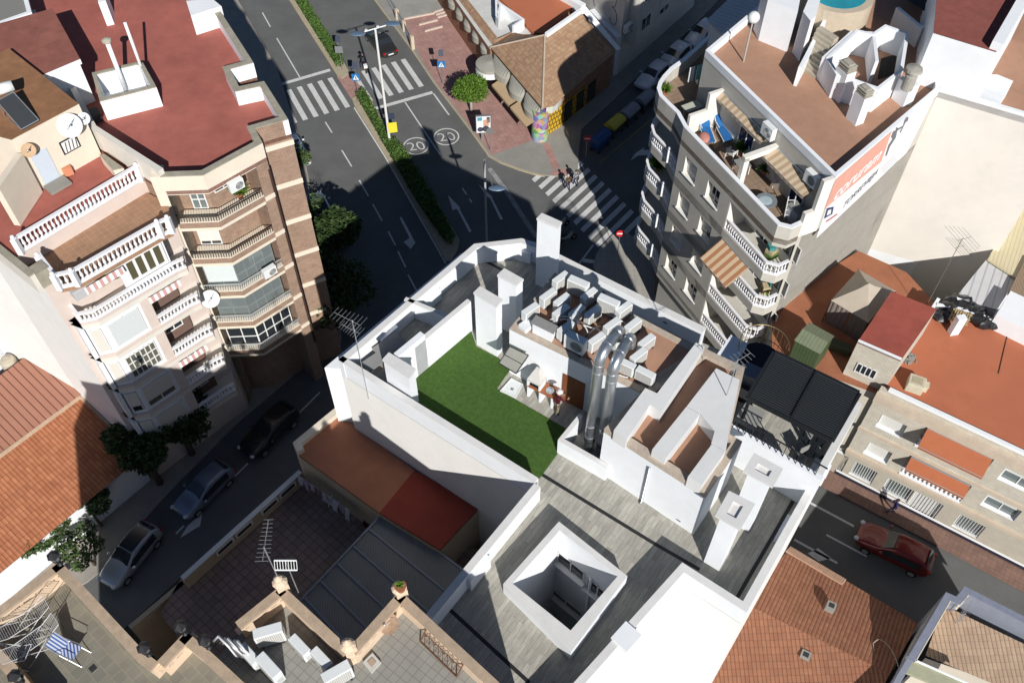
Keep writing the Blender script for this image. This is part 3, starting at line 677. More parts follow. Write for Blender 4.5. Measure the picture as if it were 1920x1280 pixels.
duct((1103, 842), (1131, 668), (1150, 630), 'steel exhaust duct nearer the brown door'); duct((1126, 852), (1152, 684), (1172, 645), 'steel exhaust duct nearer the roof tower')
# barbecue
f0, f2 = P(990, 743, T), P(1034, 765, T); u = Vector((f2-f0)).normalized(); w = Vector((-u.y, u.x, 0)); w = w if w.y > 0 else -w; Lb = (f2-f0).length
t = thing('barbecue', 'white masonry barbecue with pyramid hood and brick worktop by the brown door', 'barbecue', f0); BR = mat('orange_brick', (.45, .17, .08), .9, .2, pattern='brick', col2=(.38, .13, .06), size=(.22, .06))
b = MB(WHITE)
for k in (0, .5, 1): b.obox(f0+u*(Lb*k-.06), u*.12, w*.55, (0, 0, .78))
b.build('supports', t); b = MB(BR); b.obox(f0-u*.1+Vector((0, 0, .78)), u*(Lb+.2), w*.62, (0, 0, .09)); b.build('worktop', t)
b = MB(mat('refractory', (.62, .60, .57), .9, .1, 5.)); hb0 = f0-u*.08+Vector((0, 0, 1.25)); hs = Lb*.55
vs = [hb0, hb0+u*hs, hb0+u*hs+w*.6, hb0+w*.6]; ap = [p+(hb0+u*hs/2+w*.4-p)*.72+Vector((0, 0, .75)) for p in vs]; vs2 = [p+Vector((0, 0, .12)) for p in vs]
b.faces(vs+vs2+ap, [(0, 1, 5, 4), (1, 2, 6, 5), (2, 3, 7, 6), (3, 0, 4, 7), (4, 5, 9, 8), (5, 6, 10, 9), (6, 7, 11, 10), (7, 4, 8, 11), (8, 9, 10, 11), (3, 2, 1, 0)]); b.build('hood', t)
b = MB(WHITE); b.obox(f0-u*.08+w*.5+Vector((0, 0, .87)), u*hs, w*.1, (0, 0, .4)); b.obox(f0-u*.08+Vector((0, 0, .87)), u*.08, w*.6, (0, 0, .38)); b.obox(f0+u*(hs-.16)+Vector((0, 0, .87)), u*.08, w*.6, (0, 0, .38)); b.build('firebox', t)
b = MB(BLACKM); b.obox(f0+u*.05+w*.05+Vector((0, 0, .95)), u*(hs-.3), w*.4, (0, 0, .03)); b.build('grill', t)
b = MB(STEEL); q = f0+u*(Lb*.78)+w*.3+Vector((0, 0, .871)); b.lathe(tuple(q), [(.2, 0), (.2, .02), (.16, .021), (.12, .005)], 16); b.build('basin', t)
# polycarbonate door canopy
cv = [P(956, 649, 20.75), P(991, 666, 20.75), P(967.5, 700, 20.35), P(935.6, 680.6, 20.35)]
t = thing('door_canopy', 'small grey translucent canopy with dark frame on the white tower wall', 'canopy', cv[0]); b = MB(mat('smoky_sheet', (.33, .33, .29), .3, .08, 3.)); b.faces(cv+[p-Vector((0, 0, .02)) for p in cv], [(0, 1, 2, 3), (7, 6, 5, 4), (0, 4, 5, 1), (1, 5, 6, 2), (2, 6, 7, 3), (3, 7, 4, 0)]); b.build('panel', t)
b = MB(BLACKM); ce = cv+[cv[0]]
for p, q in zip(ce, ce[1:]): b.cyl(p, q, .025, n=6)
b.cyl(cv[0].lerp(cv[3], .5), cv[1].lerp(cv[2], .5), .02, n=6); b.cyl(cv[1]-Vector((0, 0, .7)), cv[2], .02, n=6); b.cyl(cv[0]-Vector((0, 0, .7)), cv[3], .02, n=6); b.build('frame', t)
t = thing('shower_tray', 'square white shower tray set in the paving beside the turf', 'shower tray', P(958, 727, T)); pl = PP([(958.7, 708), (981, 719.5), (967, 745), (937.5, 732)], T+.1); b = MB(PLASTIC); b.prism(pl, T+.01, T+.08); b.strip(pl, .05 if (pl[1]-pl[0]).cross(pl[2]-pl[1]) > 0 else -.05, T+.08, T+.1, True); b.build('tray', t)
b = MB(GREYM); q = P2(960, 729, T+.08); b.box(q.x, q.y, T+.081, .14, .14, .01, DR); b.build('drain', t)
# louvred pergola
pg = [P(1453, 660, 20.7), P(1611, 736, 20.7), P(1560.6, 823, 20.7), P(1404.3, 742.5, 20.7)]; t = thing('pergola', 'charcoal aluminium pergola with closed roof louvres', 'pergola', v3(pg[0], T)); CH = plain('charcoal_aluminium', (.075, .085, .095), .45, .3); CH2 = plain('black_aluminium', (.02, .022, .025), .5, .2)
b = MB(CH); nl = 24; ex = (pg[1]-pg[0]); ey = (pg[3]-pg[0])
for half in (0, 1):
    for k in range(nl):
        p = pg[0]+ex*(.01+half*.5)+ey*(k+.12)/nl; ex_ = ex*.475; tilt = Vector((0, 0, .05)); e2 = ey/nl*.78
        b.faces([p, p+ex_, p+ex_+e2+tilt, p+e2+tilt, p-Vector((0, 0, .03)), p+ex_-Vector((0, 0, .03)), p+ex_+e2+tilt-Vector((0, 0, .03)), p+e2+tilt-Vector((0, 0, .03))], [(0, 1, 2, 3), (7, 6, 5, 4), (0, 4, 5, 1), (1, 5, 6, 2), (2, 6, 7, 3), (3, 7, 4, 0)])
b.build('louvres', t)
b = MB(CH2); b.face([p-Vector((0, 0, .06)) for p in pg]); q4 = pg+[pg[0]]
for p, q in zip(q4, q4[1:]): b.obox(p-Vector((0, 0, .18)), q-p, (q-p).cross(Vector((0, 0, 1))).normalized()*-.12, (0, 0, .2))
m0, m1 = pg[0]+ex*.487, pg[3]+ex*.487; b.obox(m0-Vector((0, 0, .1)), ex*.022, m1-m0, (0, 0, .19)); b.build('frame', t)
for p in pg:
    b = MB(CH2); c = sum(pg, Vector((0, 0, 0)))/4; q = p+(c-p)*.03; b.box(q.x, q.y, T, .14, .14, 2.3, PLA); b.build('post', t)
def table(px, z, w, d, h, rz, lab, m, legm=None, name='table', cat='table'):
    q = P(px[0], px[1], z); t = thing(name, lab, cat, q); b = MB(m); b.box(q.x, q.y, z+h-.04, w, d, .04, rz); b.build('tabletop', t); a = Vector((math.cos(rz), math.sin(rz))); bb = Vector((-a.y, a.x))
    for i in (-1, 1):
        for j in (-1, 1):
            g = q.xy+a*(w/2-.06)*i+bb*(d/2-.06)*j; k = MB(legm or m); k.box(g.x, g.y, z, .05, .05, h-.04, rz); k.build('leg', t)
    return t
GREYT = plain('grey_table', (.26, .26, .25), .7); BLUEG = plain('blue_grey_cabinet', (.16, .19, .24), .6)
table((733, 664), T, 1.5, .85, .74, UR, 'grey table on the narrow terrace behind the street parapet', GREYT); table((712, 688), T, 1.5, .7, .7, UR, 'second grey table beside the chimney on the narrow terrace', GREYT)
table((1352, 768), T, 1.3, .8, .74, PLA, 'grey glass table left of the louvred pergola', plain('grey_glass', (.28, .29, .28), .2)); table((1400, 797), T, 1.2, 1.0, .74, PLA, 'second grey table in front of the louvred pergola', GREYT)
def cabinet(px, z, w, d, h, rz, lab, m, m2=None, name='cabinet'):
    q = P(px[0], px[1], z); t = thing(name, lab, name.replace('_', ' '), q); b = MB(m); b.box(q.x, q.y, z, w, d, h-.05, rz); b.build('body', t); b = MB(m2 or m); b.box(q.x, q.y, z+h-.05, w+.06, d+.06, .05, rz); b.build('lid', t); return t
cabinet((1412, 722), T, 1.3, .7, 1.0, DR, 'blue grey storage box between the stair railing and the pergola', GREYT, BLUEG, 'storage_box'); cabinet((1396, 746), T, .9, .6, .5, DR, 'low dark chest under the pergola edge', RUBBER, None, 'chest')
cabinet((1530, 893), T, .7, .7, .8, DR, 'white box in the corner by the black railing end', PLASTIC, None, 'storage_box')
# chairs under the pergola, in shade
def make_chair(mf, ms):
    t = thing('terrace_chair', 'chair', 'chair'); b = MB(ms); b.box(0, 0, .42, .5, .5, .04); b.build('seat', t); b = MB(ms); b.box(0, .24, .5, .5, .04, .45); b.build('backrest', t)
    for i in (-1, 1):
        for j in (-1, 1): k = MB(mf); k.box(i*.22, j*.22, 0, .04, .04, .42 if j < 0 else .95); k.build('leg', t)
    b = MB(mf); b.box(-.25, 0, .62, .05, .5, .03); b.box(.25, 0, .62, .05, .5, .03); b.build('armrests', t); return t
DC = Proto(make_chair(BLACKM, GREYT)); GC = 'chairs under the louvred pergola'
for x, y, rz, lab in ((1518, 822, .3, 'grey chair half under the near edge of the louvred pergola'), (1538, 858, 2.2, 'dark chair in the shaded corner right of the pergola front'), (1495, 850, 3.6, 'dark chair beside the long black floor drain')):
    q = P(x, y, T); DC.at(q, rz, lab, GC)
# rooftop aerials
def aerial(base, h, lab, n=7, span=.9, ang=0., boom=1.1, name='aerial', mid=True, m=ALU):
    t = thing(name, lab, 'aerial', base); b = MB(m); q = Vector(base); b.cyl(q, q+Vector((0, 0, h)), .022, n=6); b.build('mast', t)
    d = Vector((math.cos(ang), math.sin(ang), 0)); w = Vector((-d.y, d.x, 0)); b = MB(m)
    for zz, k in ((h-.1, 1.), (h-.75, .7)) if mid else ((h-.1, 1.),):
        c = q+Vector((0, 0, zz)); b.cyl(c-d*boom*.3*k, c+d*boom*.7*k, .014, n=5)
        for i in range(n):
            e = c+d*boom*k*(-.3+i/(n-1)); s = span*k*(1-.35*i/(n-1))/2; b.cyl(e-w*s, e+w*s, .008, n=4)
    b.build('elements', t); return t
FP = Face(OUT[0], OUT[11]); u, z = FP.px(693, 745); aerial(FP.at(u, z, .08), 6.0, 'tall aerial on a mast fixed to the party wall above the red roof', 8, 1.0, 2.6, 1.4)
aerial(P(1362, 742, 22.25), 2.6, 'aerial standing on the white kerb of the roof tower', 6, .8, .6, 1.0)
# ================================================================== BRICK BLOCK (upper left)
BRICK = mat('mottled_brick', (.40, .235, .155), .9, .22, 2.2, .25, pattern='brick', col2=(.30, .165, .11), size=(.25, .075), mortar=.012, mcol=(.40, .34, .27), bump=.2)
CREAM = mat('cream_render', (.74, .66, .54), .9, .06, 1.2, .12, bump=.05); GREYCAP = mat('weathered_coping', (.40, .37, .29), .95, .22, 3., .5, bump=.1)
PINKW = mat('pale_pink_render', (.66, .56, .50), .9, .07, 1.2, .15, bump=.05); CREAMY = mat('cream_tower_render', (.72, .68, .61), .9, .07, 1.0, .15, bump=.05)
TB = 21.5; FB0 = 20.45
bb = thing('brick_apartment_building', 'brick apartment block with cream bands and a wide red painted roof', 'building', v3(P2(540, 223, TB), 0))
B1, B2, B3, B4, BC, BN0 = PP([(300, 331), (380, 328), (492, 267), (478, 241), (540, 223), (495, 152)], TB)
bal3 = B2.lerp(B3, .80)
def outward(p, q, k): d = (q-p).normalized(); n = Vector((d.y, -d.x)); n = n if n.dot(-p) > 0 else -n; return n*k
n12, n23 = outward(B1, B2, 1.), outward(B2, B3, 1.)
r1 = B1-n12*1.5; r2 = B2-(n12+n23).normalized()*1.6; r3 = bal3-n23*1.5
rest = PP([(448, 162), (431, 129), (475, 117), (398, -2), (340, -100), (-60, -100), (-120, -20), (60, 30), (174, 250)], TB)
body = MB(BRICK); body.prism([B1, r1, r2, r3, bal3, B3, B4, BC, BN0]+rest, 0, FB0, top=False); body.build('walls', bb)
rf = MB(ROOFRED); roofpts = [B1, B2, B3, B4, BC, BN0]+rest; rf.prism(roofpts, FB0-.25, FB0); rf.build('roof', bb)
pw = MB(CREAM); pw.strip([B1, B2, B3, B4], .32, FB0-.3, TB-.06) if (B2-B1).cross(rest[0]-B1) > 0 else pw.strip([B1, B2, B3, B4], -.32, FB0-.3, TB-.06)
sgn = .32 if (B2-B1).cross(rest[0]-B1) > 0 else -.32
pw.use(BRICK); pw.strip([B4, BC], sgn, FB0, TB-.06); pw.use(WHITE); pw.strip([BC, BN0]+rest[:6], sgn, FB0, TB-.06); pw.use(CREAMY); pw.strip(rest[-2:]+[B1], sgn, FB0, TB+.35); pw.build('parapet', bb)
cp = MB(GREYCAP); cp.strip([B1, B2, B3, B4, BC, BN0]+rest[:6], sgn*1.15, TB-.06, TB); cp.build('coping', bb)
sb = MB(WHITE); sb.prism(PP([(349, 2), (398, -2), (415, 12), (358, 30)], TB+.3), FB0, TB+.3); sb.prism(PP([(182, -20), (198, -20), (198, 2), (184, 5)], TB+.6), FB0, TB+.6); sb.build('roof_box', bb)
bands = MB(CREAM); FBr = Face(B4, BC); FBs = Face(bal3, B3)
for k in range(6):
    z = 19.75-2.9*k; FBr.box(bands, -.03, FBr.L+.03, z-.02, z+.32, -.05, .05)
    if k: FBs.box(bands, .02, FBs.L-.02, z+.30-2.9+2.4, z+.62-2.9+2.4, -.05, .05) if False else FBs.box(bands, .02, FBs.L-.02, 17.62-2.9*(k-1), 17.92-2.9*(k-1), -.05, .05)
FBd = Face(B3, B4); bands.build('band', bb)
gap = MB(plain('dark_joint', (.05, .025, .02), .9)); e = FBs.at(FBs.L-.03, 0, .02); gap.box(e.x, e.y, 4.0, .12, .12, 15.6); gap.build('expansion_joint', bb)
colc = MB(CREAM); d = (B1-B2).normalized(); cpts = [B1, B1+d*.55, B1+d*.55-n12*.9, B1-n12*.9]; colc.prism(cpts, 0, TB-.02); colc.build('corner_pier', bb)
def setback(k): return [B1-n12*.02, B2, bal3]
BRICKB = BRICK
RAILS = plain('dark_green_railing', (.05, .06, .06), .5, .3); RAILW = plain('grey_railing', (.5, .52, .52), .5, .3)
for k in range(5):
    z = 17.42-2.9*k
    s = MB(CREAM); s.strip([B1, B2, bal3], sgn*4.6, z, z+.22); s.use(BRICK); s.strip([B1, B2, bal3], sgn*.8, z+.22, z+.62); s.use(CREAM); s.strip([B1, B2, bal3], sgn, z+.62, z+.70); so = s.build('balcony', bb)
    r = MB([RAILS, BLACKM, RAILW, RAILW, RAILW][k]); pts = [B1, B2, bal3]
    for p, q in zip(pts, pts[1:]):
        L = (q-p).length; nb = int(L/.14)
        for i in range(nb): w = p.lerp(q, (i+.5)/nb); r.box(w.x, w.y, z+.70, .025, .025, .52, angle(p, q))
        r.strip([p, q], sgn*.15, z+1.2, z+1.25)
    r.build('railing', so)
    F1, F2 = Face(r1, r2), Face(r2, r3); H0 = z+.3
    if k in (0,): F1.window(bb, F1.L*.35, F1.L*.85, H0, H0+2.1, o=.02, nx=2, nz=3, gl=GLASSG); F2.window(bb, .3, 1.5, H0+.9, H0+2.0, o=.02, nx=2)
    elif k == 1: F1.window(bb, F1.L*.15, F1.L*.9, H0, H0+2.2, o=.02, nx=2, shutter=.85)
    else:        # glazed-in loggias
        G1, G2 = Face(B1, B2).off(-.35), Face(B2, bal3).off(-.35)
        G1.window(bb, .25, G1.L-.1, z+.75, z+2.6, o=0, nx=2, nz=2, fr=WFRAME if k == 4 else ALU, gl=[0, 0, GLASSG, GLASSG, GLASS][k], shutter=.75 if k == 2 else 0, sm=plain('pale_blind', (.62, .68, .68), .6))
        G2.window(bb, .1, G2.L-.3, z+.75, z+2.6, o=0, nx=4, nz=2, fr=WFRAME if k == 4 else ALU, gl=[0, 0, GLASSG, GLASSG, GLASS][k])
MINIS = ACL
for x, y, z0, rz, lab in ((438, 343, 19.3, angle(B2, B3)+PI, 'condenser hung on the brick wall beside the top balcony with the green plant'), (499, 503, 12.6, angle(B2, B3)+PI, 'condenser hung on the brick wall above the grey railing')):
    FS = Face(B2, B3); u, z = FS.px(x, y); q = FS.at(u, z-.4, .22 if z0 > 15 else .35); AC.at((q.x, q.y, q.z), rz, lab, 'condensers on the brick block')
def bushy(px, z, r, n, lab, m=LEAF, name='potted_plant', s=.16, pot=None, spike=False):
    q = P(px[0], px[1], z); t = thing(name, lab, 'plant', q); b = MB(pot or mat('clay_pot', (.36, .14, .07), .9)); b.lathe(tuple(q), [(.14, 0), (.2, .3), (.22, .34), (.18, .34)], 12); b.build('pot', t)
    l = MB(m); c = q+Vector((0, 0, .36+r*.8))
    if spike:
        for _ in range(n):
            a = random.uniform(0, 2*PI); e = random.uniform(.1, 1.2); d = Vector((math.cos(a)*math.sin(e), math.sin(a)*math.sin(e), math.cos(e))); w = d.orthogonal().normalized()*s*.25; o = q+Vector((0, 0, .34)); L = r*random.uniform(1., 1.9)
            l.face([o-w, o+w, o+d*L*.6+w*.8-Vector((0, 0, .02)), o+d*L-Vector((0, 0, e*.15*L)), o+d*L*.6-w*.8])
    else: leaves(l, c, (r, r, r*.8), n, s)
    l.build('leaves', t, normals=False); return t
bushy((452, 371), 18.1, .5, 140, 'spiky green plant on the top balcony of the brick block', spike=True, s=.14)
# rooftop objects of the brick block
t = thing('roof_hut', 'white roof hut with low brick parapet and two tall flue pipes', 'roof hut', P(250, 200, FB0)); hz = ZAT(187, 190, P(197, 217, FB0))
hp = PP([(187, 190), (293, 163), (268, 118), (255, 117), (172, 137)], FB0+1.35); b = MB(WHITE); b.strip(hp, .2 if (hp[1]-hp[0]).cross(hp[2]-hp[1]) > 0 else -.2, FB0, FB0+1.3, True); b.build('walls', t); b = MB(GREYCAP); b.strip(hp, .22 if (hp[1]-hp[0]).cross(hp[2]-hp[1]) > 0 else -.22, FB0+1.3, FB0+1.37, True); b.build('coping', t)
b = MB(WHITE); b.sheet(hp, FB0+.03); b.build('floor', t)
def flue(px, z0, h, r, lab, m, cap=True):
    q = P(px[0], px[1], z0); t = thing('flue_pipe', lab, 'flue', q); b = MB(m); b.cyl(q, q+Vector((0, 0, h)), r, n=12); b.build('pipe', t, smooth=True)
    if cap: b = MB(mat('cement_cap', (.50, .47, .38), .9, .2, 6.)); b.lathe((q.x, q.y, q.z+h), [(r*1.1, 0), (r*2., .1), (r*2., .2), (r*.8, .28)], 14); b.build('cap', t)
    return t
flue((237, 172), FB0, 3.3, .13, 'tall white flue pipe with a wide cement cap', WHITE); flue((277, 160), FB0, 4.2, .09, 'thin grey white flue pipe without cap beside the roof hut', PLASTIC, False)
RR = 23.9; t = thing('roof_penthouse', 'red roofed white penthouse casting a shadow on the wide red roof', 'penthouse', P(155, 228, FB0)); pz = ZAT(83, 148, P(165, 190, FB0))
pp_ = PP([(98, 15), (150, 110), (67, 145), (-40, 75), (-60, 60)], 23.4); b = MB(WHITE); c = sum(pp_, Vector((0, 0)))/5; b.prism([c+(p-c)*.95 for p in pp_], FB0, 23.2); b.build('walls', t); b = MB(WHITE); b.prism(pp_, 23.05, 23.36); b.use(mat('old_red_roof', (.33, .125, .095), .95, .25, 1.2, .5)); b.sheet(pp_, 23.37); b.build('roof', t)
t = thing('water_tank', 'grey open tank with white rim at the upper left corner', 'tank', P(10, 20, FB0+1)); b = MB(plain('grey_tank', (.22, .22, .2), .8)); tp = PP([(-30, -40), (36, -30), (50, 22), (-30, 50)], FB0+2.2); b.prism(tp, FB0, FB0+2.0); b.build('body', t); b = MB(WHITE); b.strip(tp, .25, FB0+1.9, FB0+2.2, True); b.build('rim', t)
t = thing('roof_bench', 'dark grey slab leaning in the shaded corner between the red roofs', 'slab', P(165, 215, FB0)); b = MB(plain('dark_slab', (.07, .07, .065), .8)); b.prism(PP([(150, 207), (182, 200), (188, 214), (165, 222)], FB0+.5), FB0, FB0+.5); b.build('block', t)
# ================================================================== PALE PINK BLOCK WITH BALUSTRADES (left)
ZC, ZU = 19.4, 20.3
cb = thing('balcony_apartment_building', 'pale pink apartment block with white balustrades stepping down to the street', 'building', v3(P2(65.6, 511, 20.4), 0))
C0 = P2(65.6, 511, 20.4); CE = B1.copy(); dC = (CE-C0).normalized(); nC = outward(C0, CE, 1.)
# slab outline of the balconies (same on each storey)
S = [C0+dC*.35+nC*.0, C0+dC*1.15+nC*1.25, C0+dC*2.05+nC*1.45, C0+dC*6.55+nC*1.05, C0+dC*7.3+nC*.35]
Sq = PP([(85.6, 506), (113.75, 542), (147.5, 535), (305, 444), (324, 436)], ZC)
S = Sq
cback = PP([(-10, 400), (-260, 260), (-200, 60), (174, 250), (298, 330)], 20.3)
sideA = C0 + (PP([(-30, 420)], 20.4)[0]-C0)
bodyC = MB(PARTY); outlC = [C0, C0+dC*(CE-C0).length*.97, CE-nC*1.5, P2(174, 250, 20.3), P2(-200, 60, 20.3), P2(-260, 330, 20.3), P2(-60, 415, 20.4)]
bodyC.prism(outlC, 0, ZC-.2, top=False); bodyC.build('walls', cb)
fC = MB(PINKW); FC = Face(C0, CE)
fC.face([FC.at(0, 0, .02), FC.at(FC.L*.98, 0, .02), FC.at(FC.L*.98, ZC, .02), FC.at(0, ZC, .02)]); fC.build('street_front', cb)
BT = mat('brown_terrace_tiles', (.40, .23, .14), .85, .15, 1.5, .2, pattern='tile', col2=(.36, .21, .13), size=(.33, .33), mortar=.012, mcol=(.45, .30, .20), offset=0., bump=.05)
def slabC(z, th=.28, m=CREAMY):
    b = MB(m); b.prism(S+[CE-nC*.5, C0-nC*.5], z-th, z); return b.build('balcony_slab', cb)
# set-back upper terrace
U0, U1 = PP([(41, 475), (266, 339)], 20.25); dU = (U1-U0).normalized(); nU = outward(U0, U1, 1.)
tf = MB(BT, angle(S[2], S[3])); tf.prism(S+[CE-nC*.3, U1, U0, C0-nC*.4], ZC-.25, ZC); tf.build('brown_terrace', cb)
uw = MB(PINKW); up = [U0-dU*.3, U1+dU*.6, P2(174, 250, 20.3), P2(-200, 60, 20.3), P2(-260, 330, 20.3), P2(-60, 412, 20.3)]; uw.prism(up, 0+ZC-.3, ZU-.06, top=False); uw.build('upper_wall', cb)
ur = MB(ROOFRED); ur.sheet(up, ZU-.05); ur.build('upper_terrace', cb)
balustrade(cb, [U0, U1], ZU-.05, 1.0, .235, individual=True, rail=.2, r=.075)
balustrade(cb, [p for p in S], ZC, 1.0, .245, individual=True, rail=.2, r=.075)
sw = MB(CREAMY); side = PP([(-30, 425), (60, 500)], 20.5); sw.strip([P2(-90, 385, 20.5), C0], -.3, ZC-.3, 20.35); sw.use(GREYCAP); sw.strip([P2(-90, 385, 20.5), C0], -.34, 20.35, 20.45); sw.box(*(C0-nC*.15+dC*.3), ZC, .7, .7, 1.05, math.atan2(dC.y, dC.x)); sw.build('side_parapet', cb)
LV = [ZC-2.95*k for k in range(1, 6)]
AWS = mat('pink_striped_awning', (.80, .78, .76), .9, .03, pattern='stripes', col2=(.52, .30, .27), size=(.36, .1), bump=0.)
for k, z in enumerate(LV):
    slabC(z, .3); S3, S4, S2, S1_ = S[3], S[4], S[2], S[1]
    pb_ = MB(PINKW); pb_.strip([S[0], S[1], S[2], S[3], S[4]], .16 if (S[2]-S[1]).cross(C0-S[1]) > 0 else -.16, z, z+.22); pb_.build('kerb', cb)
    F23 = Face(S[2], S[3]).off(-.12); F12 = Face(S[1], S[2]).off(-.12); mid = F23.L*.50
    if k == 0:
        balustrade(cb, S, z+.2, .72, .2, individual=False, rail=.18, r=.06, posts=False)
        F23.window(cb, mid, F23.L-.15, z+.95, z+2.55, o=-.15, nx=4, gl=plain('brown_tinted_glass', (.10, .09, .05), .15), w=.16)
        wl_ = MB(WHITE); F23.box(wl_, mid-.3, F23.L, z+.2, ZC-.3, -.35, -.22); wl_.build('closed_loggia', cb)
    else:
        wl_ = MB(WHITE); F23.box(wl_, 0, mid-.1, z+.2, z+2.65, -.3, -.0); F12.box(wl_, 0, F12.L, z+.2, z+2.65, -.3, -.02); a = S[0].lerp(S[1], .5)
        wl_.strip([S[0], S[1]], .25 if (S[1]-S[0]).cross(C0-S[0]) > 0 else -.25, z+.2, z+2.65); wl_.build('closed_bay', cb)
        F23.window(cb, .25, mid-.3, z+.5, z+2.35, o=.02, nx=2 if k != 2 else 6, nz=1 if k != 2 else 3, shutter=[0, .97, 0, .72, .95][k], gl=plain('olive_glass', (.13, .13, .10), .15), sm=plain('bluish_blind', (.62, .66, .66), .7) if k == 1 else plain('cream_blind', (.66, .63, .56), .7))
        F12.window(cb, .12, F12.L-.12, z+.5, z+2.35, o=.02, nx=1, shutter=[0, .97, .97, .7, .9][k], sm=plain('cream_blind', (.66, .63, .56), .7))
        F23b = Face(S[2], S[3]); pr_ = MB(PINKW); F23b.box(pr_, mid-.1, mid+.45, z, z+2.65, -1.2, -.05); pr_.build('pier', cb)
        balustrade(cb, [F23b.at(mid+.45, 0).xy, S[3], S[4]], z+.2, .72, .2, individual=False, rail=.18, r=.06, posts=False)
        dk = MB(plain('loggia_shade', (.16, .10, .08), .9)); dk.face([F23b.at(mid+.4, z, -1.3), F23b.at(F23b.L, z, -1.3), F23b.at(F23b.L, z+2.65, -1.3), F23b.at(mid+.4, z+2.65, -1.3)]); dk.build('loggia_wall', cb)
        F23b.window(cb, F23b.L*.66, F23b.L*.9, z+.9, z+2., o=-1.25, nx=2, shutter=.9 if k == 1 else 0)
    if k in (0, 1, 3):
        F23c = Face(S[2], S[3]); aw = MB(AWS); ua, ub = (F23c.L*.03, F23c.L*.48) if k == 0 else (F23c.L*.58, F23c.L*.98)
        aw.face([F23c.at(ua, z+2.6, .02), F23c.at(ub, z+2.6, .02), F23c.at(ub, z+2.2, .12), F23c.at(ua, z+2.2, .12)]); aw.build('awning', cb)
# objects on its terraces
for x, y, lab in ((152, 424, 'left hand condenser under the long white balustrade of the pink block'), (176, 408, 'right hand condenser under the long white balustrade of the pink block')):
    q = P(x, y, ZC); AC.at((q.x, q.y, ZC), angle(U0, U1)+PI, lab, 'condensers on the brown terrace', 1.15)
# upper house on the red terrace
ux = PP([(22, 262), (148, 192), (171, 246), (150, 240)], 23.0)
t = thing('roof_house', 'cream roof house with a rusty roof and satellite dishes on its sunlit wall', 'house', P(60, 350, ZU)); wA, wB = P2(72, 357, ZU), P2(190, 290, ZU); FH = Face(wA, wB); hz = ZAT(22, 262, v3(wA, 0)); hb2 = MB(CREAM)
e = Vector((FH.n.x, FH.n.y)); hpts = [wA, wB, wB-e*7, wA-e*7-FH.d*3]; hb2.prism(hpts, ZU-.1, hz, top=False); hb2.build('walls', t)
ro = MB(mat('rusty_roof', (.36, .18, .09), .95, .3, 1., .6)); ro.prism([p for p in hpts], hz-.02, hz+.02); ro.build('roof', t)
db = MB(CREAM); db.strip([wA-FH.d*.1, wA+e*1.4-FH.d*2.2], .35, ZU, hz-.8); db.build('side_wall', t)
dr_ = MB(plain('pale_blue_door', (.55, .62, .70), .6)); u, z = FH.px(88, 318); FH.box(dr_, u-.45, u+.45, ZU, ZU+2.1, .005, .04); dr_.build('door', t); st_ = MB(CONC); q = FH.at(u, ZU, .5); st_.box(q.x, q.y, ZU, 1.2, .8, .16, math.atan2(FH.d.y, FH.d.x)); st_.build('step', t)
def dish(F, px, r, lab, m):
    u, z = F.px(*px); c = F.at(u, z, .35); t = thing('satellite_dish', lab, 'satellite dish', c); ax = Vector((.35, -.75, .56)).normalized(); a = ax.orthogonal().normalized(); b_ = ax.cross(a); d_ = MB(m); n = 24; vs = []
    for rr, dz in ((.001, 0), (r*.5, r*.06), (r, r*.22)): vs += [c+(a*math.cos(2*PI*i/n)+b_*math.sin(2*PI*i/n))*rr+ax*dz for i in range(n)]
    d_.faces(vs, [(k*n+i, k*n+(i+1) % n, (k+1)*n+(i+1) % n, (k+1)*n+i) for k in (0, 1) for i in range(n)]); d_.build('reflector', t, smooth=True)
    k = MB(ALU); tip = c+ax*r*1.1; k.cyl(c-a*r*.9, tip, .02, n=5); k.cyl(c+a*r*.5, tip, .012, n=5); k.ball(tip, .07, n=8, m=6); k.build('arm', t); k = MB(ALU); k.cyl(c-ax*.02, F.at(u, z-.1, 0), .035, n=6); k.build('bracket', t)
DW = plain('dish_white', (.66, .70, .70), .5); DT = plain('dish_tan', (.50, .33, .19), .6)
dish(FH, (124, 230), .62, 'large pale satellite dish on the roof house wall', DW); dish(FH, (150, 217), .32, 'small white satellite dish at the wall corner of the roof house', DW); dish(FH, (47, 276), .36, 'tan satellite dish on the roof house wall', DT)
q = FC.at(FC.L-.5, 15.3, .9); Fd = Face(S[3], S[4]); dish(Face(CE-dC*.4+nC*.3, CE+nC*.3), (387, 554), .55, 'white satellite dish on the cream pier between the two blocks', DW)
gz = MB(BLACKM); t = thing('window_grille', 'square black framed white grille on the roof house wall', 'grille', FH.at(5, 22, 0)); u, z = FH.px(131, 271); FH.box(gz, u-.5, u+.5, z-.42, z+.42, .005, .03); gz.build('frame', t); gz = MB(WFRAME); FH.box(gz, u-.42, u+.42, z-.34, z+.34, .02, .045); gz.build('panel', t); gz = MB(BLACKM)
for i in range(4): gz.cyl(FH.at(u-.3+i*.2, z-.3, .06), FH.at(u-.2+i*.2, z+.3, .06), .025, n=5)
gz.build('bars', t)
t = thing('terracotta_planter', 'terracotta box on the red terrace by the cream wall', 'planter', P(130, 325, ZU)); b = MB(mat('terracotta_box', (.60, .25, .14), .9)); q = P(130, 326, ZU); b.box(q.x, q.y, ZU, .5, .4, .5, .5); b.build('box', t, bevel=.02)
t = thing('barbecue_bench', 'low grey topped masonry bench at the right end of the red terrace', 'bench', P(215, 310, ZU)); b = MB(CREAM); bp = PP([(186, 289), (196, 289), (231, 314), (212, 318)], ZU+.75); b.prism(bp, ZU, ZU+.68); b.build('base', t); b = MB(GREYCAP); b.prism(bp, ZU+.68, ZU+.75); b.build('worktop', t)
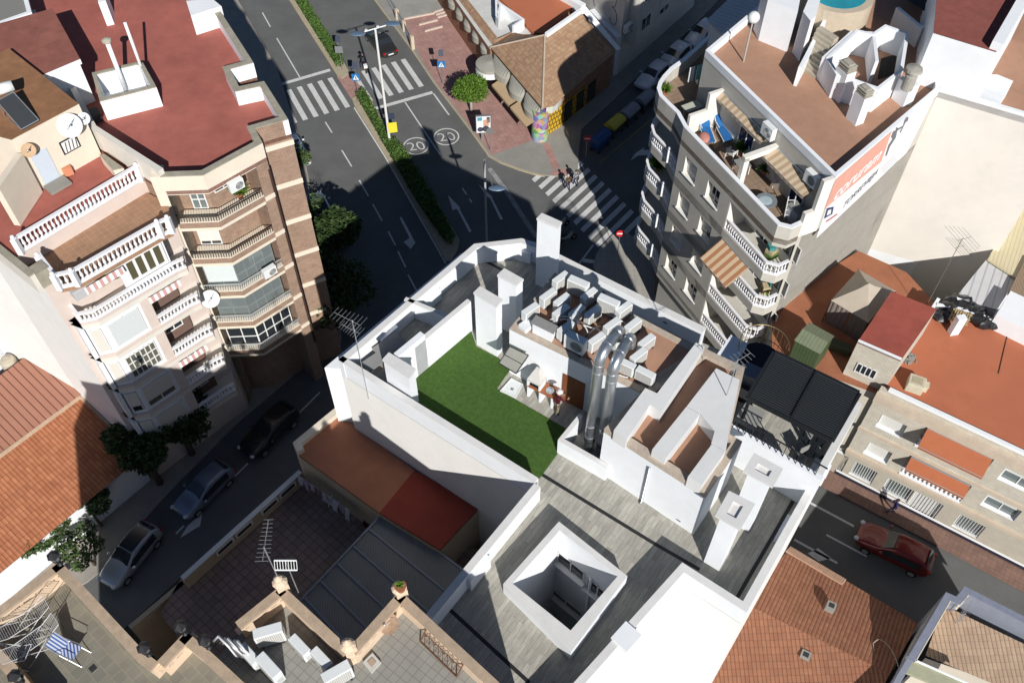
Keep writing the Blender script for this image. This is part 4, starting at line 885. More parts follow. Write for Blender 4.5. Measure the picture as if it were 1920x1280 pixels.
# solar heater
t = thing('solar_water_heater', 'solar water heater with white tank and dark tilted panel on the rusty roof', 'solar heater', P(45, 240, hz)); b = MB(PLASTIC); ta, tb_ = P(-8, 170, hz+1.15), P(24, 160, hz+1.15); b.cyl(ta, tb_, .28, n=16); b.build('tank', t, smooth=True)
b = MB(plain('solar_panel', (.05, .055, .06), .25)); pv = [P(-6, 190, hz+1.0), P(25, 173, hz+1.0), P(73, 225, hz+.12), P(40, 243, hz+.12)]; b.faces(pv+[p-Vector((0, 0, .07)) for p in pv], [(0, 1, 2, 3), (7, 6, 5, 4), (0, 4, 5, 1), (1, 5, 6, 2), (2, 6, 7, 3), (3, 7, 4, 0)]); b.build('panel', t)
b = MB(ALU)
for p, q in zip(pv, pv[1:]+pv[:1]): b.cyl(p+Vector((0, 0, .01)), q+Vector((0, 0, .01)), .025, n=5)
for p in pv[:2]: b.cyl(p, Vector((p.x, p.y, hz)), .02, n=5); b.cyl(Vector((p.x, p.y, hz+.02)), pv[3] if p is pv[0] else pv[2], .015, n=5)
b.build('frame', t)
# clutter on the balconies
def clutter(F, px, name, lab, cat, m, w=.6, d=.5, h=.6, o=-.6, m2=None):
    u, z = F.px(*px); q = F.at(u, 0, o); t = thing(name, lab, cat, (q.x, q.y, z)); b = MB(m); b.box(q.x, q.y, z, w, d, h*.85, math.atan2(F.d.y, F.d.x)+random.uniform(-.4, .4)); b.build('body', t, bevel=.03); b = MB(m2 or m); b.box(q.x, q.y, z+h*.85, w*1.06, d*1.06, h*.15, math.atan2(F.d.y, F.d.x)); b.build('top', t); return t
G = Face(S[2], S[3]); zt_ = LV[0]
clutter(G, (170, 560), 'folding_table', 'grey folding table on the cluttered balcony of the pink block', 'table', plain('pale_grey', (.5, .5, .5), .6), 1.2, .6, .7); clutter(G, (222, 530), 'storage_bin', 'dark bin with white lid on the cluttered balcony of the pink block', 'bin', RUBBER, .6, .6, .6, -.6, PLASTIC)
clutter(G, (207, 541), 'cardboard_box', 'beige box between the table and the dark bin on the cluttered balcony', 'box', mat('cardboard', (.50, .40, .24), .9), .5, .5, .5)
# ================================================================== TILED HOUSES AT THE LEFT EDGE
ORTILE = mat('orange_barrel_tiles', (.50, .20, .10), .9, .15, 1.2, .15, pattern='roof', col2=(.40, .145, .07), size=(.24, .42), bump=.7)
th = thing('tiled_house', 'low white house with an orange barrel tile roof beside the footpath', 'house', P(0, 1075, 0)); E0, E1 = P(-160, 1206, 3.2), P(262, 860, 3.2); rd = (E1-E0).normalized(); up_ = Vector((-rd.y, rd.x, 0)); up_ = up_ if up_.x < 0 or up_.y > 0 else -up_
K0, K1 = P(-210, 1010, 4.9), P(150, 743, 4.9)
b = MB(ORTILE); b.face([E0, E1, P(252, 838, 3.4), K1, K0]); b.build('roof', th)
b = MB(WHITE); o_ = [(p.xy) for p in (E0, E1)]; inn = Vector((up_.x, up_.y)); b.prism([o_[0]+inn*.35, o_[1]+inn*.35, K1.xy, K0.xy], 0, 3.05); b.build('walls', th)
b = MB(mat('beige_ridge', (.52, .38, .27), .9, .2, 4., .3)); b.tube([K0, K1], .17, 8); b.tube([K1, P(252, 838, 3.45)], .12, 8); b.build('ridge', th)
th2 = thing('corrugated_roof_house', 'house with a brown corrugated metal roof next to the white party wall', 'house', P(0, 800, 0)); BRCOR = mat('brown_corrugated', (.36, .17, .115), .7, .08, 1., .1, pattern='ribs', size=(.42, 1.), mcol=(.14, .055, .04), bump=.5)
b = MB(BRCOR); b.face([P(-210, 1000, 5.2), P(155, 737, 5.2), P(58, 661, 6.4), P(-200, 850, 6.4)]); b.build('roof', th2); b = MB(CREAM); w_ = [P2(-210, 1000, 5.0), P2(153, 737, 5.0), P2(58, 663, 5.0), P2(-200, 850, 5.0)]; b.prism(w_, 0, 5.05); b.build('walls', th2)
th3 = thing('courtyard_house', 'white walled patio house behind the brown corrugated roof', 'house', P(0, 640, 0)); b = MB(WHITE); b.prism(PP([(-150, 680), (20, 640), (35, 655), (60, 668), (-120, 790)], 4.6), 0, 5.4); b.build('walls', th3); b = MB(DULLRED); b.prism(PP([(-100, 560), (14, 622), (-4, 642), (-100, 690)], 6.2), 0, 6.2); b.build('roof', th3)
b = MB(WHITE); lat = PP([(0, 676), (32, 650)], 5.4); b.strip(lat, .06, 5.4, 5.5); b.strip(lat, .06, 6.3, 6.4)
for i in range(12): q = lat[0].lerp(lat[1], i/11); b.box(q.x, q.y, 5.4, .04, .05, 1.)
for i in range(5): b.strip(lat, .03, 5.5+i*.18, 5.53+i*.18)
b.build('lattice', th3)
t = thing('water_tank', 'round beige water tank on the patio house at the left edge', 'tank', P(26, 688, 5.4)); b = MB(mat('beige_tank', (.52, .46, .36), .9)); q = P(24, 690, 5.4); b.lathe(tuple(q), [(.5, 0), (.5, .8), (.42, .95), (.2, 1.), (.2, 1.05)], 18); b.build('body', t)
# ================================================================== RED ROOFED HOUSE WITH COURTYARD (centre left)
ZE, ZK = 13.4, 10.6
eh = thing('courtyard_house', 'house with two tone red roof and shaded tiled courtyard below the white party wall', 'house', P(560, 880, 0))
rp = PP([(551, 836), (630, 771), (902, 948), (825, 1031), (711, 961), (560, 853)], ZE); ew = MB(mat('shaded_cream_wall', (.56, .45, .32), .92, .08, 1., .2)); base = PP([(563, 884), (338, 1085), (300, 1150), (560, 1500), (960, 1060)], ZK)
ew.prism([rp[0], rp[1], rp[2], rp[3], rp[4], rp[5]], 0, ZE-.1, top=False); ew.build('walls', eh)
er = MB(mat('orange_brown_roof', (.40, .165, .095), .9, .15, 1., .3)); sp0, sp1 = P2(777, 881, ZE), P2(711, 961, ZE); er.sheet([rp[0], rp[1], sp0, sp1, rp[5]], ZE); er.build('roof', eh)
er = MB(mat('deep_red_roof', (.30, .055, .035), .9, .15, 1., .35)); er.sheet([sp0, rp[2], rp[3], sp1], ZE+.003); er.build('red_roof', eh)
ek = MB(CREAM); ek.strip([rp[5], rp[0], rp[1]], -.35 if (rp[0]-rp[5]).cross(rp[1]-rp[0]) < 0 else .35, ZE-.1, ZE+.35); ek.build('roof_kerb', eh)
CTILE = mat('courtyard_tiles', (.34, .25, .21), .8, .2, 1., .35, pattern='tile', col2=(.28, .20, .17), size=(.4, .4), mortar=.02, mcol=(.17, .12, .10), offset=0.)
ec = MB(CTILE, angle(P2(563, 884, ZK), P2(338, 1085, ZK))); ec.prism(base, 0, ZK); ec.build('courtyard', eh)
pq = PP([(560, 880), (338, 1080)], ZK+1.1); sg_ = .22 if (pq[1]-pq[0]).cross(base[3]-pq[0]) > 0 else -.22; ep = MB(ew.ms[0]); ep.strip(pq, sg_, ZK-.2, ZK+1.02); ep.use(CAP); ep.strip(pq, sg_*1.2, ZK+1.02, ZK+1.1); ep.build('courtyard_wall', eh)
FV = Face(pq[0], pq[1]).off(-abs(sg_)) if False else Face(pq[0]+Vector((.0, 0)), pq[1]); FV = Face(pq[0]+(Vector((-(pq[1]-pq[0]).y, (pq[1]-pq[0]).x)).normalized())*sg_, pq[1]+(Vector((-(pq[1]-pq[0]).y, (pq[1]-pq[0]).x)).normalized())*sg_)
for c in (.22, .60):
    for k in (-.62, .62):
        u = FV.L*c+k; f_ = MB(WFRAME); FV.box(f_, u-.55, u+.55, ZK+.5, ZK+.92, .005, .05); fo = f_.build('vent_frame', eh); g_ = MB(RUBBER); FV.box(g_, u-.45, u+.45, ZK+.58, ZK+.84, .03, .056); g_.build('vent_slot', fo)
FE = Face(rp[5], rp[3]); u, z = FE.px(680, 955); FE.window(eh, u-.5, u+.5, ZK+.8, ZK+2.1, o=.02, nx=3, nz=3); d_ = MB(plain('grey_door', (.3, .3, .31), .6)); FE.box(d_, u+.8, u+2.1, ZK, ZK+2.2, .005, .05); d_.build('door', eh)
CORR = mat('grey_corrugated', (.25, .25, .235), .6, .12, .8, .35, pattern='ribs', size=(.12, 1.), mcol=(.17, .17, .16), bump=.3)
cr_ = thing('lean_to_roof', 'grey corrugated lean to roof with pale battens over part of the courtyard', 'roof', P(724, 958, 12.9)); q4 = [P(724.7, 958, 13.0), P(880, 1075, 13.0), P(690, 1290, 12.4), P(555, 1138, 12.4)]; b = MB(CORR); b.faces(q4+[p-Vector((0, 0, .06)) for p in q4], [(0, 1, 2, 3), (7, 6, 5, 4), (0, 4, 5, 1), (1, 5, 6, 2), (2, 6, 7, 3), (3, 7, 4, 0)]); b.build('sheets', cr_)
b = MB(GREYM)
for k in (0., .19, .37, .55, .73, .90): b.obox(q4[0].lerp(q4[3], k)+Vector((0, 0, .01)), q4[1].lerp(q4[2], k)-q4[0].lerp(q4[3], k), (q4[3]-q4[0]).normalized()*.09, (0, 0, .05))
b.obox(q4[0]-Vector((0, 0, .08)), q4[3]-q4[0], (q4[1]-q4[0]).normalized()*-.1, (0, 0, .16)); b.build('battens', cr_)
for k in (0.05, .5, .95):
    b = MB(GREYM); p = q4[0].lerp(q4[3], k); b.box(p.x, p.y, ZK, .08, .08, p.z-ZK-.1); b.build('post', cr_)
def plastic_chair(px, z, rz, lab, m=PLASTIC):
    q = P(px[0], px[1], z); t = thing('plastic_chair', lab, 'chair', q); c, s_ = math.cos(rz), math.sin(rz); W = lambda x, y, zz: Vector((q.x+x*c-y*s_, q.y+x*s_+y*c, z+zz)); b = MB(m); b.obox(W(-.24, -.22, .40), W(.24, -.22, .40)-W(-.24, -.22, .40), W(-.24, .24, .40)-W(-.24, -.22, .40), (0, 0, .035)); b.build('seat', t)
    b = MB(m); b.obox(W(-.25, .22, .42), W(.25, .22, .42)-W(-.25, .22, .42), W(0, .06, 0)-W(0, .02, 0), (W(0, .12, .45)-W(0, 0, 0))); b.build('backrest', t)
    b = MB(m); b.obox(W(-.29, -.2, .6), W(-.23, -.2, .6)-W(-.29, -.2, .6), W(-.29, .26, .6)-W(-.29, -.2, .6), (0, 0, .03)); b.obox(W(.23, -.2, .6), W(.29, -.2, .6)-W(.23, -.2, .6), W(.23, .26, .6)-W(.23, -.2, .6), (0, 0, .03)); b.build('armrests', t)
    for i in (-1, 1):
        for j in (-1, 1): b = MB(m); b.cyl(W(i*.27, j*.25, 0), W(i*.25, j*.2, .6 if j < 0 else .5), .025, .03, 6); b.build('leg', t)
    return t
plastic_chair((630, 948), ZK, 2.6, 'white plastic chair below the laundry in the shaded courtyard')
t = thing('bucket', 'dark red bucket at the edge of the grey corrugated roof', 'bucket', P(693, 985, ZK)); b = MB(plain('red_plastic', (.25, .02, .03), .5)); b.lathe(tuple(P(692, 987, ZK)), [(.2, 0), (.27, .4), (.29, .42), (.24, .42), (.18, .05)], 16); b.build('body', t)
lnA, lnB = FE.at(.2, ZK+1.9, .6), FE.at(FE.L*.42, ZK+1.9, .6); t = thing('clothes_line', 'row of pale laundry on a line along the courtyard house wall', 'laundry', lnA); b = MB(PLASTIC); b.cyl(lnA, lnB, .008, n=4); b.build('line', t); cols = [(.62, .6, .66), (.45, .42, .55), (.6, .58, .62), (.3, .18, .2), (.55, .55, .62), (.5, .48, .55)]
for i in range(9):
    k = i/9+.02; m = plain('laundry_cloth_'+'abcdef'[i % 6], cols[i % 6], .9); b = MB(m); p = lnA.lerp(lnB, k); q = lnA.lerp(lnB, k+.085); dz = random.uniform(.5, .95); o = FE.n*random.uniform(.02, .22); oo = Vector((o.x, o.y, 0)); n4 = 5; vs = []
    for j in range(4): vs += [p.lerp(q, a/n4)-Vector((0, 0, dz*j/3))+oo*(j/3)+Vector((FE.n.x, FE.n.y, 0))*(.05*math.sin(a*2.3+i+j)) for a in range(n4+1)]
    b.faces(vs, [(j*(n4+1)+a, j*(n4+1)+a+1, (j+1)*(n4+1)+a+1, (j+1)*(n4+1)+a) for j in range(3) for a in range(n4)]); b.build('cloth', t)
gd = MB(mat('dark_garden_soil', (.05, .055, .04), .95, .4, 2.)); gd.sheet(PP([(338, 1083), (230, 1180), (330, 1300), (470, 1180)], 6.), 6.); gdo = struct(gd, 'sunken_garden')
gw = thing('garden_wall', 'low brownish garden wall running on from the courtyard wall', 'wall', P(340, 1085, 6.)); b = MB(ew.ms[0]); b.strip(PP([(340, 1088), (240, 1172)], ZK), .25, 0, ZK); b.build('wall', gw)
t = thing('garden_table', 'round white table top in the dark sunken garden', 'table', P(306, 1153, 8)); b = MB(PLASTIC); q = P(306, 1153, 8.7); b.cyl((q.x, q.y, 8.66), (q.x, q.y, 8.7), .42, n=24); b.build('tabletop', t); b = MB(PLASTIC); b.cyl((q.x, q.y, 6.), (q.x, q.y, 8.66), .05, n=8); b.build('leg', t)
# ================================================================== CREAM HOUSE WITH ARCADED PARAPETS (bottom left)
ZH, ZHP = 22.4, 23.35
CREAMH = mat('peach_cream_render', (.72, .56, .41), .9, .1, 1.5, .2, bump=.06); PEACHCAP = mat('stained_peach_coping', (.54, .41, .29), .92, .22, 3., .45, bump=.1)
TILEG = mat('grey_square_tiles', (.33, .32, .285), .7, .1, 1.2, .2, pattern='tile', col2=(.30, .29, .26), size=(.31, .31), mortar=.012, mcol=(.20, .19, .17), offset=0., bump=.06); TILEO = mat('olive_terrace_tiles', (.215, .205, .17), .85, .15, 1.2, .25, pattern='tile', col2=(.27, .255, .20), size=(.42, .42), mortar=.015, mcol=(.30, .27, .21), offset=.5, bump=.05)
ch = thing('cream_house', 'tall cream house with arcaded parapets and tiled roof terraces', 'house', P(113, 1051, 0))
h1 = PP([(-160, 1258), (113, 1051), (272, 1222), (296, 1240), (350, 1183), (392, 1218), (470, 1290), (700, 1560), (-300, 1560)], ZHP)
h2 = PP([(392, 1218), (442, 1167), (528, 1098), (655, 1216), (750, 1109), (1012, 1352), (800, 1600), (560, 1400)], ZHP)
b = MB(CREAMH); b.prism(h1, 0, ZH-.02, top=False); b.prism(h2, 0, ZH-.03, top=False); b.build('walls', ch)
b = MB(TILEO, angle(h1[1], h1[2])); b.sheet(h1, ZH); b.build('olive_terrace', ch); b = MB(TILEG, angle(h2[3], h2[4])); b.sheet(h2, ZH-.006); b.build('grey_terrace', ch)
def arcade(a, c, zf=ZH, zt=ZHP, inside=1., hole=True, step=.42, name='parapet'):
    a, c = Vector(a), Vector(c); d = (c-a).normalized(); n = Vector((-d.y, d.x))*inside; L = (c-a).length; t = .26; m = MB(CREAMH); F_ = Face(a, c)
    sgnt = t*inside; m.strip([a, c], sgnt, zf-.05, zf+.52); k = m.build(name, ch); m = MB(PEACHCAP); m.strip([a-n*.04, c-n*.04], sgnt*1.3, zt-.13, zt); m.build('coping', k)
    m = MB(CREAMH); m.strip([a, c], sgnt, zt-.3, zt-.13); nb = max(2, int(L/step))
    for i in range(nb+1):
        q = a+d*(L*i/nb); w = .13 if 0 < i < nb else .3; m.prism([q-d*w/2+n*.02, q+d*w/2+n*.02, q+d*w/2+n*(t-.02), q-d*w/2+n*(t-.02)], zf+.52, zt-.3)
    if not hole: m.strip([a+n*.05, c+n*.05], sgnt*.6, zf+.5, zt-.3)
    m.build('arcade', k); return k
arcade(h1[0], h1[1], inside=-1); arcade(h1[3], h1[4], inside=-1)
m = MB(CREAMH); m.strip([h1[1], h1[2], h1[3]], -.3, ZH-.05, ZHP-.12); m.use(PEACHCAP); m.strip([h1[1], h1[2], h1[3]], -.36, ZHP-.12, ZHP); m.build('parapet', ch)
m = MB(CREAMH); m.strip([h1[4], h1[5], h1[6], P2(540, 1380, ZHP)], -.3, ZH-.05, ZHP-.12); m.use(PEACHCAP); m.strip([h1[4], h1[5], h1[6], P2(540, 1380, ZHP)], -.36, ZHP-.12, ZHP); m.build('parapet', ch)
arcade(h2[1], h2[2], inside=-1, step=.34); arcade(h2[2], h2[3], inside=-1, hole=False, step=.34); arcade(h2[3], h2[4], inside=-1, step=.34); arcade(h2[4], h2[5], inside=-1, hole=False, step=.34)
m = MB(CREAMH)
for p in (h2[3], h2[4], h2[2]): m.box(p.x, p.y, ZH, .42, .42, 1.25, .6); m.lathe((p.x, p.y, ZH+1.25), [(.24, 0), (.28, .06), (.14, .2), (.16, .36), (.02, .5)], 10)
m.build('pier', ch)
lw_ = MB(PEACHCAP); lw_.prism(PP([(-40, 1180), (0, 1212), (60, 1285), (120, 1360), (60, 1380), (-60, 1250)], ZHP), ZH, ZHP-.02); 
m = MB(mat('brown_side_wall', (.40, .25, .13), .9, .2, 2., .3)); m.strip(PP([(-20, 1195), (30, 1245), (105, 1340)], ZHP), -.3, ZH-3., ZHP-.1); m.use(PEACHCAP); m.strip(PP([(-20, 1195), (30, 1245), (105, 1340)], ZHP), -.4, ZHP-.1, ZHP+.02); m.build('left_parapet', ch)
# lanterns on the piers
def lantern(px, z, lab):
    q = P(px[0], px[1], z); t = thing('pier_lantern', lab, 'lantern', q, 'black lanterns on the cream parapet'); b = MB(BLACKM); b.lathe(tuple(q), [(.12, 0), (.05, .08), (.05, .28), (.16, .33), (.16, .36)], 8); b.build('stem', t)
    b = MB(plain('smoky_lantern_glass', (.16, .17, .17), .2)); b.lathe((q.x, q.y, q.z+.36), [(.13, 0), (.19, .32)], 6); b.build('glass', t); b = MB(BLACKM); b.lathe((q.x, q.y, q.z+.68), [(.24, 0), (.22, .03), (.08, .17), (.03, .24)], 6)
    for i in range(6): a = 2*PI*i/6; b.cyl((q.x+.13*math.cos(a), q.y+.13*math.sin(a), q.z+.36), (q.x+.19*math.cos(a), q.y+.19*math.sin(a), q.z+.68), .012, n=4)
    b.build('cap', t)
lantern((113, 1056), ZHP, 'black lantern at the upper left corner of the olive tiled terrace'); lantern((280, 1226), ZHP, 'black lantern where the olive terrace parapet steps'); lantern((347, 1186), ZHP, 'black lantern beside the dark sunken garden'); lantern((392, 1212), ZHP, 'black lantern next to the bundle of pipes'); lantern((42, 1278), ZHP, 'black lantern at the bottom left picture corner')
# clothes airers and deck chair
AIR = plain('airer_white', (.62, .62, .62), .5)
def airer(px, z, rz, lab, n=12):
    q = P(px[0], px[1], z); t = thing('clothes_airer', lab, 'clothes airer', q); c, s_ = math.cos(rz), math.sin(rz); W = lambda x, y, zz: Vector((q.x+x*c-y*s_, q.y+x*s_+y*c, z+zz)); b = MB(AIR)
    for x0, x1, z0, z1 in ((-.55, .55, .95, .95), (-1.0, -.55, 1.25, .95), (.55, 1.0, .95, 1.25)):
        b.cyl(W(x0, -.28, z0), W(x1, -.28, z1), .014, n=5); b.cyl(W(x0, .28, z0), W(x1, .28, z1), .014, n=5)
        m_ = n if x1-x0 > .9 else n//2
        for i in range(m_+1): k = i/m_; b.cyl(W(lerp(x0, x1, k), -.28, lerp(z0, z1, k)), W(lerp(x0, x1, k), .28, lerp(z0, z1, k)), .007 if 0 < i < m_ else .014, n=4)
    b.build('rack', t)
    for y in (-.28, .28): k = MB(AIR); k.cyl(W(-.6, y, 0), W(.5, y, .95), .014, n=5); k.cyl(W(.6, y, 0), W(-.5, y, .95), .014, n=5); k.build('legs', t)
airer((78, 1220), ZH, .75, 'large white clothes airer near the arcade of the olive terrace', 16); airer((60, 1185), ZH, .70, 'clothes airer standing against the arcade behind the large one', 14); airer((28, 1240), ZH, -.1, 'empty grey airer frame in the shaded left corner of the olive terrace', 4)
q = P(142, 1228, ZH); t = thing('folding_chair', 'folding garden chair with blue striped seat on the olive terrace', 'chair', q); BLS = mat('blue_striped_cloth', (.06, .12, .34), .9, .03, pattern='stripes', col2=(.55, .58, .66), size=(.11, .1), bump=0.); b = MB(BLS, .4); rz = -.35; c, s_ = math.cos(rz), math.sin(rz); W = lambda x, y, zz: Vector((q.x+x*c-y*s_, q.y+x*s_+y*c, ZH+zz))
b.faces([W(-.3, -.25, .42), W(.25, -.25, .42), W(.25, .25, .42), W(-.3, .25, .42)], [(0, 1, 2, 3)]); b.build('seat', t); b = MB(BLS, .4); b.face([W(-.3, -.25, .42), W(-.3, .25, .42), W(-.62, .25, 1.02), W(-.62, -.25, 1.02)]); b.build('backrest', t); b = MB(ALU)
for y in (-.27, .27): b.tube([W(.45, y, 0), W(-.3, y, .42), W(-.65, y, 1.05)], .014, 5); b.tube([W(-.45, y, 0), W(.27, y, .44), W(.3, y, .62), W(-.4, y, .66)], .014, 5)
b.cyl(W(.45, -.27, 0), W(.45, .27, 0), .014, n=5); b.cyl(W(-.45, -.27, 0), W(-.45, .27, 0), .014, n=5); b.cyl(W(-.65, -.27, 1.05), W(-.65, .27, 1.05), .014, n=5); b.build('frame', t)
t = thing('terrace_drain', 'small square drain grate in the olive tiles', 'drain', P(174, 1252, ZH)); b = MB(RUBBER); q = P(174, 1252, ZH); b.box(q.x, q.y, ZH, .22, .22, .012, angle(h1[1], h1[2])); b.build('grate', t)
GH = 'condensers on the cream house'
for x, y, rz, pr, lab in ((504, 1186, .3, ACL, 'condenser lying across the grey tiles below the aerial'), (561, 1208, -.75, AC, 'condenser leaning along the inner arcade at its far end'), (602, 1232, -.75, AC, 'condenser along the inner arcade nearer the corner'), (632, 1262, .55, ACL, 'ribbed condenser at the foot of the inner corner pier'),
                         (466, 1225, -.75, AC, 'partly shaded condenser by the pipe bundle'), (505, 1250, -.75, ACL, 'long white condenser in the shade of the cream house patio')):
    q = P(x, y, ZH+.7); pr.at((q.x, q.y, ZH), rz, lab, GH)
pbn = thing('pipe_bundle', 'bundle of white and grey pipes crossing the cream parapet', 'pipes', P(425, 1200, ZHP)); 
for i in range(7):
    b = MB([HOSE, HOSED, GREYM][i % 3]); o = i*6; b.tube([P(400+o, 1202+o*.2, ZH+.5), P(410+o, 1192+o*.25, ZHP+.15), P(430+o*.8, 1212+o*.2, ZHP+.1), P(446+o*.8, 1232, ZH+.3)], .05, 6); b.build('pipe', pbn, smooth=True)
q = P(531, 1103, ZH+.6); aerial(q, 3.4, 'white grid aerial on a mast at the peak of the cream arcade', 11, .5, 1.6, 1.5, mid=False)
t = thing('grid_aerial', 'white grid reflector aerial above the cream arcade peak', 'aerial', P(526, 1100, ZHP)); b = MB(PLASTIC); ga = P(514, 1050, ZH+3.2); gx = Vector((.75, 0, 0)); gz_ = Vector((0, -.2, -.32))
for i in range(9): b.cyl(ga+gx*(i/8), ga+gx*(i/8)+gz_, .012, n=4)
b.cyl(ga, ga+gx, .03, n=6); b.cyl(ga+gz_, ga+gx+gz_, .03, n=6); b.build('reflector', t); b = MB(ALU); b.cyl(ga+gx*.5, Vector((ga.x+.4, ga.y-.1, ZHP-.2)), .02, n=5); b.build('mast', t)
q = P(738, 1190, ZH); t = thing('satellite_dish', 'rusty beige satellite dish standing on the grey tiled terrace', 'satellite dish', q); ax = Vector((-.3, -.4, .86)).normalized(); c_ = q+Vector((-.1, .2, .55)); a = ax.orthogonal().normalized(); b_ = ax.cross(a); d_ = MB(mat('rusty_dish', (.52, .36, .25), .8, .3, 6., .4)); n = 20; vs = []
for rr, dz in ((.001, 0), (.2, .02), (.38, .08)): vs += [c_+(a*math.cos(2*PI*i/n)+b_*math.sin(2*PI*i/n))*rr+ax*dz for i in range(n)]
d_.faces(vs, [(k*n+i, k*n+(i+1) % n, (k+1)*n+(i+1) % n, (k+1)*n+i) for k in (0, 1) for i in range(n)]); d_.build('reflector', t, smooth=True); b = MB(ALU); b.cyl(q, c_, .03, n=6); b.cyl(c_+a*.3, c_+ax*.45, .012, n=5); b.ball(c_+ax*.45, .06, n=8, m=6); b.build('stand', t)
t = thing('skylight', 'low square roof skylight with pale frame on the grey tiles', 'skylight', P(696, 1243, ZH)); pl = PP([(680, 1240), (698, 1222), (714, 1240), (696, 1260)], ZH+.15); b = MB(mat('skylight_frame', (.56, .55, .52), .8)); b.prism(pl, ZH, ZH+.12); b.build('frame', t); b = MB(mat('skylight_pane', (.44, .34, .26), .5)); c = sum(pl, Vector((0, 0)))/4; b.prism([c+(p-c)*.5 for p in pl], ZH+.12, ZH+.15); b.build('pane', t)
# rusty bed frame leaning against the parapet
t = thing('iron_headboard', 'rusty scrolled iron frame leaning on the right parapet of the grey tiled terrace', 'iron frame', P(820, 1235, ZH)); IR = mat('rusty_iron', (.20, .095, .05), .8, .3, 8.); A0, A1 = P(788, 1202, ZH+.02), P(856, 1268, ZH+.02); lean = Vector((.28, .25, .72)); b = MB(IR)
for k in (0, .62, 1.): b.cyl(A0+lean*k, A1+lean*k, .025 if k != .62 else .016, n=6)
for i in range(9): s = i/8; p = A0.lerp(A1, s); b.cyl(p, p+lean, .028 if i in (0, 8) else .012, n=5)
for i in range(4):
    p = A0.lerp(A1, (i+.5)/4)+lean*.45; dd = (A1-A0).normalized(); b.tube([p+dd*.16*math.cos(a)+lean*.2*math.sin(a) for a in [2*PI*j/12 for j in range(13)]], .01, 4)
b.build('frame', t)
bushy((752, 1105), ZHP+.4, .12, 40, 'small weed growing on the cream corner pier', m=LEAF, s=.1, name='weed')
# ================================================================== GREY BLOCK WITH THE CURVED CORNER (right)
GREYR = mat('warm_grey_render', (.56, .535, .475), .92, .08, 1.2, .25, bump=.08); CREAMW = mat('cream_reveal', (.76, .73, .66), .9, .04, 2.); BIGW = mat('cream_blank_wall', (.78, .735, .665), .93, .05, .6, .15, bump=.06)
ZI = 17.5
IA, IB = P2(1295.6, 251.2, ZI), P2(1458.5, 421.5, ZI); FI = Face(IA, IB)
curve = PP([(1324, 70), (1282, 108), (1257, 126), (1243, 141), (1235, 153), (1231.5, 165), (1236, 179), (1250, 193.5), (1268, 211)], ZI)
CH1, CH2 = P2(1485, 428, ZI), P2(1505, 419, ZI); V3_ = Vector((15.68, 35.6)); V3b = V(1474, 540, IA, IB).xy
farw = P2(1762, 167, 20.5); back = P2(1600, -120, 20.5); backL = P2(1441.6, 0, 20.5)
gbl = thing('apartment_building', 'grey rendered apartment block with curved corner, terrace and painted advert on its side wall', 'building', v3(IA, 0))
party = (farw-CH2).normalized(); endp = CH2+party*.35
uL = FI.px(1180+610/6.4, 220+330/6.4)[0]; s2u = lambda x, y: FI.px(1180+x/6.4, 380+y/6.4)[0]; uR = s2u(1150, 190)
nI = FI.n; LVL = [13.5, 10.5, 7.5, 4.5]
inn = lambda u, o: FI.at(u, 0, o).xy
outl = curve+[inn(uL, 0), inn(uR, 0), IB, CH1, CH2]
body = [curve[0]+Vector((1.5, .3)), curve[2]+Vector((1.6, -.6)), inn(uL-1.6, -1.7), inn(uL, -1.7), inn(uL, -.34), inn(uR, -.34), inn(uR, -1.6), inn(FI.L+.6, -1.6), CH2-nI*.2+party*.1, CH2, farw, back, backL+Vector((2, 2))]
b = MB(GREYR); b.prism(body, 0, 16.4, top=False); b.use(BIGW); b.face([v3(CH2-party*.0, 0), v3(farw, 0), v3(farw, 16.4), v3(CH2, 16.4)]) if False else None; b.build('walls', gbl)
# the windowed strip of the street front, with real openings
WS = []; sp = lambda x, y: FI.px(1180+x/6.4, 220+y/6.4); sq = lambda x, y: FI.px(1180+x/6.4, 380+y/6.4)
c1 = sp(680, 470)[0]; c1b = sp(790, 800)[0]; c2 = sp(945, 770)[0]; c2b = sp(1060, 1105)[0]; ww = 1.25
for zt in (15.7, 12.7, 9.7, 6.8):
    for u0 in (c1, c2): WS.append((u0, u0+ww, zt-1.35, zt))
b = MB(GREYR); FI.holed(b, uL, uR, 4.15, 15.84, WS, .30, CREAMW); b.build('street_front', gbl)
for i, (a, c, z0, z1) in enumerate(WS):
    FI.window(gbl, a, c, z0, z1, o=-.28, nx=2, nz=1, shutter=[.9, .0, .9, .55, .9, .85, 0., 0.][i], sill=.08)
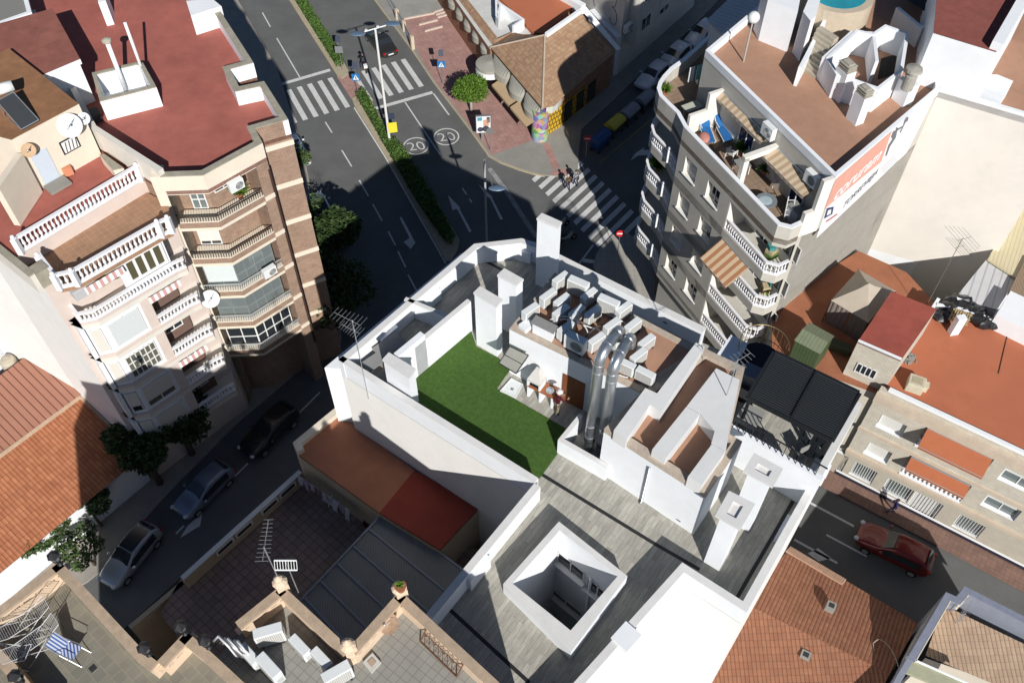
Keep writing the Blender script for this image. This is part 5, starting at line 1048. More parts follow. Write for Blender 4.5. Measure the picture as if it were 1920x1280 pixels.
# floor plates, spandrels and the terrace parapet follow the curved outline
sg = .2 if (outl[4]-outl[3]).cross(IB-outl[3]) > 0 else -.2
for z in LVL:
    b = MB(GREYR); b.prism(outl+[farw, backL+Vector((2, 2))], z-.3, z); b.strip(outl, sg, z-.66, z-.301); b.build('floor_slab', gbl)
b = MB(GREYR); b.strip(outl+[endp], sg, 15.84, ZI-.07); b.build('terrace_parapet', gbl); b = MB(WHITE); b.strip(outl+[endp], sg*1.3, ZI-.07, ZI); b.build('parapet_coping', gbl)
TERF = mat('terrace_tiles', (.34, .24, .17), .8, .15, 1.5, .2, pattern='tile', col2=(.30, .21, .15), size=(.4, .4), mortar=.012, offset=0.)
b = MB(TERF, angle(IA, IB)); b.prism(outl+[farw, backL+Vector((2, 2))], 16.1, 16.5); b.build('terrace', gbl)
for z in LVL:
    balustrade(gbl, [inn(uR, -.03), IB, CH1, CH2], z, .92, .2, individual=False, rail=.17, r=.055, posts=False)
    lc = curve[2:]+[inn(uL, -.03)]; balustrade(gbl, lc, z, .92, .2, individual=False, rail=.17, r=.055, posts=False)
    q = curve[-1]; f_ = MB(BALW); f_.box(q.x, q.y, z, .24, .24, 1.0); f_.ball((q.x, q.y, z+1.12), .13, n=8, m=6); f_.build('newel', gbl)
    FR = FI.off(-1.57); b = MB(CREAMW); FR.box(b, uR+.02, FI.L+.3, z, z+2.4, -.0, .02); b.build('loggia_wall', gbl)
    FR.window(gbl, uR+1.2, uR+2.9, z, z+2.1, o=.03, nx=2); FR.window(gbl, uR+3.6, uR+5.0, z+.8, z+2.1, o=.03, nx=2)
    b = MB(CREAMW); FI.box(b, uR-.02, uR+.1, z, z+2.35, -1.6, -.02); b.build('loggia_pier', gbl)
    FL = FI.off(-1.67); FL.window(gbl, uL-1.5, uL-.2, z, z+2.1, o=.02, nx=2)
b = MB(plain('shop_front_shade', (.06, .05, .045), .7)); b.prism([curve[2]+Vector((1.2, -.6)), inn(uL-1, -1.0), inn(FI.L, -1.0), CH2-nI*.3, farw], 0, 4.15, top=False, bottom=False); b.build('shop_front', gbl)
# penthouse and its brown roof
ZPH = 20.5; phl = [P2(1323, 94, ZPH), P2(1567, 332, ZPH), P2(1762, 167, ZPH), P2(1760, -60, ZPH), P2(1600, -200, ZPH), P2(1470, -30, ZPH)]
sgp = .24 if (phl[1]-phl[0]).cross(phl[2]-phl[1]) > 0 else -.24
b = MB(GREYR); b.prism(phl, 16.4, 20.0, top=False); b.build('penthouse', gbl); b = MB(ROOFBROWN); b.sheet(phl, 19.98); b.build('roof', gbl)
b = MB(WHITE); b.strip(phl, sgp, 19.9, ZPH, True); b.build('roof_parapet', gbl)
FS = Face(V3b, farw); FSx = Face(P2(1567, 332, ZPH), farw)
b = MB(BIGW); b.face([v3(CH2, 0), v3(farw, 0), v3(farw, 16.42), v3(CH2, 16.42)]); b.build('side_wall', gbl)
# end wall of the terrace and partition
b = MB(CREAMW); e0 = P2(1567, 332, ZPH); b.strip([CH2, CH2.lerp(e0, .45)], .25, 16.4, 18.2); b.strip([CH2.lerp(e0, .45), e0], .25, 16.4, 20.4); b.build('end_wall', gbl)
b = MB(CREAMW); FP_ = Face(phl[0], phl[1]); q0 = FP_.at(FP_.px(1352, 175)[0], 0, .0).xy; q1 = q0+FP_.n*2.2; b.strip([q0, q0.lerp(q1, .45)], .22, 16.5, 19.2); b.strip([q0.lerp(q1, .45), q1], .22, 16.5, 18.0); q0 = FP_.at(FP_.px(1448, 290)[0], 0, .0).xy; q1 = q0+FP_.n*2.3; b.strip([q1-FP_.n*.35, q1], .3, 16.5, 19.0); b.obox(v3(q0, 18.75), v3(q1, 0)-v3(q0, 0), v3(FP_.d*.3, 0), (0, 0, .35)); b.build('partition', gbl)
for px, w in (((1400, 260), 1.4), ((1500, 350), 1.2)): u, z = FP_.px(*px); FP_.window(gbl, u-w/2, u+w/2, 16.55, 18.7, o=.02, nx=2, gl=plain('blue_glass', (.02, .03, .09), .1))
# painted advert on the side wall: panel, words, emblem
FA2 = Face(CH2, farw); PINKP = mat('faded_pink_paint', (.70, .36, .28), .9, .06, 2., .1, bump=0.); NAVY = plain('navy_paint', (.045, .05, .14), .8); GREYP = plain('grey_paint', (.16, .16, .18), .8); PW = mat('advert_white', (.78, .79, .80), .9, .04, 2., bump=0.)
Fw = Face(e0, farw); ad = MB(PW)
def wq(px, o, m):
    mb = MB(m); mb.face([(lambda w: w+Vector((Fw.n.x, Fw.n.y, 0))*o)(V(x, y, Fw.A, Fw.B)) for x, y in px]); return mb
pbb = wq([(1567, 335), (1757, 172), (1700, 286), (1530, 447)], .012, PW); adv = pbb.build('advert_panel', gbl)
wq([(1566, 337), (1672, 245), (1652, 303), (1545, 392)], .020, PINKP).build('advert_ground', adv)
def along(p, q, r): a, b_, c = V(*p, Fw.A, Fw.B), V(*q, Fw.A, Fw.B), V(*r, Fw.A, Fw.B); return a, (b_-a), (c-a)
for words, p, q, top, m, sh in (('coruram', (1560, 378), (1648, 297), (1574, 338), PW, .25), ('TORREVIEJA', (1577, 393), (1642, 327), (1583, 383), GREYP, .3)):
    a, ux, up = along(p, q, top); L = ux.length; uh = Vector((Fw.d.x, Fw.d.y, 0)); uh = uh if uh.dot(ux) > 0 else -uh
    h = .95 if words[0] == 'c' else .5; mb = MB(m); mb.text(words, a+Vector((Fw.n.x, Fw.n.y, 0))*.026, uh, (0, 0, 1), h, .0, align='LEFT', shear=sh, bold=.02)
    xs = [Vector(v)-a for v in mb.v]; wmax = max(x.dot(uh) for x in xs); k = L/wmax
    slope = (ux.z/ux.dot(uh)); mb.v = [tuple(a+uh*(x.dot(uh)*k)+Vector((0, 0, x.z+slope*x.dot(uh)*k))+Vector((Fw.n.x, Fw.n.y, 0))*.026) for x in xs]; mb.build('lettering', adv)
for px in ([(1544, 410), (1550, 390), (1563, 387), (1560, 401)],): wq(px, .022, NAVY).build('emblem', adv); wq([(1549, 404), (1552, 394), (1558, 392), (1557, 400)], .028, PW).build('emblem_mark', adv)
wq([(1548, 414), (1569, 400), (1570, 402), (1548, 417)], .022, mat('red_paint', (.5, .12, .12), .9, .05)).build('advert_rule', adv)
fig = wq([(1659, 292), (1665, 272), (1676, 255), (1680, 238), (1683, 240), (1679, 258), (1668, 275), (1662, 292)], .026, GREYP); fig.build('advert_figure', adv); wq([(1670, 256), (1674, 246), (1680, 244), (1680, 252), (1673, 262)], .027, GREYP).build('advert_figure', adv)
wq([(1680, 242), (1692, 236), (1695, 226), (1699, 220), (1703, 219), (1702, 226), (1697, 230), (1688, 249), (1686, 247), (1691, 239), (1682, 245)], .026, GREYP).build('advert_figure', adv)
for k in range(4): wq([(1650+k*2, 318+k*3), (1677+k*2, 290+k*3.5), (1677.3+k*2, 291+k*3.5), (1650.3+k*2, 319+k*3)], .024, plain('pale_grey_paint', (.45, .45, .47), .8)).build('advert_small_line', adv)
# roof features: stacks, stair, round stair enclosure, store
def rstack(base, top, w, lab, zf=19.98, cap=True, d=None, parent=gbl, rz=None):
    q = P(base[0], base[1], zf); zt = ZAT(top[0], top[1], q); b = MB(WHITE); rz = angle(phl[0], phl[1]) if rz is None else rz; b.box(q.x, q.y, zf, w, d or w*.7, zt-zf, rz); o = b.build('chimney', parent)
    if cap:
        c = MB(mat('slatted_cowl', (.45, .42, .35), .9, .2, 6.))
        for k in range(3): c.box(q.x, q.y, zt+.03+k*.16, w*.95, (d or w*.7)*.95, .07, rz)
        c.box(q.x, q.y, zt, w*.6, (d or w*.7)*.6, .5, rz); c.build('cowl', o)
    return zt
rstack((1602, 226), (1616, 176), .85, ''); rstack((1570, 182), (1588, 130), .95, ''); rstack((1690, 190), (1705, 152), 1.0, '', cap=False)
q = P(1706, 150, 21.9); b = MB(mat('cement_flue', (.40, .38, .33), .9, .2, 6.)); b.lathe((q.x, q.y, 21.3), [(.34, 0), (.34, .9), (.28, .95), (.28, 1.2), (.5, 1.25), (.46, 1.4), (.1, 1.5)], 14); b.build('flue_cowl', gbl)
b = MB(WHITE)
oct_ = PP([(1548, 108), (1568, 140), (1648, 168), (1694, 132), (1705, 62), (1660, 46), (1636, 62), (1606, 55)], 21.6); so = .2 if (oct_[1]-oct_[0]).cross(oct_[2]-oct_[1]) > 0 else -.2
b.strip(oct_, so, 19.98, 21.6, True); b.build('stair_enclosure', gbl); b = MB(plain('dark_stairwell', (.025, .02, .018), .9)); b.sheet(PP([(1652, 110), (1690, 100), (1682, 140), (1645, 150)], 19.98), 19.995); b.build('stairwell', gbl)
b = MB(WHITE); b.strip([oct_[0], oct_[7].lerp(oct_[0], .1), oct_[6], (oct_[6]+oct_[2])/2], so, 19.98, 21.55); b.build('enclosure_wall', gbl)
b = MB(WHITE); b.prism(PP([(1430, -20), (1440, 0), (1496, 22), (1500, 0), (1478, -30)], 22.8), 19.98, 22.8); b.prism(PP([(1506, 22), (1528, -30), (1546, -30), (1530, 30), (1520, 40)], 22.8), 19.98, 22.8); b.build('roof_store', gbl)
b = MB(WHITE); b.strip(PP([(1505, 122), (1552, 32)], 21.5), .2, 19.98, 21.3); b.build('stair_wall', gbl)
b = MB(mat('stone_steps', (.46, .41, .33), .9, .15, 4., .2))
for k in range(9):
    p = P2(1519+k*4.2, 133-k*9.2, 20.1+k*.22); b.box(p.x, p.y, 19.98, 1.4, .42, .2+k*.2, angle(phl[0], phl[1])+.15)
b.build('outside_stair', gbl)
t = thing('roof_pool', 'turquoise round roof pool with a pale deck', 'pool', P(1570, 0, 22.)); pc = P2(1572, -14, 22.0); b = MB(mat('pale_deck', (.55, .46, .35), .9)); b.lathe((pc.x, pc.y, 19.98), [(2.2, 0), (2.2, 2.0)], 32); b.build('deck', t); b = MB(mat('pool_water', (.03, .30, .38), .06, .15, 1.2, spec=.6, bump=.05)); b.cyl((pc.x, pc.y, 21.985), (pc.x, pc.y, 22.0), 1.75, n=36); b.build('water', t)
t = thing('lamp_post', 'thin rooftop pole with a white globe on the brown roof', 'lamp', P(1394, 116, 19.98)); q = P(1394, 116, 19.98); zt = ZAT(1414, 33, q); b = MB(mat('pole_grey', (.45, .43, .4), .6)); b.cyl(q, (q.x, q.y, zt-.3), .05, n=8); b.build('pole', t); b = MB(PLASTIC); b.ball((q.x, q.y, zt), .36, n=16, m=10); b.build('globe', t, smooth=True)
t = thing('garage_roof', 'white ribbed metal canopy roof above the dark side street', 'roof', P(1340, 35, 8)); RIBW = mat('white_ribbed_metal', (.60, .60, .60), .5, .08, 1., .1, pattern='ribs', size=(.5, 1.), mcol=(.42, .42, .44), bump=.4); gq = [P(1326, 37, 9.), P(1373, -8, 9.), P(1470, -60, 9.), P(1440, 0, 9.), P(1350, 60, 9.)]; b = MB(RIBW, 1.0); b.prism([p.xy for p in gq], 8.85, 9.); b.build('sheets', t); b = MB(WHITE); b.prism([(p.xy+Vector((.25, -.1))) for p in gq], 0, 8.84); b.build('walls', t)
# awnings and terrace furniture
STR = mat('sand_striped_awning', (.58, .47, .33), .9, .04, pattern='stripes', col2=(.43, .31, .20), size=(.46, .1), bump=0.); STB = mat('orange_striped_awning', (.62, .46, .30), .9, .04, pattern='stripes', col2=(.42, .20, .10), size=(.52, .1), bump=0.)
def awning(F, u0, u1, z, out, drop, m, lab, val=.18, grp=None):
    t = thing('awning', lab, 'awning', F.at(u0, z), grp); b = MB(m); n3 = Vector((F.n.x, F.n.y, 0)); a, c = F.at(u0, z, .03), F.at(u1, z, .03); d0, d1 = a+n3*out-Vector((0, 0, drop)), c+n3*out-Vector((0, 0, drop)); e_ = Vector((0, 0, .02))
    b.faces([a, c, d1, d0, a-e_, c-e_, d1-e_, d0-e_], [(0, 1, 2, 3), (7, 6, 5, 4), (0, 4, 5, 1), (1, 5, 6, 2), (2, 6, 7, 3), (3, 7, 4, 0)]); b.build('canvas', t)
    b = MB(m); b.face([d0, d1, d1-Vector((0, 0, val)), d0-Vector((0, 0, val))]); b.build('valance', t); b = MB(ALU); b.cyl(a+n3*.03, c+n3*.03, .06, n=8); b.cyl(d0, d1, .025, n=6); b.build('roller', t); return t
u0, _ = FP_.px(1352, 180); u1, _ = FP_.px(1440, 262); awning(FP_, u0, u1, 19.1, .45, .3, STR, 'rolled up sand striped awning above the blue loungers'); u0, _ = FP_.px(1454, 285); u1, _ = FP_.px(1530, 362); awning(FP_, u0, u1, 19.0, .9, .35, STR, 'sand striped awning above the terrace table at the end by the advert')
u0 = s2u(1110, 440); u1 = s2u(1440, 830); awning(FI, uR+.25, uR+.25+(u1-u0)*.95, 12.9, 1.5, 1.05, STB, 'lowered orange and sand striped awning on the middle balcony of the grey block')
for px, lab in (((1447, 247), 'condenser above the blue loungers on the grey block terrace'), ((1528, 336), 'condenser above the second striped awning near the painted advert')):
    u, z = FP_.px(*px); q = FP_.at(u, z-.35, .25); ACL.at((q.x, q.y, q.z), angle(IA, IB)+PI, lab, 'condensers on the grey block terrace', .95)
q = P(1322, 130, 17.6); ACL.at((q.x, q.y, 16.5), .3, 'condenser behind the laundry in the curved corner of the terrace', 'condensers on the grey block terrace', .9)
BLU = mat('blue_cushion', (.02, .13, .36), .85, .1, 4.)
def lounger(px, z, rz, lab, wf=PLASTIC):
    q = P(px[0], px[1], z); t = thing('sun_lounger', lab, 'sun lounger', q, 'blue loungers on the terrace'); c, s_ = math.cos(rz), math.sin(rz); W = lambda x, y, zz: Vector((q.x+x*c-y*s_, q.y+x*s_+y*c, z+zz))
    for nm, m, x0, x1, z0, z1, th_, hw in (('seat', BLU, -.2, 1.1, .42, .36, .08, .29), ('backrest', BLU, -.78, -.2, .92, .42, .08, .29)):
        b = MB(m); b.faces([W(x0, -hw, z0), W(x1, -hw, z1), W(x1, hw, z1), W(x0, hw, z0), W(x0, -hw, z0-th_), W(x1, -hw, z1-th_), W(x1, hw, z1-th_), W(x0, hw, z0-th_)], [(0, 1, 2, 3), (7, 6, 5, 4), (0, 4, 5, 1), (1, 5, 6, 2), (2, 6, 7, 3), (3, 7, 4, 0)]); b.build(nm, t)
    b = MB(wf)
    for y in (-.33, .33): b.tube([W(-.8, y, .9), W(-.2, y, .38), W(1.15, y, .32)], .025, 5); b.tube([W(-.5, y, .62), W(.15, y, .64)], .03, 5)
    b.build('frame', t)
    for x in (-.25, 1.0):
        for y in (-.33, .33): k = MB(wf); k.cyl(W(x, y, 0), W(x, y, .36), .025, n=5); k.build('leg', t)
RZL = angle(IA, IB)-.25
lounger((1353, 250), 16.5, RZL, 'blue cushioned lounger near the wall with a dark blanket'); lounger((1322, 252), 16.5, RZL-.1, 'blue lounger close to the parapet half covered by a tan rug')
t = thing('rug', 'tan rug and pink towel on the terrace beside the lounger', 'rug', P(1340, 270, 16.5)); b = MB(mat('tan_rug', (.50, .36, .22), .95, .1, 5.)); b.prism(PP([(1326, 250), (1336, 246), (1349, 272), (1340, 281)], 16.55), 16.505, 16.54); b.build('mat', t); b = MB(mat('pink_towel', (.55, .24, .20), .95, .15, 9.)); b.ball(tuple(P(1321, 258, 16.9)), .34, .5, .2, 10, 6); b.build('towel', t, smooth=True)
for x, y, rz, lab in ((1370, 296, 2.4, 'white plastic armchair beside the potted palm on the grey block terrace'), (1400, 303, -.7, 'white plastic armchair next to the white column on the grey block terrace')): plastic_chair((x, y), 16.5, rz, lab)
table((1388, 322), 16.5, .8, .8, .7, .3, 'white framed small table by the parapet of the grey block terrace', GREYT, PLASTIC)
t = thing('round_table', 'round grey table with a shiny cloth on the shaded terrace', 'table', P(1437, 385, 16.5)); q = P(1437, 376, 17.2); b = MB(plain('table_grey', (.2, .23, .25), .4)); b.cyl((q.x, q.y, 17.18), (q.x, q.y, 17.22), .62, n=24); b.build('tabletop', t); b = MB(plain('silver_cloth', (.55, .66, .72), .2, .3)); b.lathe((q.x-.05, q.y, 17.222), [(.4, 0), (.3, .02)], 9); b.build('cloth', t); b = MB(BLACKM); b.cyl((q.x, q.y, 16.5), (q.x, q.y, 17.18), .05, n=8); b.build('leg', t)
cabinet((1487, 412), 16.5, .9, .6, 1.0, angle(IA, IB), 'grey and white cupboard in the far corner of the grey block terrace', plain('cupboard_white', (.6, .62, .62), .6), GREYT, 'cupboard')
q = P(1459, 345, 16.5); t = thing('clothes_airer', 'white clothes airer with red cloths on the grey block terrace', 'clothes airer', q); b = MB(AIR); 
for i in range(6): b.cyl(q+Vector((-.35+i*.13, .1, 1.15)), q+Vector((-.38+i*.13, -.3, .35)), .02, n=4)
b.cyl(q+Vector((-.4, .1, 1.15)), q+Vector((.35, .1, 1.15)), .03, n=5); b.cyl(q+Vector((-.45, -.3, .35)), q+Vector((.35, -.3, .35)), .03, n=5); b.build('rack', t); b = MB(AIR); b.cyl(q+Vector((-.4, .1, 1.15)), q+Vector((-.42, -.4, 0)), .02, n=4); b.cyl(q+Vector((.35, .1, 1.15)), q+Vector((.33, -.4, 0)), .02, n=4); b.build('legs', t)
q = P(1476, 412, 16.5); t = thing('step_ladder', 'white step ladder leaning in the far terrace corner', 'ladder', q); b = MB(AIR)
for s_ in (-.2, .2): b.cyl(q+Vector((s_, 0, 0)), q+Vector((s_, .35, 1.5)), .03, n=5)
for k in range(4): b.cyl(q+Vector((-.2, .08+.07*k, .3+.32*k)), q+Vector((.2, .08+.07*k, .3+.32*k)), .025, n=5)
b.build('rails', t)
bushy((1388, 290), 16.5, .45, 120, 'potted palm between the white armchairs', spike=True, s=.2); bushy((1433, 327), 16.5, .4, 110, 'spiky potted plant behind the white column', spike=True, s=.18); bushy((1246, 178), 16.5, .42, 130, 'yellow green plant in the curved corner of the terrace', spike=True, s=.16)
bushy((1233, 320), 10.5, .6, 140, 'palm on the second curved balcony of the grey block', spike=True, s=.2)
q = P(1295, 168, 16.5); t = thing('laundry', 'white and turquoise laundry hanging in the curved terrace corner', 'laundry', q); 
for i, (m, dx) in enumerate(((PW, 0), (plain('turquoise_cloth', (.25, .55, .50), .9), .5), (PW, .85))):
    b = MB(m); b.obox(q+Vector((dx-.3, dx*.4, .6)), (.34, .16, 0), (.03, -.05, 0), (0, 0, 1.1)); b.build('cloth', t)
t = thing('terrace_table', 'pale wooden table under the curved parapet', 'table', P(1318, 195, 16.5)); b = MB(plain('pale_wood', (.48, .48, .40), .8)); q = P(1298, 199, 17.2); b.box(q.x, q.y, 17.16, 1.2, .7, .05, .5); b.build('tabletop', t); b = MB(AIR)
for i in (-.5, .5): b.box(q.x+i, q.y+i*.5, 16.5, .06, .06, .66, .5)
b.build('legs', t)
for k, (x, y, z, lab) in enumerate(((1447, 472, 13.5, 'pile of green and brown boxes at the end of the upper balcony'), (1437, 535, 10.5, 'turquoise covered crate at the end of the balcony with the awning'))):
    q = P(x, y, z+.35); t = thing('crate_pile', lab, 'boxes', (q.x, q.y, z))
    for j, m in enumerate((plain('green_box', (.12, .20, .05), .8), mat('cardboard', (.5, .4, .24)), plain('teal_cloth', (.05, .25, .24), .8))): b = MB(m); b.box(q.x+random.uniform(-.25, .25), q.y+random.uniform(-.2, .2), z, .6-.1*j, .5, .35+.25*j, random.uniform(0, 1)); b.build('crate', t)
# ================================================================== BLANK CREAM BLOCK BEHIND, WITH ROOFS ABOVE
jb = thing('blank_wall_building', 'tall cream building with a blank sunlit side wall', 'building', v3(farw, 0)); jA, jB = farw+(farw-CH2).normalized()*.02, P2(2010, 240, 20.5)
b = MB(BIGW); jpoly = [jA, jB, P2(2100, 60, 20.5), P2(1800, -60, 20.5)]; b.prism(jpoly, 0, 20.3, top=False); b.build('walls', jb); b = MB(ROOFBROWN); b.sheet(jpoly, 19.9); b.build('roof', jb); b = MB(WHITE); b.strip([jA, jB], -.25 if (jB-jA).cross(jpoly[3]-jA) < 0 else .25, 19.9, 20.5); b.build('parapet', jb)
FJ = Face(jA, jB); b = MB(WHITE); b.face([V(x, y, FJ.A, FJ.B)+Vector((FJ.n.x, FJ.n.y, 0))*.01 for x, y in ((1618, 462), (1722, 492), (1695, 535), (1596, 508))]); b.build('white_patch', jb)
t = thing('red_roof_house', 'white rooftop house with dark red roof beyond the grey block', 'house', P(1800, 100, 20)); zz = 23.4; hp_ = PP([(1750, 62), (1868, 98), (1935, -20), (1900, -60), (1762, -60)], zz); b = MB(WHITE); b.prism(hp_, 19.9, zz-.02, top=False); b.build('walls', t); b = MB(mat('maroon_roof', (.30, .095, .075), .95, .2, 2., .3)); b.sheet(hp_, zz); b.build('roof', t); b = MB(WHITE); b.strip([hp_[1]+Vector((.2, 0)), hp_[2]+Vector((.2, 0))], .6, 19.9, zz+.5); b.build('side_parapet', t)
b = MB(WHITE); b.prism(PP([(1830, 158), (1840, 140), (1870, 140), (1900, 152), (1882, 180)], 21.), 19.9, 21.); b.build('roof_box', t)
t = thing('roof_planter', 'white angular roof wall around a dark court at the top edge', 'wall', P(1730, 30, 20)); b = MB(WHITE); b.strip(PP([(1680, 15), (1728, 55), (1762, 40), (1770, -10)], 21.3), .25, 19.98, 21.3); b.build('wall', t); b = MB(plain('dark_court', (.03, .03, .035), .9)); b.sheet(PP([(1700, 0), (1735, 22), (1760, 15), (1765, -30), (1700, -30)], 20.9), 20.9); b.build('court_floor', t)
# ================================================================== PALE BRICK HOUSE WITH TERRACOTTA ROOF (right edge)
KA, KB = P2(1567, 885, .2), P2(1880, 1045, .2); FK = Face(KA, KB); ZKR = 9.75
PBR = mat('pale_brick', (.58, .53, .44), .9, .12, 2., .15, pattern='brick', col2=(.50, .45, .36), size=(.30, .12), mortar=.014, mcol=(.66, .62, .54), bump=.2); PBASE = mat('taupe_ground_floor', (.50, .455, .375), .92, .1, 1.5, .2)
kh = thing('brick_house', 'pale brick house with terracotta painted roof and rust coloured awnings', 'house', v3(KA, 0)); LK = FK.L+5
kp = [FK.at(-.05, 0, -.3).xy, FK.at(LK, 0, -.3).xy, P2(2080, 640, ZKR), P2(1757, 572, ZKR), P2(1690, 520, ZKR), P2(1600, 470, ZKR), P2(1500, 600, ZKR), P2(1440, 690, ZKR), P2(1500, 740, ZKR)]
bk = [FK.at(-.05, 0, -.3).xy, FK.at(LK, 0, -.3).xy, FK.at(LK, 0, -12.).xy, FK.at(-.05, 0, -12).xy]
rl_ = P2(1610, 640, 12.2); 
b = MB(PBR); terrp = [FK.at(-.05, 0, -.3).xy, FK.at(LK, 0, -.3).xy, P2(2080, 640, 9), P2(1757, 572, 9), P2(1700, 510, 9), P2(1610, 470, 9), CH2.lerp(farw, .55), CH2.lerp(farw, .02), P2(1448, 668, 9)]; b.prism(terrp, 0, 8.98, top=False); b.build('walls', kh)
b = MB(mat('old_terracotta_terrace', (.38, .15, .08), .9, .15, 1., .35)); b.sheet(terrp, 8.98); b.build('back_terrace', kh)
rk = PP([(1664, 722), (1682, 690), (1757, 572), (1905, 612), (2060, 650)], ZKR); b = MB(TERRA); b.prism([FK.at(FK.px(1667, 730)[0], 0, -.3).xy, FK.at(LK, 0, -.3).xy, rk[4], rk[3], rk[2], rk[1], rk[0]], 8.9, ZKR); b.build('roof', kh)
b = MB(WHITE); uK = FK.px(1667, 730)[0]; FK.box(b, uK, LK, ZKR-.1, 10.05, -.3, -.08); b.build('roof_parapet', kh); b = MB(WHITE); b.strip([rk[1], rk[2]], .2, 8.98, 10.35); b.strip(PP([(1757, 572), (1810, 582), (1860, 600)], 10.4), .2, ZKR-.2, 10.4); b.build('side_parapet', kh)
# street front with openings: first and second floors, a ground floor band
SHW = []
for (x, y), w, h in (((1654, 776), 1.55, 1.3), ((1630, 828), 1.5, 1.3)): u, z = FK.px(x, y); SHW.append((u, u+w, z-h, z))
AWN = []
for (x, y), (x2, y2) in (((1727, 815), (1852, 877)), ((1697, 868), (1812, 925))): u, z = FK.px(x, y); u2, z2_ = FK.px(x2, y2); AWN.append((u, u2, z-1.2, z+.9))
SHW2 = []
for (x, y), w, h in (((1886, 877), 2.0, 1.25), ((1853, 927), 2.0, 1.25)): u, z = FK.px(x, y); SHW2.append((u, u+w, z-h, z))
b = MB(PBR); FK.holed(b, -.05, LK, 3.25, 8.9, SHW+AWN+SHW2, .28, WHITE); b.build('street_front', kh)
for a, c, z0, z1 in SHW: FK.window(kh, a+.04, c-.04, z0, z1, o=-.27, nx=2, shutter=.92, sill=.02)
for a, c, z0, z1 in SHW2: FK.window(kh, a+.04, c-.04, z0, z1, o=-.27, nx=2, gl=GLASSG, shutter=.35)
cb_ = MB(mat('beige_cornice', (.60, .50, .39), .9, .12, 2., .3)); FK.box(cb_, -.1, LK, 8.9, 9.5, -.28, .30); FK.box(cb_, -.1, LK, 5.6, 5.86, -.05, .10); FK.box(cb_, -.1, LK, 2.95, 3.25, -.05, .16); cb_.build('cornice', kh)
b = MB(PBR); FK.box(b, -.05, LK, 9.5, ZKR+.1, -.29, -.06); b.build('upper_band', kh)
GW = []
for x, y, w in ((1603, 866, 1.5), (1666, 895, 1.7), (1800, 965, 1.6)): u, z = FK.px(x, y); GW.append((u, u+w, .75, 2.3))
u, z = FK.px(1742, 928); GW.append((u-.75, u+1.05, .02, 2.35)); u, z = FK.px(1570, 850); GW.append((u-.2, u+.75, .02, 2.35))
b = MB(PBASE); FK.holed(b, -.05, LK, 0, 2.95, GW, .28, WHITE); b.build('ground_floor', kh)
for i, (a, c, z0, z1) in enumerate(GW):
    k = FK.window(kh, a+.03, c-.03, z0, z1, o=-.26, nx=1, nz=1, gl=GLASSG if i < 3 else plain('white_door', (.6, .6, .58), .6), name='window' if i < 3 else 'door'); g_ = MB(WFRAME)
    for j in range(9): uu = a+.12+(c-a-.24)*j/8; g_.cyl(FK.at(uu, z0+.05, -.05), FK.at(uu, z1-.05, -.05), .018, n=5)
    FK.box(g_, a+.05, c-.05, z0+.15, z0+.19, -.07, -.03); g_.build('grille', k)
b = MB(WHITE); FK.box(b, -.05, LK, .0, .55, -.02, .05); b.build('white_base', kh); b = MB(plain('navy_base', (.02, .02, .035), .7)); FK.box(b, -.05, LK, .0, .42, .05, .056); b.build('dark_plinth', kh)
RUST = mat('rust_awning_cloth', (.40, .13, .06), .9, .06, 2., bump=0.)
for (a, c, z0, z1), z in zip(AWN, (8.5, 5.5)):
    pts = [FK.at(a, 0, -.05).xy, FK.at(c, 0, -.05).xy]; b = MB(BALW); FK.box(b, a, c, z0, z0+.12, -.2, .05); FK.box(b, a, c, z0+.75, z0+.88, -.2, .05); kk = b.build('balustrade', kh); mb_ = baluster_mesh(.63, .075, BALW); nb_ = int((c-a)/.26)
    o_ = MB(BALW)
    for j in range(nb_): q = FK.at(a+(j+.5)*(c-a)/nb_, z0+.12, -.08); o_.faces([(v[0]+q.x, v[1]+q.y, v[2]+q.z) for v in mb_.v], mb_.f)
    tag(o_.build('balusters', kk), kind='stuff')
awning(FK, AWN[0][0]+.1, AWN[0][1]-.1, AWN[0][3]+.05, 1.0, .75, RUST, 'upper rust coloured awning over a white balustraded balcony', .2); awning(FK, AWN[1][0]+.1, AWN[1][1]-.1, AWN[1][3]+.05, .7, .45, RUST, 'lower rust coloured awning over the ground floor grilles', .2)
# stair block with dull red roof
sk = [P2(1609, 639, 12.2), P2(1690, 674, 12.2), P2(1757, 578, 12.2), P2(1672, 545, 12.2)]; b = MB(PBR); b.prism(sk, 8.95, 12.1, top=False); b.build('stair_block', kh); b = MB(DULLRED); b.prism(sk, 12.0, 12.15); b.use(WHITE); b.strip([sk[0], sk[1]], .1, 12.1, 12.25); b.build('stair_roof', kh)
FSK = Face(sk[0], sk[1]); u, z = FSK.px(1606, 685); FSK.window(kh, u, u+1.2, z-.5, z+.35, o=.02, nx=4)
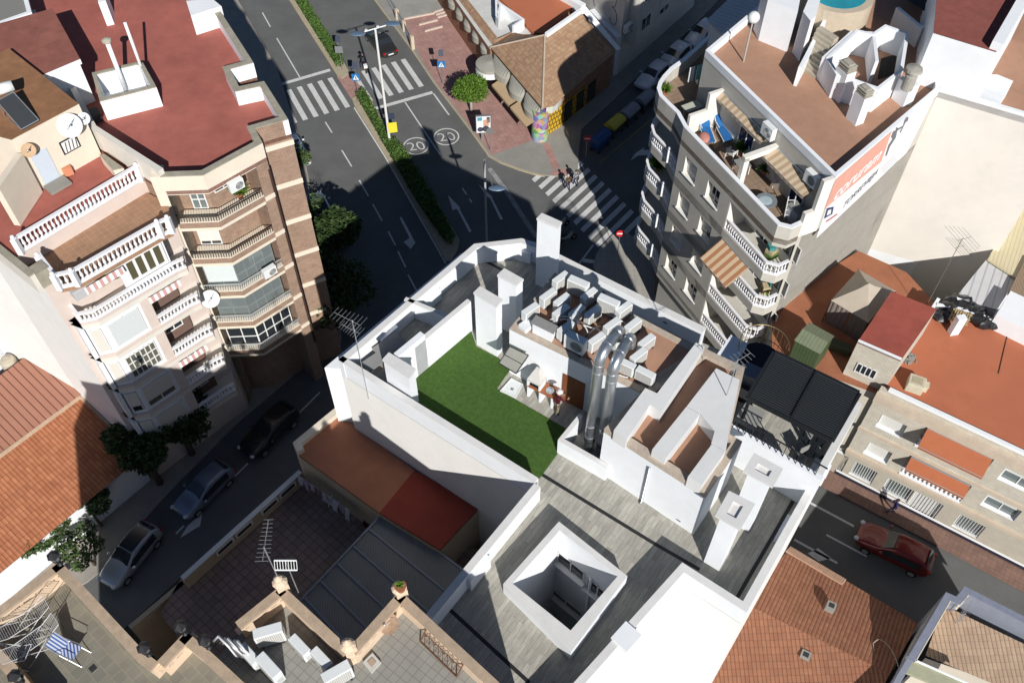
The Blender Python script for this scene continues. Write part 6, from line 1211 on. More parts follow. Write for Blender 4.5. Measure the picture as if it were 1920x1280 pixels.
# gazebo, shed and other things on the back terrace
zf = 8.98; gzb = thing('gazebo', 'beige hip roofed gazebo with closed curtains on the back terrace', 'gazebo', P(1600, 590, zf)); FAB = mat('beige_canvas', (.46, .40, .32), .9, .06, 2., .15, bump=.05); ge = [P(1558, 563, zf+2.1), P(1610, 505, zf+2.1), P(1680, 546, zf+2.1), P(1628, 605, zf+2.1)]; gc = sum(ge, Vector((0, 0, 0)))/4; ga_ = P(1624, 552, zf+3.2); gt = [gc+(p-gc)*.16+Vector((0, 0, .85)) for p in ge]; b = MB(FAB)
b.faces(ge+gt, [(0, 1, 5, 4), (1, 2, 6, 5), (2, 3, 7, 6), (3, 0, 4, 7)]); b.build('roof', gzb); b = MB(FAB); g2 = [gc+(p-gc)*.22+Vector((0, 0, .80)) for p in ge]; b.faces(g2+[gc+Vector((0, 0, 1.15))], [(0, 1, 4), (1, 2, 4), (2, 3, 4), (3, 0, 4)]); b.build('cap', gzb)
CUR = mat('mauve_grey_curtain', (.26, .215, .19), .95, .1, 2., bump=.1); 
for a, c in ((0, 3), (1, 0), (2, 3)):
    b = MB(CUR); p, q = ge[a], ge[c]; n_ = 24; vs = []
    for zz in (2.05, .1):
        for i in range(n_+1): w_ = p.lerp(q, i/n_); o_ = (gc-w_).normalized()*(.08+.05*math.sin(i*2.1)); vs.append(Vector((w_.x+o_.x, w_.y+o_.y, zf+zz)))
    b.faces(vs, [(i, i+1, n_+2+i, n_+1+i) for i in range(n_) if i not in (n_//2,)]); b.build('curtain', gzb, smooth=True)
for p in ge: b = MB(BLACKM); b.cyl((p.x, p.y, zf), p, .03, n=6); b.build('post', gzb)
t = thing('garden_shed', 'green metal garden shed with ribbed gable roof on the back terrace', 'shed', P(1500, 680, zf)); GRN = mat('dark_green_metal', (.07, .10, .045), .6, .1, 2., .1, pattern='ribs', size=(.2, 1.), mcol=(.05, .075, .03), bump=.3); GRN2 = mat('pale_green_roof', (.19, .22, .14), .5, .1, 2., .1, pattern='ribs', size=(.22, 1.), mcol=(.14, .17, .10), bump=.3)
r0, r1_ = P(1505, 616, zf+2.35), P(1553, 642, zf+2.35); e0_, e1_ = P(1489, 638, zf+1.95), P(1538, 664, zf+1.95); f0_, f1_ = P(1518, 604, zf+1.95), P(1565, 630, zf+1.95); b = MB(GRN2); b.face([r0, r1_, e1_, e0_]); b.face([r0, r1_, f1_, f0_]); b.build('roof', t); cc_ = (e0_+e1_+f0_+f1_)/4; wb_ = [cc_+(p-cc_)*.94 for p in (e0_, e1_, f1_, f0_)]; b = MB(GRN); b.prism([p.xy for p in wb_], zf, zf+1.9, top=False)
for i, j, r_ in ((0, 3, r0), (1, 2, r1_)): rr_ = cc_+(r_-cc_)*.94; b.face([(wb_[i].x, wb_[i].y, zf+1.9), (wb_[j].x, wb_[j].y, zf+1.9), (rr_.x, rr_.y, zf+2.3)])
b.build('walls', t)
cabinet((1572, 655), zf, 1.3, .5, .5, -.5, 'dark green garden chest beside the shed', plain('green_chest', (.07, .09, .05), .7), None, 'chest')
t = thing('tarpaulin', 'crumpled black tarpaulin along the white wall of the terracotta roof', 'tarpaulin', P(1800, 590, ZKR)); TARP = plain('black_plastic_sheet', (.02, .02, .022), .3, 0., .5); b = MB(TARP)
for x, y, r in ((1780, 578, .75), (1800, 570, .9), (1768, 592, .6), (1830, 590, .8), (1845, 602, .7), (1855, 606, .55), (1815, 582, .8)):
    q = P(x, y, ZKR+.3); c0_ = len(b.v); b.ball((q.x, q.y, q.z), r, r*.8, r*.55, 14, 8)
    for i in range(c0_, len(b.v)): v = b.v[i]; k = .8+.4*random.random(); b.v[i] = (q.x+(v[0]-q.x)*k, q.y+(v[1]-q.y)*k, max(ZKR+.01, q.z+(v[2]-q.z)*k))
b.build('sheet', t, normals=False)
t = thing('pallet', 'light wooden pallet lying on the black tarpaulin', 'pallet', P(1800, 590, ZKR+.9)); b = MB(mat('pallet_wood', (.45, .34, .17), .9, .2, 6.)); p0, p1, p3 = P(1788, 578, ZKR+.95), P(1824, 590, ZKR+.95), P(1778, 598, ZKR+.75)
for i in range(8): b.obox(p0+(p1-p0)*(i/8), (p1-p0)*.07, p3-p0, (0, 0, .03))
for i in range(3): b.obox(p0+(p3-p0)*(i*.45)-Vector((0, 0, .08)), p1-p0, (p3-p0)*.08, (0, 0, .07))
b.build('boards', t)
rstack((1786, 624), (1803, 594), .55, '', zf=ZKR, parent=kh, cap=False, rz=.2)
t = thing('roof_cooler', 'cream roof cooler box at the front edge of the terracotta roof', 'cooler', P(1718, 722, ZKR)); q = P(1718, 718, ZKR+.5); b = MB(mat('cream_plastic', (.62, .56, .42), .6)); b.box(q.x, q.y, ZKR, .95, .85, .75, -.45); b.build('body', t, bevel=.05); b = MB(mat('tan_panel', (.45, .39, .27), .7)); b.box(q.x, q.y, ZKR+.75, .6, .5, .02, -.45); b.build('lid', t)
cabinet((1730, 729), ZKR, .4, .4, .5, -.4, 'small cream box beside the roof cooler', mat('cream_plastic', (.62, .56, .42), .6), None, 'junction_box')
t = thing('rubble', 'patch of grey rubble beside the white side parapet', 'rubble', P(1708, 678, ZKR)); b = MB(CONC)
for i in range(26): q = P(1700+random.uniform(-8, 18), 675+random.uniform(-16, 8), ZKR); b.box(q.x, q.y, ZKR, random.uniform(.06, .25), random.uniform(.06, .2), random.uniform(.03, .14), random.uniform(0, 3))
b.build('stones', t); t['kind'] = 'stuff'
q = P(1737, 572, 9.8); aerial(q, 6.0, 'tall television aerial in front of the blank cream wall', 5, 2.6, .35, .9, m=plain('aerial_dark', (.2, .18, .15), .5)); 
q = P(1862, 690, ZKR); hose([(1872, 700, .03), (1890, 625, .03), (1898, 612, .03)], ZKR, BLACKM, 'long thin cable lying across the terracotta roof', .02, 'cable')
# ribbed roofs at the far right
yb = thing('ribbed_roof_building', 'low building with cream and white ribbed metal roofs at the right edge', 'building', P(1880, 560, 0)); CRR = mat('cream_ribbed_metal', (.66, .58, .38), .6, .06, 1., .1, pattern='ribs', size=(.24, 1.), mcol=(.55, .47, .29), bump=.3); yA = [P2(1852, 486, 10.4), P2(1905, 520, 10.4), P2(2050, 380, 10.4), P2(1930, 345, 10.4)]; yB = [P2(1822, 520, 10.2), P2(1850, 486, 10.2), P2(1908, 520, 10.2), P2(1870, 580, 10.2), P2(1790, 560, 10.2)]
b = MB(CRR, -.5); b.prism(yA, 10.25, 10.4); b.build('cream_roof', yb); b = MB(RIBW, -.5); b.prism(yB, 10.05, 10.2); b.build('white_roof', yb); b = MB(WHITE); b.prism(yA+[], 0, 10.2); b.prism(yB, 0, 10.0); b.build('walls', yb)
b = MB(mat('brown_shutter_roof', (.30, .22, .15), .8, .1, 2., pattern='ribs', size=(.2, 1.), mcol=(.2, .14, .1))); b.prism(PP([(1893, 545), (1925, 480), (2000, 500), (1960, 575)], 10.6), 10.2, 10.6); b.build('brown_roof', yb); b = MB(WHITE); b.prism(PP([(1868, 590), (1895, 545), (1980, 585), (1950, 630)], 11.), ZKR, 11.); b.build('white_hut', yb)
for i, (m, lab) in enumerate(((plain('blue_cloth', (.02, .10, .42), .8), 'blue cloth drying at the back edge of the terracotta roof'), (plain('patterned_cloth', (.45, .42, .48), .8), 'grey patterned cloth drying beside the blue one'), (plain('pink_cloth', (.5, .12, .16), .8), 'pink cloth at the right picture edge'))):
    t = thing('laundry', lab, 'laundry', P(1895+i*14, 606+i*6, ZKR)); b = MB(m); q = P(1890+i*13, 606+i*5, ZKR+.5)
    for k in range(4): b.obox(q+Vector((k*.17, -k*.05, -.3+.06*(k % 2))), (.15, -.04, 0), (.03, .06, 0), (0, 0, .55))
    b.build('cloth', t)
# ================================================================== LOW TILED HOUSES AT THE LOWER RIGHT
TILEBR = mat('brown_pan_tiles', (.36, .165, .095), .9, .12, 1., .25, pattern='roof', col2=(.30, .13, .075), size=(.22, .36), bump=.6); TILECR = mat('buff_pan_tiles', (.50, .36, .25), .9, .12, 1., .25, pattern='roof', col2=(.43, .30, .21), size=(.22, .36), bump=.6)
lr = thing('tiled_house', 'low house with a wide brown tiled roof in the shadow of the white block', 'house', P(1560, 1100, 0)); ez = 4.2; ra_ = [P(1482, 1026, ez), P(1722, 1168, ez)]; rid = [P(1395, 1130, 5.6), P(1668, 1262, 5.6)]; dn_ = [P(1250, 1300, ez), P(1600, 1420, ez)]
b = MB(TILEBR); b.face([ra_[0], ra_[1], rid[1], rid[0]]); b.face([rid[0], rid[1], P(1560, 1480, 4.4), P(1200, 1360, 4.4)]); b.build('roof', lr); b = MB(CREAM); b.prism([ra_[0].xy, ra_[1].xy, P2(1560, 1480, 4.), P2(1200, 1360, 4.)], 0, 4.0, top=False); b.build('walls', lr); b = MB(mat('eave_tiles', (.50, .32, .22), .9, .2, 4.))
for i in range(34): p = ra_[0].lerp(ra_[0].lerp(ra_[1], .45), i/34); b.cyl(p+Vector((0, 0, .06)), p+Vector((0, 0, .06))+(rid[0]-ra_[0]).normalized()*.5, .075, n=6)
b.build('eave', lr)
for x, y, lab in ((1558, 1136, 'upper grey roof vent on the brown tiles'), (1510, 1228, 'lower grey roof vent on the brown tiles')): q = V(x, y, (0, 0), (1, 0)) if False else P(x, y, 5.4); t = thing('roof_vent', lab, 'vent', q); b = MB(CONC); b.box(q.x, q.y, q.z-.35, .5, .45, .5, -.5); b.build('body', t); b = MB(RUBBER); b.box(q.x, q.y, q.z+.15, .3, .26, .01, -.5); b.build('opening', t)
hose([(1637, 1205, .1), (1650, 1198, .12), (1670, 1215, .1), (1682, 1240, .1), (1684, 1250, .1)], 5.2, mat('beige_cable', (.42, .33, .25), .8), 'looped beige cable lying on the brown tiled roof', .03, 'cable'); hose([(1637, 1205, .1), (1640, 1218, .1), (1650, 1232, .1), (1664, 1244, .1)], 5.2, mat('beige_cable', (.42, .33, .25), .8), 'second strand of the looped cable on the brown tiled roof', .03, 'cable')
l2 = thing('lettered_house', 'low house with blue grey lettered wall and buff tiled roof', 'house', P(1774, 1109, 0)); z2t = 6.6; wl2 = PP([(1702, 1232), (1774, 1109), (1794, 1118), (1809, 1098), (1990, 1190)], z2t); BG = mat('blue_grey_render', (.25, .27, .33), .9, .1, 2., .2); b = MB(BG); b.strip(wl2, -.3, 0, z2t-.06); b.strip([wl2[0], P2(1640, 1340, z2t)], -.3 if False else .3, 0, z2t-.06); b.build('walls', l2); b = MB(mat('slate_coping', (.22, .24, .31), .9, .12, 3.)); b.strip(wl2, -.36, z2t-.06, z2t); b.build('coping', l2)
b = MB(CREAM); b.strip([p+Vector((.34, -.2)) for p in wl2], -.05, 4.8, z2t-.1); b.build('inner_wall', l2)
FL2 = Face(wl2[0], wl2[1]); FL2 = Face(wl2[0], wl2[1]) if FL2.n.x < 0 else Face(wl2[0], wl2[1], True); lb = MB(mat('letter_panel', (.42, .41, .39), .9, .1, 3.)); ulo, uhi = .3, FL2.L-.5; FL2.box(lb, ulo, uhi, z2t-2.1, z2t-.9, .0, .03); lbo = lb.build('letter_panel', l2); lt = MB(BLACKM); uu = FL2.at(1, 0)-FL2.at(0, 0); sgu = 1 if Vector((uu.x, uu.y, 0)).cross(Vector((0, 0, 1))).dot(Vector((FL2.n.x, FL2.n.y, 0))) > 0 else -1
lt.text('L.', FL2.at((ulo+uhi)/2, z2t-1.75, .035), uu*sgu, (0, 0, 1), .6, .004)
for k in (-9, -8, -7, -6, -5, 4, 5, 6, 7, 8, 9): FL2.box(lt, (ulo+uhi)/2+k*.22, (ulo+uhi)/2+k*.22+.09, z2t-1.72, z2t-1.40, .031, .036); lt.build('lettering', lbo)
tq = [P(1770, 1134, 5.5), P(1990, 1240, 5.5), P(1980, 1330, 4.9), P(1735, 1228, 4.9)]; b = MB(TILECR); b.face(tq); b.build('roof', l2); b = MB(CREAM); b.prism(PP([(1735, 1232), (1725, 1250), (1900, 1330), (1930, 1300)], 4.9), 0, 4.85); b.build('rear_wall', l2)
b = MB(mat('sage_ledge', (.40, .40, .28), .9)); b.prism(PP([(1701, 1232), (1830, 1290), (1820, 1310), (1690, 1256)], 6.4), 6.2, 6.4); b.use(WHITE); b.strip(PP([(1701, 1231), (1840, 1292)], 6.5), .08, 6.2, 6.5); b.build('ledge', l2)
aerial(P(1790, 1170, 5.2), 1.6, 'small grey aerial fallen on the buff tiled roof', 8, .5, .9, 1.2)
# ================================================================== CORNER RESTAURANT (top)
TILEO_ = mat('ochre_roof_tiles', (.46, .31, .19), .9, .14, 1.5, .2, pattern='tile', col2=(.36, .21, .13), size=(.30, .36), mortar=.016, mcol=(.26, .17, .11), offset=.5, bump=.45)
YEL = mat('yellow_black_panels', (.62, .40, .03), .7, .08, 2., pattern='tile', col2=(.55, .33, .02), size=(.34, .5), mortar=.05, mcol=(.10, .06, .02), offset=.5, bump=.05); TAUPE = mat('taupe_canopy', (.36, .35, .30), .85, .1, 2., .1); TANAW = mat('tan_awning', (.48, .35, .21), .9, .08, 2., .1); BRKO = mat('brick_wall_ochre', (.36, .15, .09), .9, .15, pattern='brick', col2=(.30, .12, .07), size=(.25, .08), mcol=(.4, .3, .2))
zE, zA = 3.7, 5.9
rs = thing('corner_restaurant', 'corner restaurant with ochre hipped tile roof, yellow panels and tan awnings', 'restaurant', P(1012, 262, .13))
eL, eC, eC2, eR = P(919, 89, zE), P(1017, 204, zE), P(1054, 184, zE), P(1155, 97, zE); apx, rdg, bkl = P(1021.6, 66, zA), P(1086, 21, zA), P(959, 60, zE)
b = MB(TILEO_); b.face([eL, eC, apx]); b.face([eC, P(1040, 199, zE), eC2, eR, rdg, apx]); b.face([eL, apx, P(985, 66, 4.6), bkl]); b.build('roof', rs)
b = MB(BEIGE_EDGE); b.tube([eC, apx, rdg], .10, 6); b.tube([eL, apx], .09, 6); b.build('ridge', rs)
b = MB(WHITE); b.strip([apx.xy, rdg.xy], -.3, 3.5, zA+.25); b.strip([rdg.xy, eR.xy], -.5, 0, 0+5.2) if False else b.face([rdg+Vector((.05, 0, .25)), eR+Vector((.05, 0, .1)), eR+Vector((.45, .3, .1)), rdg+Vector((.6, .3, .25))]); b.build('gable_coping', rs)
cen = (eL.xy+eC.xy+eC2.xy+eR.xy)/4; inw = lambda p, k=.35: p.xy+(cen-p.xy).normalized()*k
w_ = [inw(eL), inw(eC, .6), inw(eC2, .5), inw(eR), rdg.xy, apx.xy]
b = MB(BRKO); b.prism(w_, 0, zE-.06, top=False); b.build('walls', rs)
b = MB(YEL); F1 = Face(w_[0], w_[1]); F2 = Face(w_[1], w_[2]); F3 = Face(w_[2], w_[3])
for F, u0, u1 in ((F1, .3, F1.L), (F2, 0, F2.L), (F3, .0, F3.L*.5)): F.box(b, u0, u1, .13, 2.5, .004, .05)
b.build('yellow_panels', rs); b = MB(plain('dark_glazing', (.05, .035, .02), .1, 0., .7))
for F, n in ((F1, 4), (F3, 3)):
    for k in range(n): F.box(b, F.L*(.08+k*.23), F.L*(.08+k*.23)+F.L*.15, .3, 2.3, .05, .06)
b.build('glazing', rs)
def canopyseg(F, u0, u1, bulge, z0, z1, m, name, drop=.0):
    b = MB(m); n = 10; top = [F.at(lerp(u0, u1, i/n), z1, .05) for i in range(n+1)]; out = [F.at(lerp(u0, u1, i/n), z0, .1+bulge*math.sin(PI*i/n)**.6) for i in range(n+1)]; lo = [p-Vector((0, 0, .55)) for p in out]
    b.faces(top+out+lo, [(i, i+1, n+2+i, n+1+i) for i in range(n)]+[(n+1+i, n+2+i, 2*n+3+i, 2*n+2+i) for i in range(n)]); return b.build(name, rs)
Fe = Face(eL, eC); Fb = Face(P(860, -8, zE), P(932, 105, zE)) 
for u0, u1 in ((Fe.L*.10, Fe.L*.42), (Fe.L*.44, Fe.L*.70), (Fe.L*.72, Fe.L*.99)): canopyseg(Fe, u0, u1, .75, 2.9, 3.6, TAUPE, 'curved_canopy')
for u0, u1 in ((Fe.L*.30, Fe.L*.64), (Fe.L*.66, Fe.L*.97)):
    b = MB(TANAW); b.face([Fe.at(u0, 2.5, .1), Fe.at(u1, 2.5, .1), Fe.at(u1, 2.05, 1.35), Fe.at(u0, 2.05, 1.35)]); b.face([Fe.at(u0, 2.05, 1.35), Fe.at(u1, 2.05, 1.35), Fe.at(u1, 1.85, 1.36), Fe.at(u0, 1.85, 1.36)]); b.build('tan_awning', rs)
q = P(924, 122, 3.0); b = MB(TAUPE); cpt = P(925, 118, 3.0); b.lathe((cpt.x-.3, cpt.y, 2.2), [(1.3, 0), (1.3, .75), (.1, .95)], 24); b.build('porch', rs); b = MB(PW); b.lathe((cpt.x-.3, cpt.y, 2.1), [(1.315, 0), (1.315, .55)], 24); bo = b.build('porch_sign', rs); b = MB(plain('sign_yellow', (.75, .62, .04), .7)); b.cyl((cpt.x+.35, cpt.y-1.12, 2.38), (cpt.x+.38, cpt.y-1.19, 2.38), .22, n=14); b.build('sign_mark', bo)
# mural column on the corner and pale curved fascia
mc = P(1012, 262, .13); MUR = NT('mural_paint'); vz = MUR.add('ShaderNodeTexVoronoi', Scale=2.6); tc = MUR.add('ShaderNodeNewGeometry'); MUR.link(tc.outputs['Position'], vz.inputs['Vector']); hs = MUR.add('ShaderNodeHueSaturation'); hs.inputs['Saturation'].default_value = .75; hs.inputs['Value'].default_value = .55; MUR.link(vz.outputs['Color'], hs.inputs['Color']); MUR.link(hs.outputs[0], MUR.b.inputs['Base Color'])
b = MB(MUR.m); b.cyl((mc.x, mc.y+.3, .1), (mc.x, mc.y+.3, 3.2), .72, n=24); b.build('mural_column', rs, smooth=False); b = MB(mat('pale_fascia', (.55, .56, .50), .8, .08, 2.)); arc = [P(1024, 208, 3.3), P(1036, 206, 3.3), P(1046, 199, 3.3), P(1053, 188, 3.3)]; b.strip([p.xy for p in arc], .15, 2.95, 3.66); b.build('corner_fascia', rs)
# long low wing to the left, flat roofs behind
lw2 = thing('terrace_building', 'long low building with tiled edge and white flat roof beside the restaurant', 'building', P(860, 0, 0)); wl4 = [P2(919, 92, 3.6), P2(840, -20, 3.6), P2(790, -100, 3.6), P2(1020, -140, 3.6), P2(1080, 10, 3.6), P2(1020, 66, 3.6), P2(960, 62, 3.6)]
b = MB(BRKO); b.prism(wl4, 0, 3.55, top=False); b.use(mat('white_flat_roof', (.64, .64, .61), .9, .12, 1.2, .35)); b.sheet(wl4, 3.55); b.build('walls', lw2); b = MB(TILEO_); b.face([P(920, 90, 3.4), P(838, -22, 3.4), P(862, -20, 4.0), P(934, 72, 4.0)]); b.face([P(920, 90, 3.4), P(934, 72, 4.0), P(965, 58, 3.9), P(958, 66, 3.6)]); b.build('tiled_edge', lw2)
b = MB(TERRA); b.prism(PP([(930, -10), (1000, -40), (1080, 5), (1020, 62), (1000, 62), (978, 38)], 3.9), 3.5, 3.9); b.build('red_roof', lw2); b = MB(WHITE); b.strip(PP([(928, -10), (929, 30), (934, 36), (940, 10), (978, 36), (960, 48)], 4.6), .2, 3.5, 4.6); b.strip(PP([(1000, -38), (1090, 12)], 4.5), .6, 3.5, 4.5); b.build('parapet', lw2); b = MB(YEL); Fw2 = Face(P(838, -22, 3.4).xy, P(919, 90, 3.4).xy).off(-.25); Fw2.box(b, 0, Fw2.L-.5, .13, 2.6, .01, .05); b.build('yellow_panels', lw2); rs_ = rs; 
for k in range(5):
    rs = lw2; canopyseg(Fw2, Fw2.L*(.05+k*.19), Fw2.L*(.22+k*.19), .6, 2.8, 3.4, TAUPE, 'curved_canopy')
rs = rs_
# white building with scribbled gable beyond, in shade on its street side
nb = thing('apartment_building', 'pale building behind the restaurant with a scribbled sunlit gable wall', 'building', P(1160, 110, 0)); n0, n1, n2_ = P2(1157, 140, .13), P2(1083, 62, .13), P2(1300, 12, .13); up_n = Vector((.1, 1)); b = MB(mat('pale_gable', (.66, .64, .59), .92, .08, 1., .2)); nn0 = n0; b.prism([n0, n1, n1+Vector((3, 14)), n2_+Vector((1, 8)), n2_], 0, 10.5); b.build('walls', nb)
FG = Face(n1, n0); FN2 = Face(n0, n2_); sc_ = MB(plain('graffiti_ink', (.16, .12, .13), .8)); sc2 = MB(plain('graffiti_red', (.45, .10, .09), .8))
for i in range(12):
    u = FG.L*random.uniform(.25, .95); z = random.uniform(5.2, 8.2); r = random.uniform(.3, .9); m = sc_ if i % 3 else sc2; a0 = random.uniform(0, 6); m.tube([FG.at(u+r*math.cos(a0+k*.45)*.8, z+r*math.sin(a0+k*.45), .02) for k in range(random.randint(5, 11))], .03, 4)
sc_.build('graffiti', nb); sc2.build('graffiti', nb); b = MB(mat('pale_gable', (.66, .64, .59))); FN2.box(b, 1.0, FN2.L*.7, 3.3, 10.4, .0, 1.0); b.build('bay', nb); Fbay = FN2.off(1.0)
for k in range(3):
    for z in (4.2, 7.2): Fbay.window(nb, 1.6+k*3.2, 3.2+k*3.2, z, z+1.6, o=.02, nx=2, shutter=.6 if k else .2)
Fside = Face(FN2.at(1.0, 0, 0).xy, FN2.at(1.0, 0, 1.).xy); u, z = FN2.px(1178, 55); q = FN2.at(.45, 5.1, .35); AC.at((q.x, q.y, 4.6), angle(n0, n2_)+PI, 'condenser in shade on the pale building behind the restaurant', 'condenser on the pale building', 1.2)
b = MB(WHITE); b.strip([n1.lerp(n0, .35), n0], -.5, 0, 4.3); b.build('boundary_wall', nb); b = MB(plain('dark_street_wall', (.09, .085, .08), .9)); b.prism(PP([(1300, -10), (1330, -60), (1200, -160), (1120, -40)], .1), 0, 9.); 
# steps, planter walls and railings at the forecourt
fs = thing('forecourt_steps', 'low pale steps and kerbs at the restaurant forecourt', 'steps', P(800, 40, .13)); b = MB(mat('pale_step', (.60, .50, .42), .9, .12, 3.))
for p, q in (((758, 38), (815, 27)), ((813, 26), (836, 18)), ((786, 49), (821, 40)), ((797, 61), (830, 52)), ((818, 30), (842, 23)), ((821, 35), (843, 29))): b.strip([P2(*p, .13), P2(*q, .13)], .18, .13, .27)
b.build('kerbs', fs)
wf = thing('white_fence', 'white panelled fence with stone posts along the ramp by the avenue', 'fence', P(775, 92, .13)); fpx = [(706, -30), (745, 36), (758, 58), (774, 92)]
for p, q in zip(fpx, fpx[1:]):
    a, c = P2(*p, .13), P2(*q, .13); d = (c-a).normalized(); m = MB(plain('fence_white', (.74, .76, .78), .6)); m.strip([a+d*.25, c-d*.25], .06, .3, 1.05); m.build('panel', wf); m = MB(BLACKM); m.cyl(v3(a, 1.12), v3(c, 1.12), .025, n=5); m.build('rail', wf)
for x, y in fpx[1:]: m = MB(mat('stone_post', (.60, .50, .38), .9, .12, 4.)); q = P2(x, y, .13); m.box(q.x, q.y, .05, .32, .32, 1.5 if y > 90 else 1.15, .5); m.build('post', wf)
b = MB(mat('ramp_concrete', (.33, .33, .30), .95, .12, .8, .3)); b.sheet(PP([(712, -40), (757, 36), (836, 18), (800, -60)], .13), .137); struct(b, 'ramp')
# ================================================================== STREET FURNITURE
def pole(name, lab, cat, px, h, r=.04, m=None, z=.13):
    q = P(px[0], px[1], z); t = thing(name, lab, cat, q); b = MB(m or GREYM); b.cyl(q, (q.x, q.y, z+h), r, r*.75, n=8); b.build('pole', t); return t, q
BLUEL = plain('lamp_head_blue_grey', (.12, .18, .26), .5, .2); SIGNB = plain('sign_blue', (.02, .16, .42), .5); SIGNW = plain('sign_white', (.78, .80, .80), .5); SIGNR = plain('sign_red', (.55, .02, .03), .5); SOL = plain('solar_cell', (.03, .04, .07), .3)
t, q = pole('street_lamp', 'tall white double headed street lamp with a yellow sign in the hedge', 'street lamp', (731.5, 271), 11.6, .12, plain('lamp_white', (.72, .72, .70), .5), .1)
d = (P2(721, 45, 11.7)-P2(683, 56, 11.7)).normalized()
for s in (-1, 1): b = MB(BLUEL); c = Vector((q.x, q.y, 11.72))+v3(d*s*1.45, 0); b.ball((c.x, c.y, c.z), .62, .34, .09, 12, 6); b.build('lamp_head', t)
b = MB(SIGNW); b.cyl((q.x-d.x*.9, q.y-d.y*.9, 11.72), (q.x+d.x*.9, q.y+d.y*.9, 11.72), .05, n=6); b.build('arm', t)
b = MB(plain('sign_yellow', (.75, .62, .04), .7)); b.box(q.x+.42, q.y-.12, 1.55, .75, .05, 1.05, .2); b.build('yellow_sign', t); b = MB(SOL); b.obox((q.x+.1, q.y+.1, 2.75), (.55, .1, 0), (-.08, .4, .3), (0, 0, .03)); b.build('solar_panel', t)
t, q = pole('street_lamp', 'street lamp with a single blue grey head behind the corner parapet', 'street lamp', (913, 466), 9.3, .10, plain('lamp_grey', (.42, .43, .45), .5), 0.)
hd = P(925, 353, 9.4); b = MB(GREYM); b.cyl((q.x, q.y, 9.3), hd, .04, n=6); b.build('arm', t); b = MB(BLUEL); b.ball(tuple(hd+Vector((.25, 0, 0))), .62, .30, .10, 12, 6); b.build('lamp_head', t)
def crosswalk_sign(px, lab, z=.13, top=2.2, back=False, rz=.0):
    t, q = pole('crossing_sign', lab, 'road sign', px, 3.1, .035, None, z); c, s_ = math.cos(rz), math.sin(rz); ux = Vector((c, s_, 0)); n = Vector((s_, -c, 0)); o = Vector((q.x, q.y, z+top-.35))+n*.05
    b = MB(GREYM if back else SIGNB); b.obox(o-ux*.36, ux*.72, n*.03, (0, 0, .72)); k = b.build('plate', t)
    if not back:
        b = MB(SIGNW); b.faces([o+ux*x+n*.036+Vector((0, 0, zz)) for x, zz in ((-.27, .1), (.27, .1), (0, .64))], [(0, 1, 2)]); b.build('triangle', k); b = MB(BLACKM)
        b.cyl(o+n*.04+Vector((0, 0, .46)), o+n*.048+Vector((0, 0, .46)), .045, n=10); pv = lambda x, zz: o+ux*x+n*.045+Vector((0, 0, zz))
        for p1, p2 in (((0, .42), (0, .28)), ((0, .28), (-.1, .13)), ((0, .28), (.1, .13)), ((0, .38), (-.09, .28)), ((0, .38), (.09, .30))): b.cyl(pv(*p1), pv(*p2), .018, n=5)
        b.build('figure', k)
    b = MB(SOL); p = Vector((q.x, q.y, z+3.05)); b.obox(p-ux*.22-n*.0, ux*.44, n*-.35+Vector((0, 0, .42)), (0, 0, .03)); b.build('solar_panel', t)
crosswalk_sign((830, 158), 'blue pedestrian crossing sign with solar panel on the pink paving'); crosswalk_sign((673, 182), 'blue pedestrian crossing sign with solar panel in the central reservation', .1); crosswalk_sign((642, 132), 'grey backed crossing sign with solar panel seen from behind at the hedge end', .1, 2.3, True)
t, q = pole('round_sign', 'round grey backed road sign on a pole in front of the advertising panel', 'road sign', (919.5, 283), 2.6, .03); b = MB(GREYM); b.cyl((q.x, q.y-.05, 2.35), (q.x, q.y-.02, 2.35), .32, n=20); b.build('disc', t)
def no_entry(px, lab, h=2.5, z=.13):
    t, q = pole('no_entry_sign', lab, 'road sign', px, h, .03, None, z); c = Vector((q.x, q.y-.05, z+h-.25)); b = MB(SIGNR); b.cyl(c, c-Vector((0, .03, 0)), .33, n=22); k = b.build('disc', t); b = MB(SIGNW); b.obox(c+Vector((-.24, -.045, -.06)), (.48, 0, 0), (0, .01, 0), (0, 0, .12)); b.build('bar', k)
no_entry((1158, 474), 'red no entry sign at the corner of the big zebra crossing'); no_entry((1098, 297), 'red no entry sign in shade beside the blue recycling container')
# advertising panel
q = P(905, 262, .13); t = thing('advertising_panel', 'lit advertising panel on a leg with a photo of a couple, on the pink paving', 'advertising panel', q); b = MB(GREYM); b.box(q.x, q.y, .1, .25, .2, 1.0, .1); b.build('leg', t); b = MB(GREYM); b.box(q.x+.1, q.y, .95, 1.3, .18, 1.85, .1); b.build('case', t)
u = Vector((math.cos(.1), math.sin(.1), 0)); n = Vector((math.sin(.1), -math.cos(.1), 0)); o = Vector((q.x+.1, q.y, .95))+n*.092; b = MB(SIGNW); b.obox(o-u*.6+Vector((0, 0, .06)), u*1.2, n*.01, (0, 0, 1.73)); k = b.build('poster', t)
for m, x, z, w, h in ((plain('poster_blue', (.10, .30, .42), .6), -.52, 1.35, .42, .38), (plain('poster_skin', (.55, .33, .24), .7), -.02, .75, .5, .7), (plain('poster_hair', (.12, .08, .07), .7), .28, 1.1, .28, .62)): b = MB(m); b.obox(o-u*(-x)+n*.012+Vector((0, 0, z)), u*w, n*.003, (0, 0, h)); b.build('poster_patch', k)
b = MB(plain('poster_dark_disc', (.06, .06, .10), .6)); c = o-u*.28+n*.014+Vector((0, 0, .42)); b.cyl(c, c+n*.004, .26, n=22); b.build('poster_disc', k)
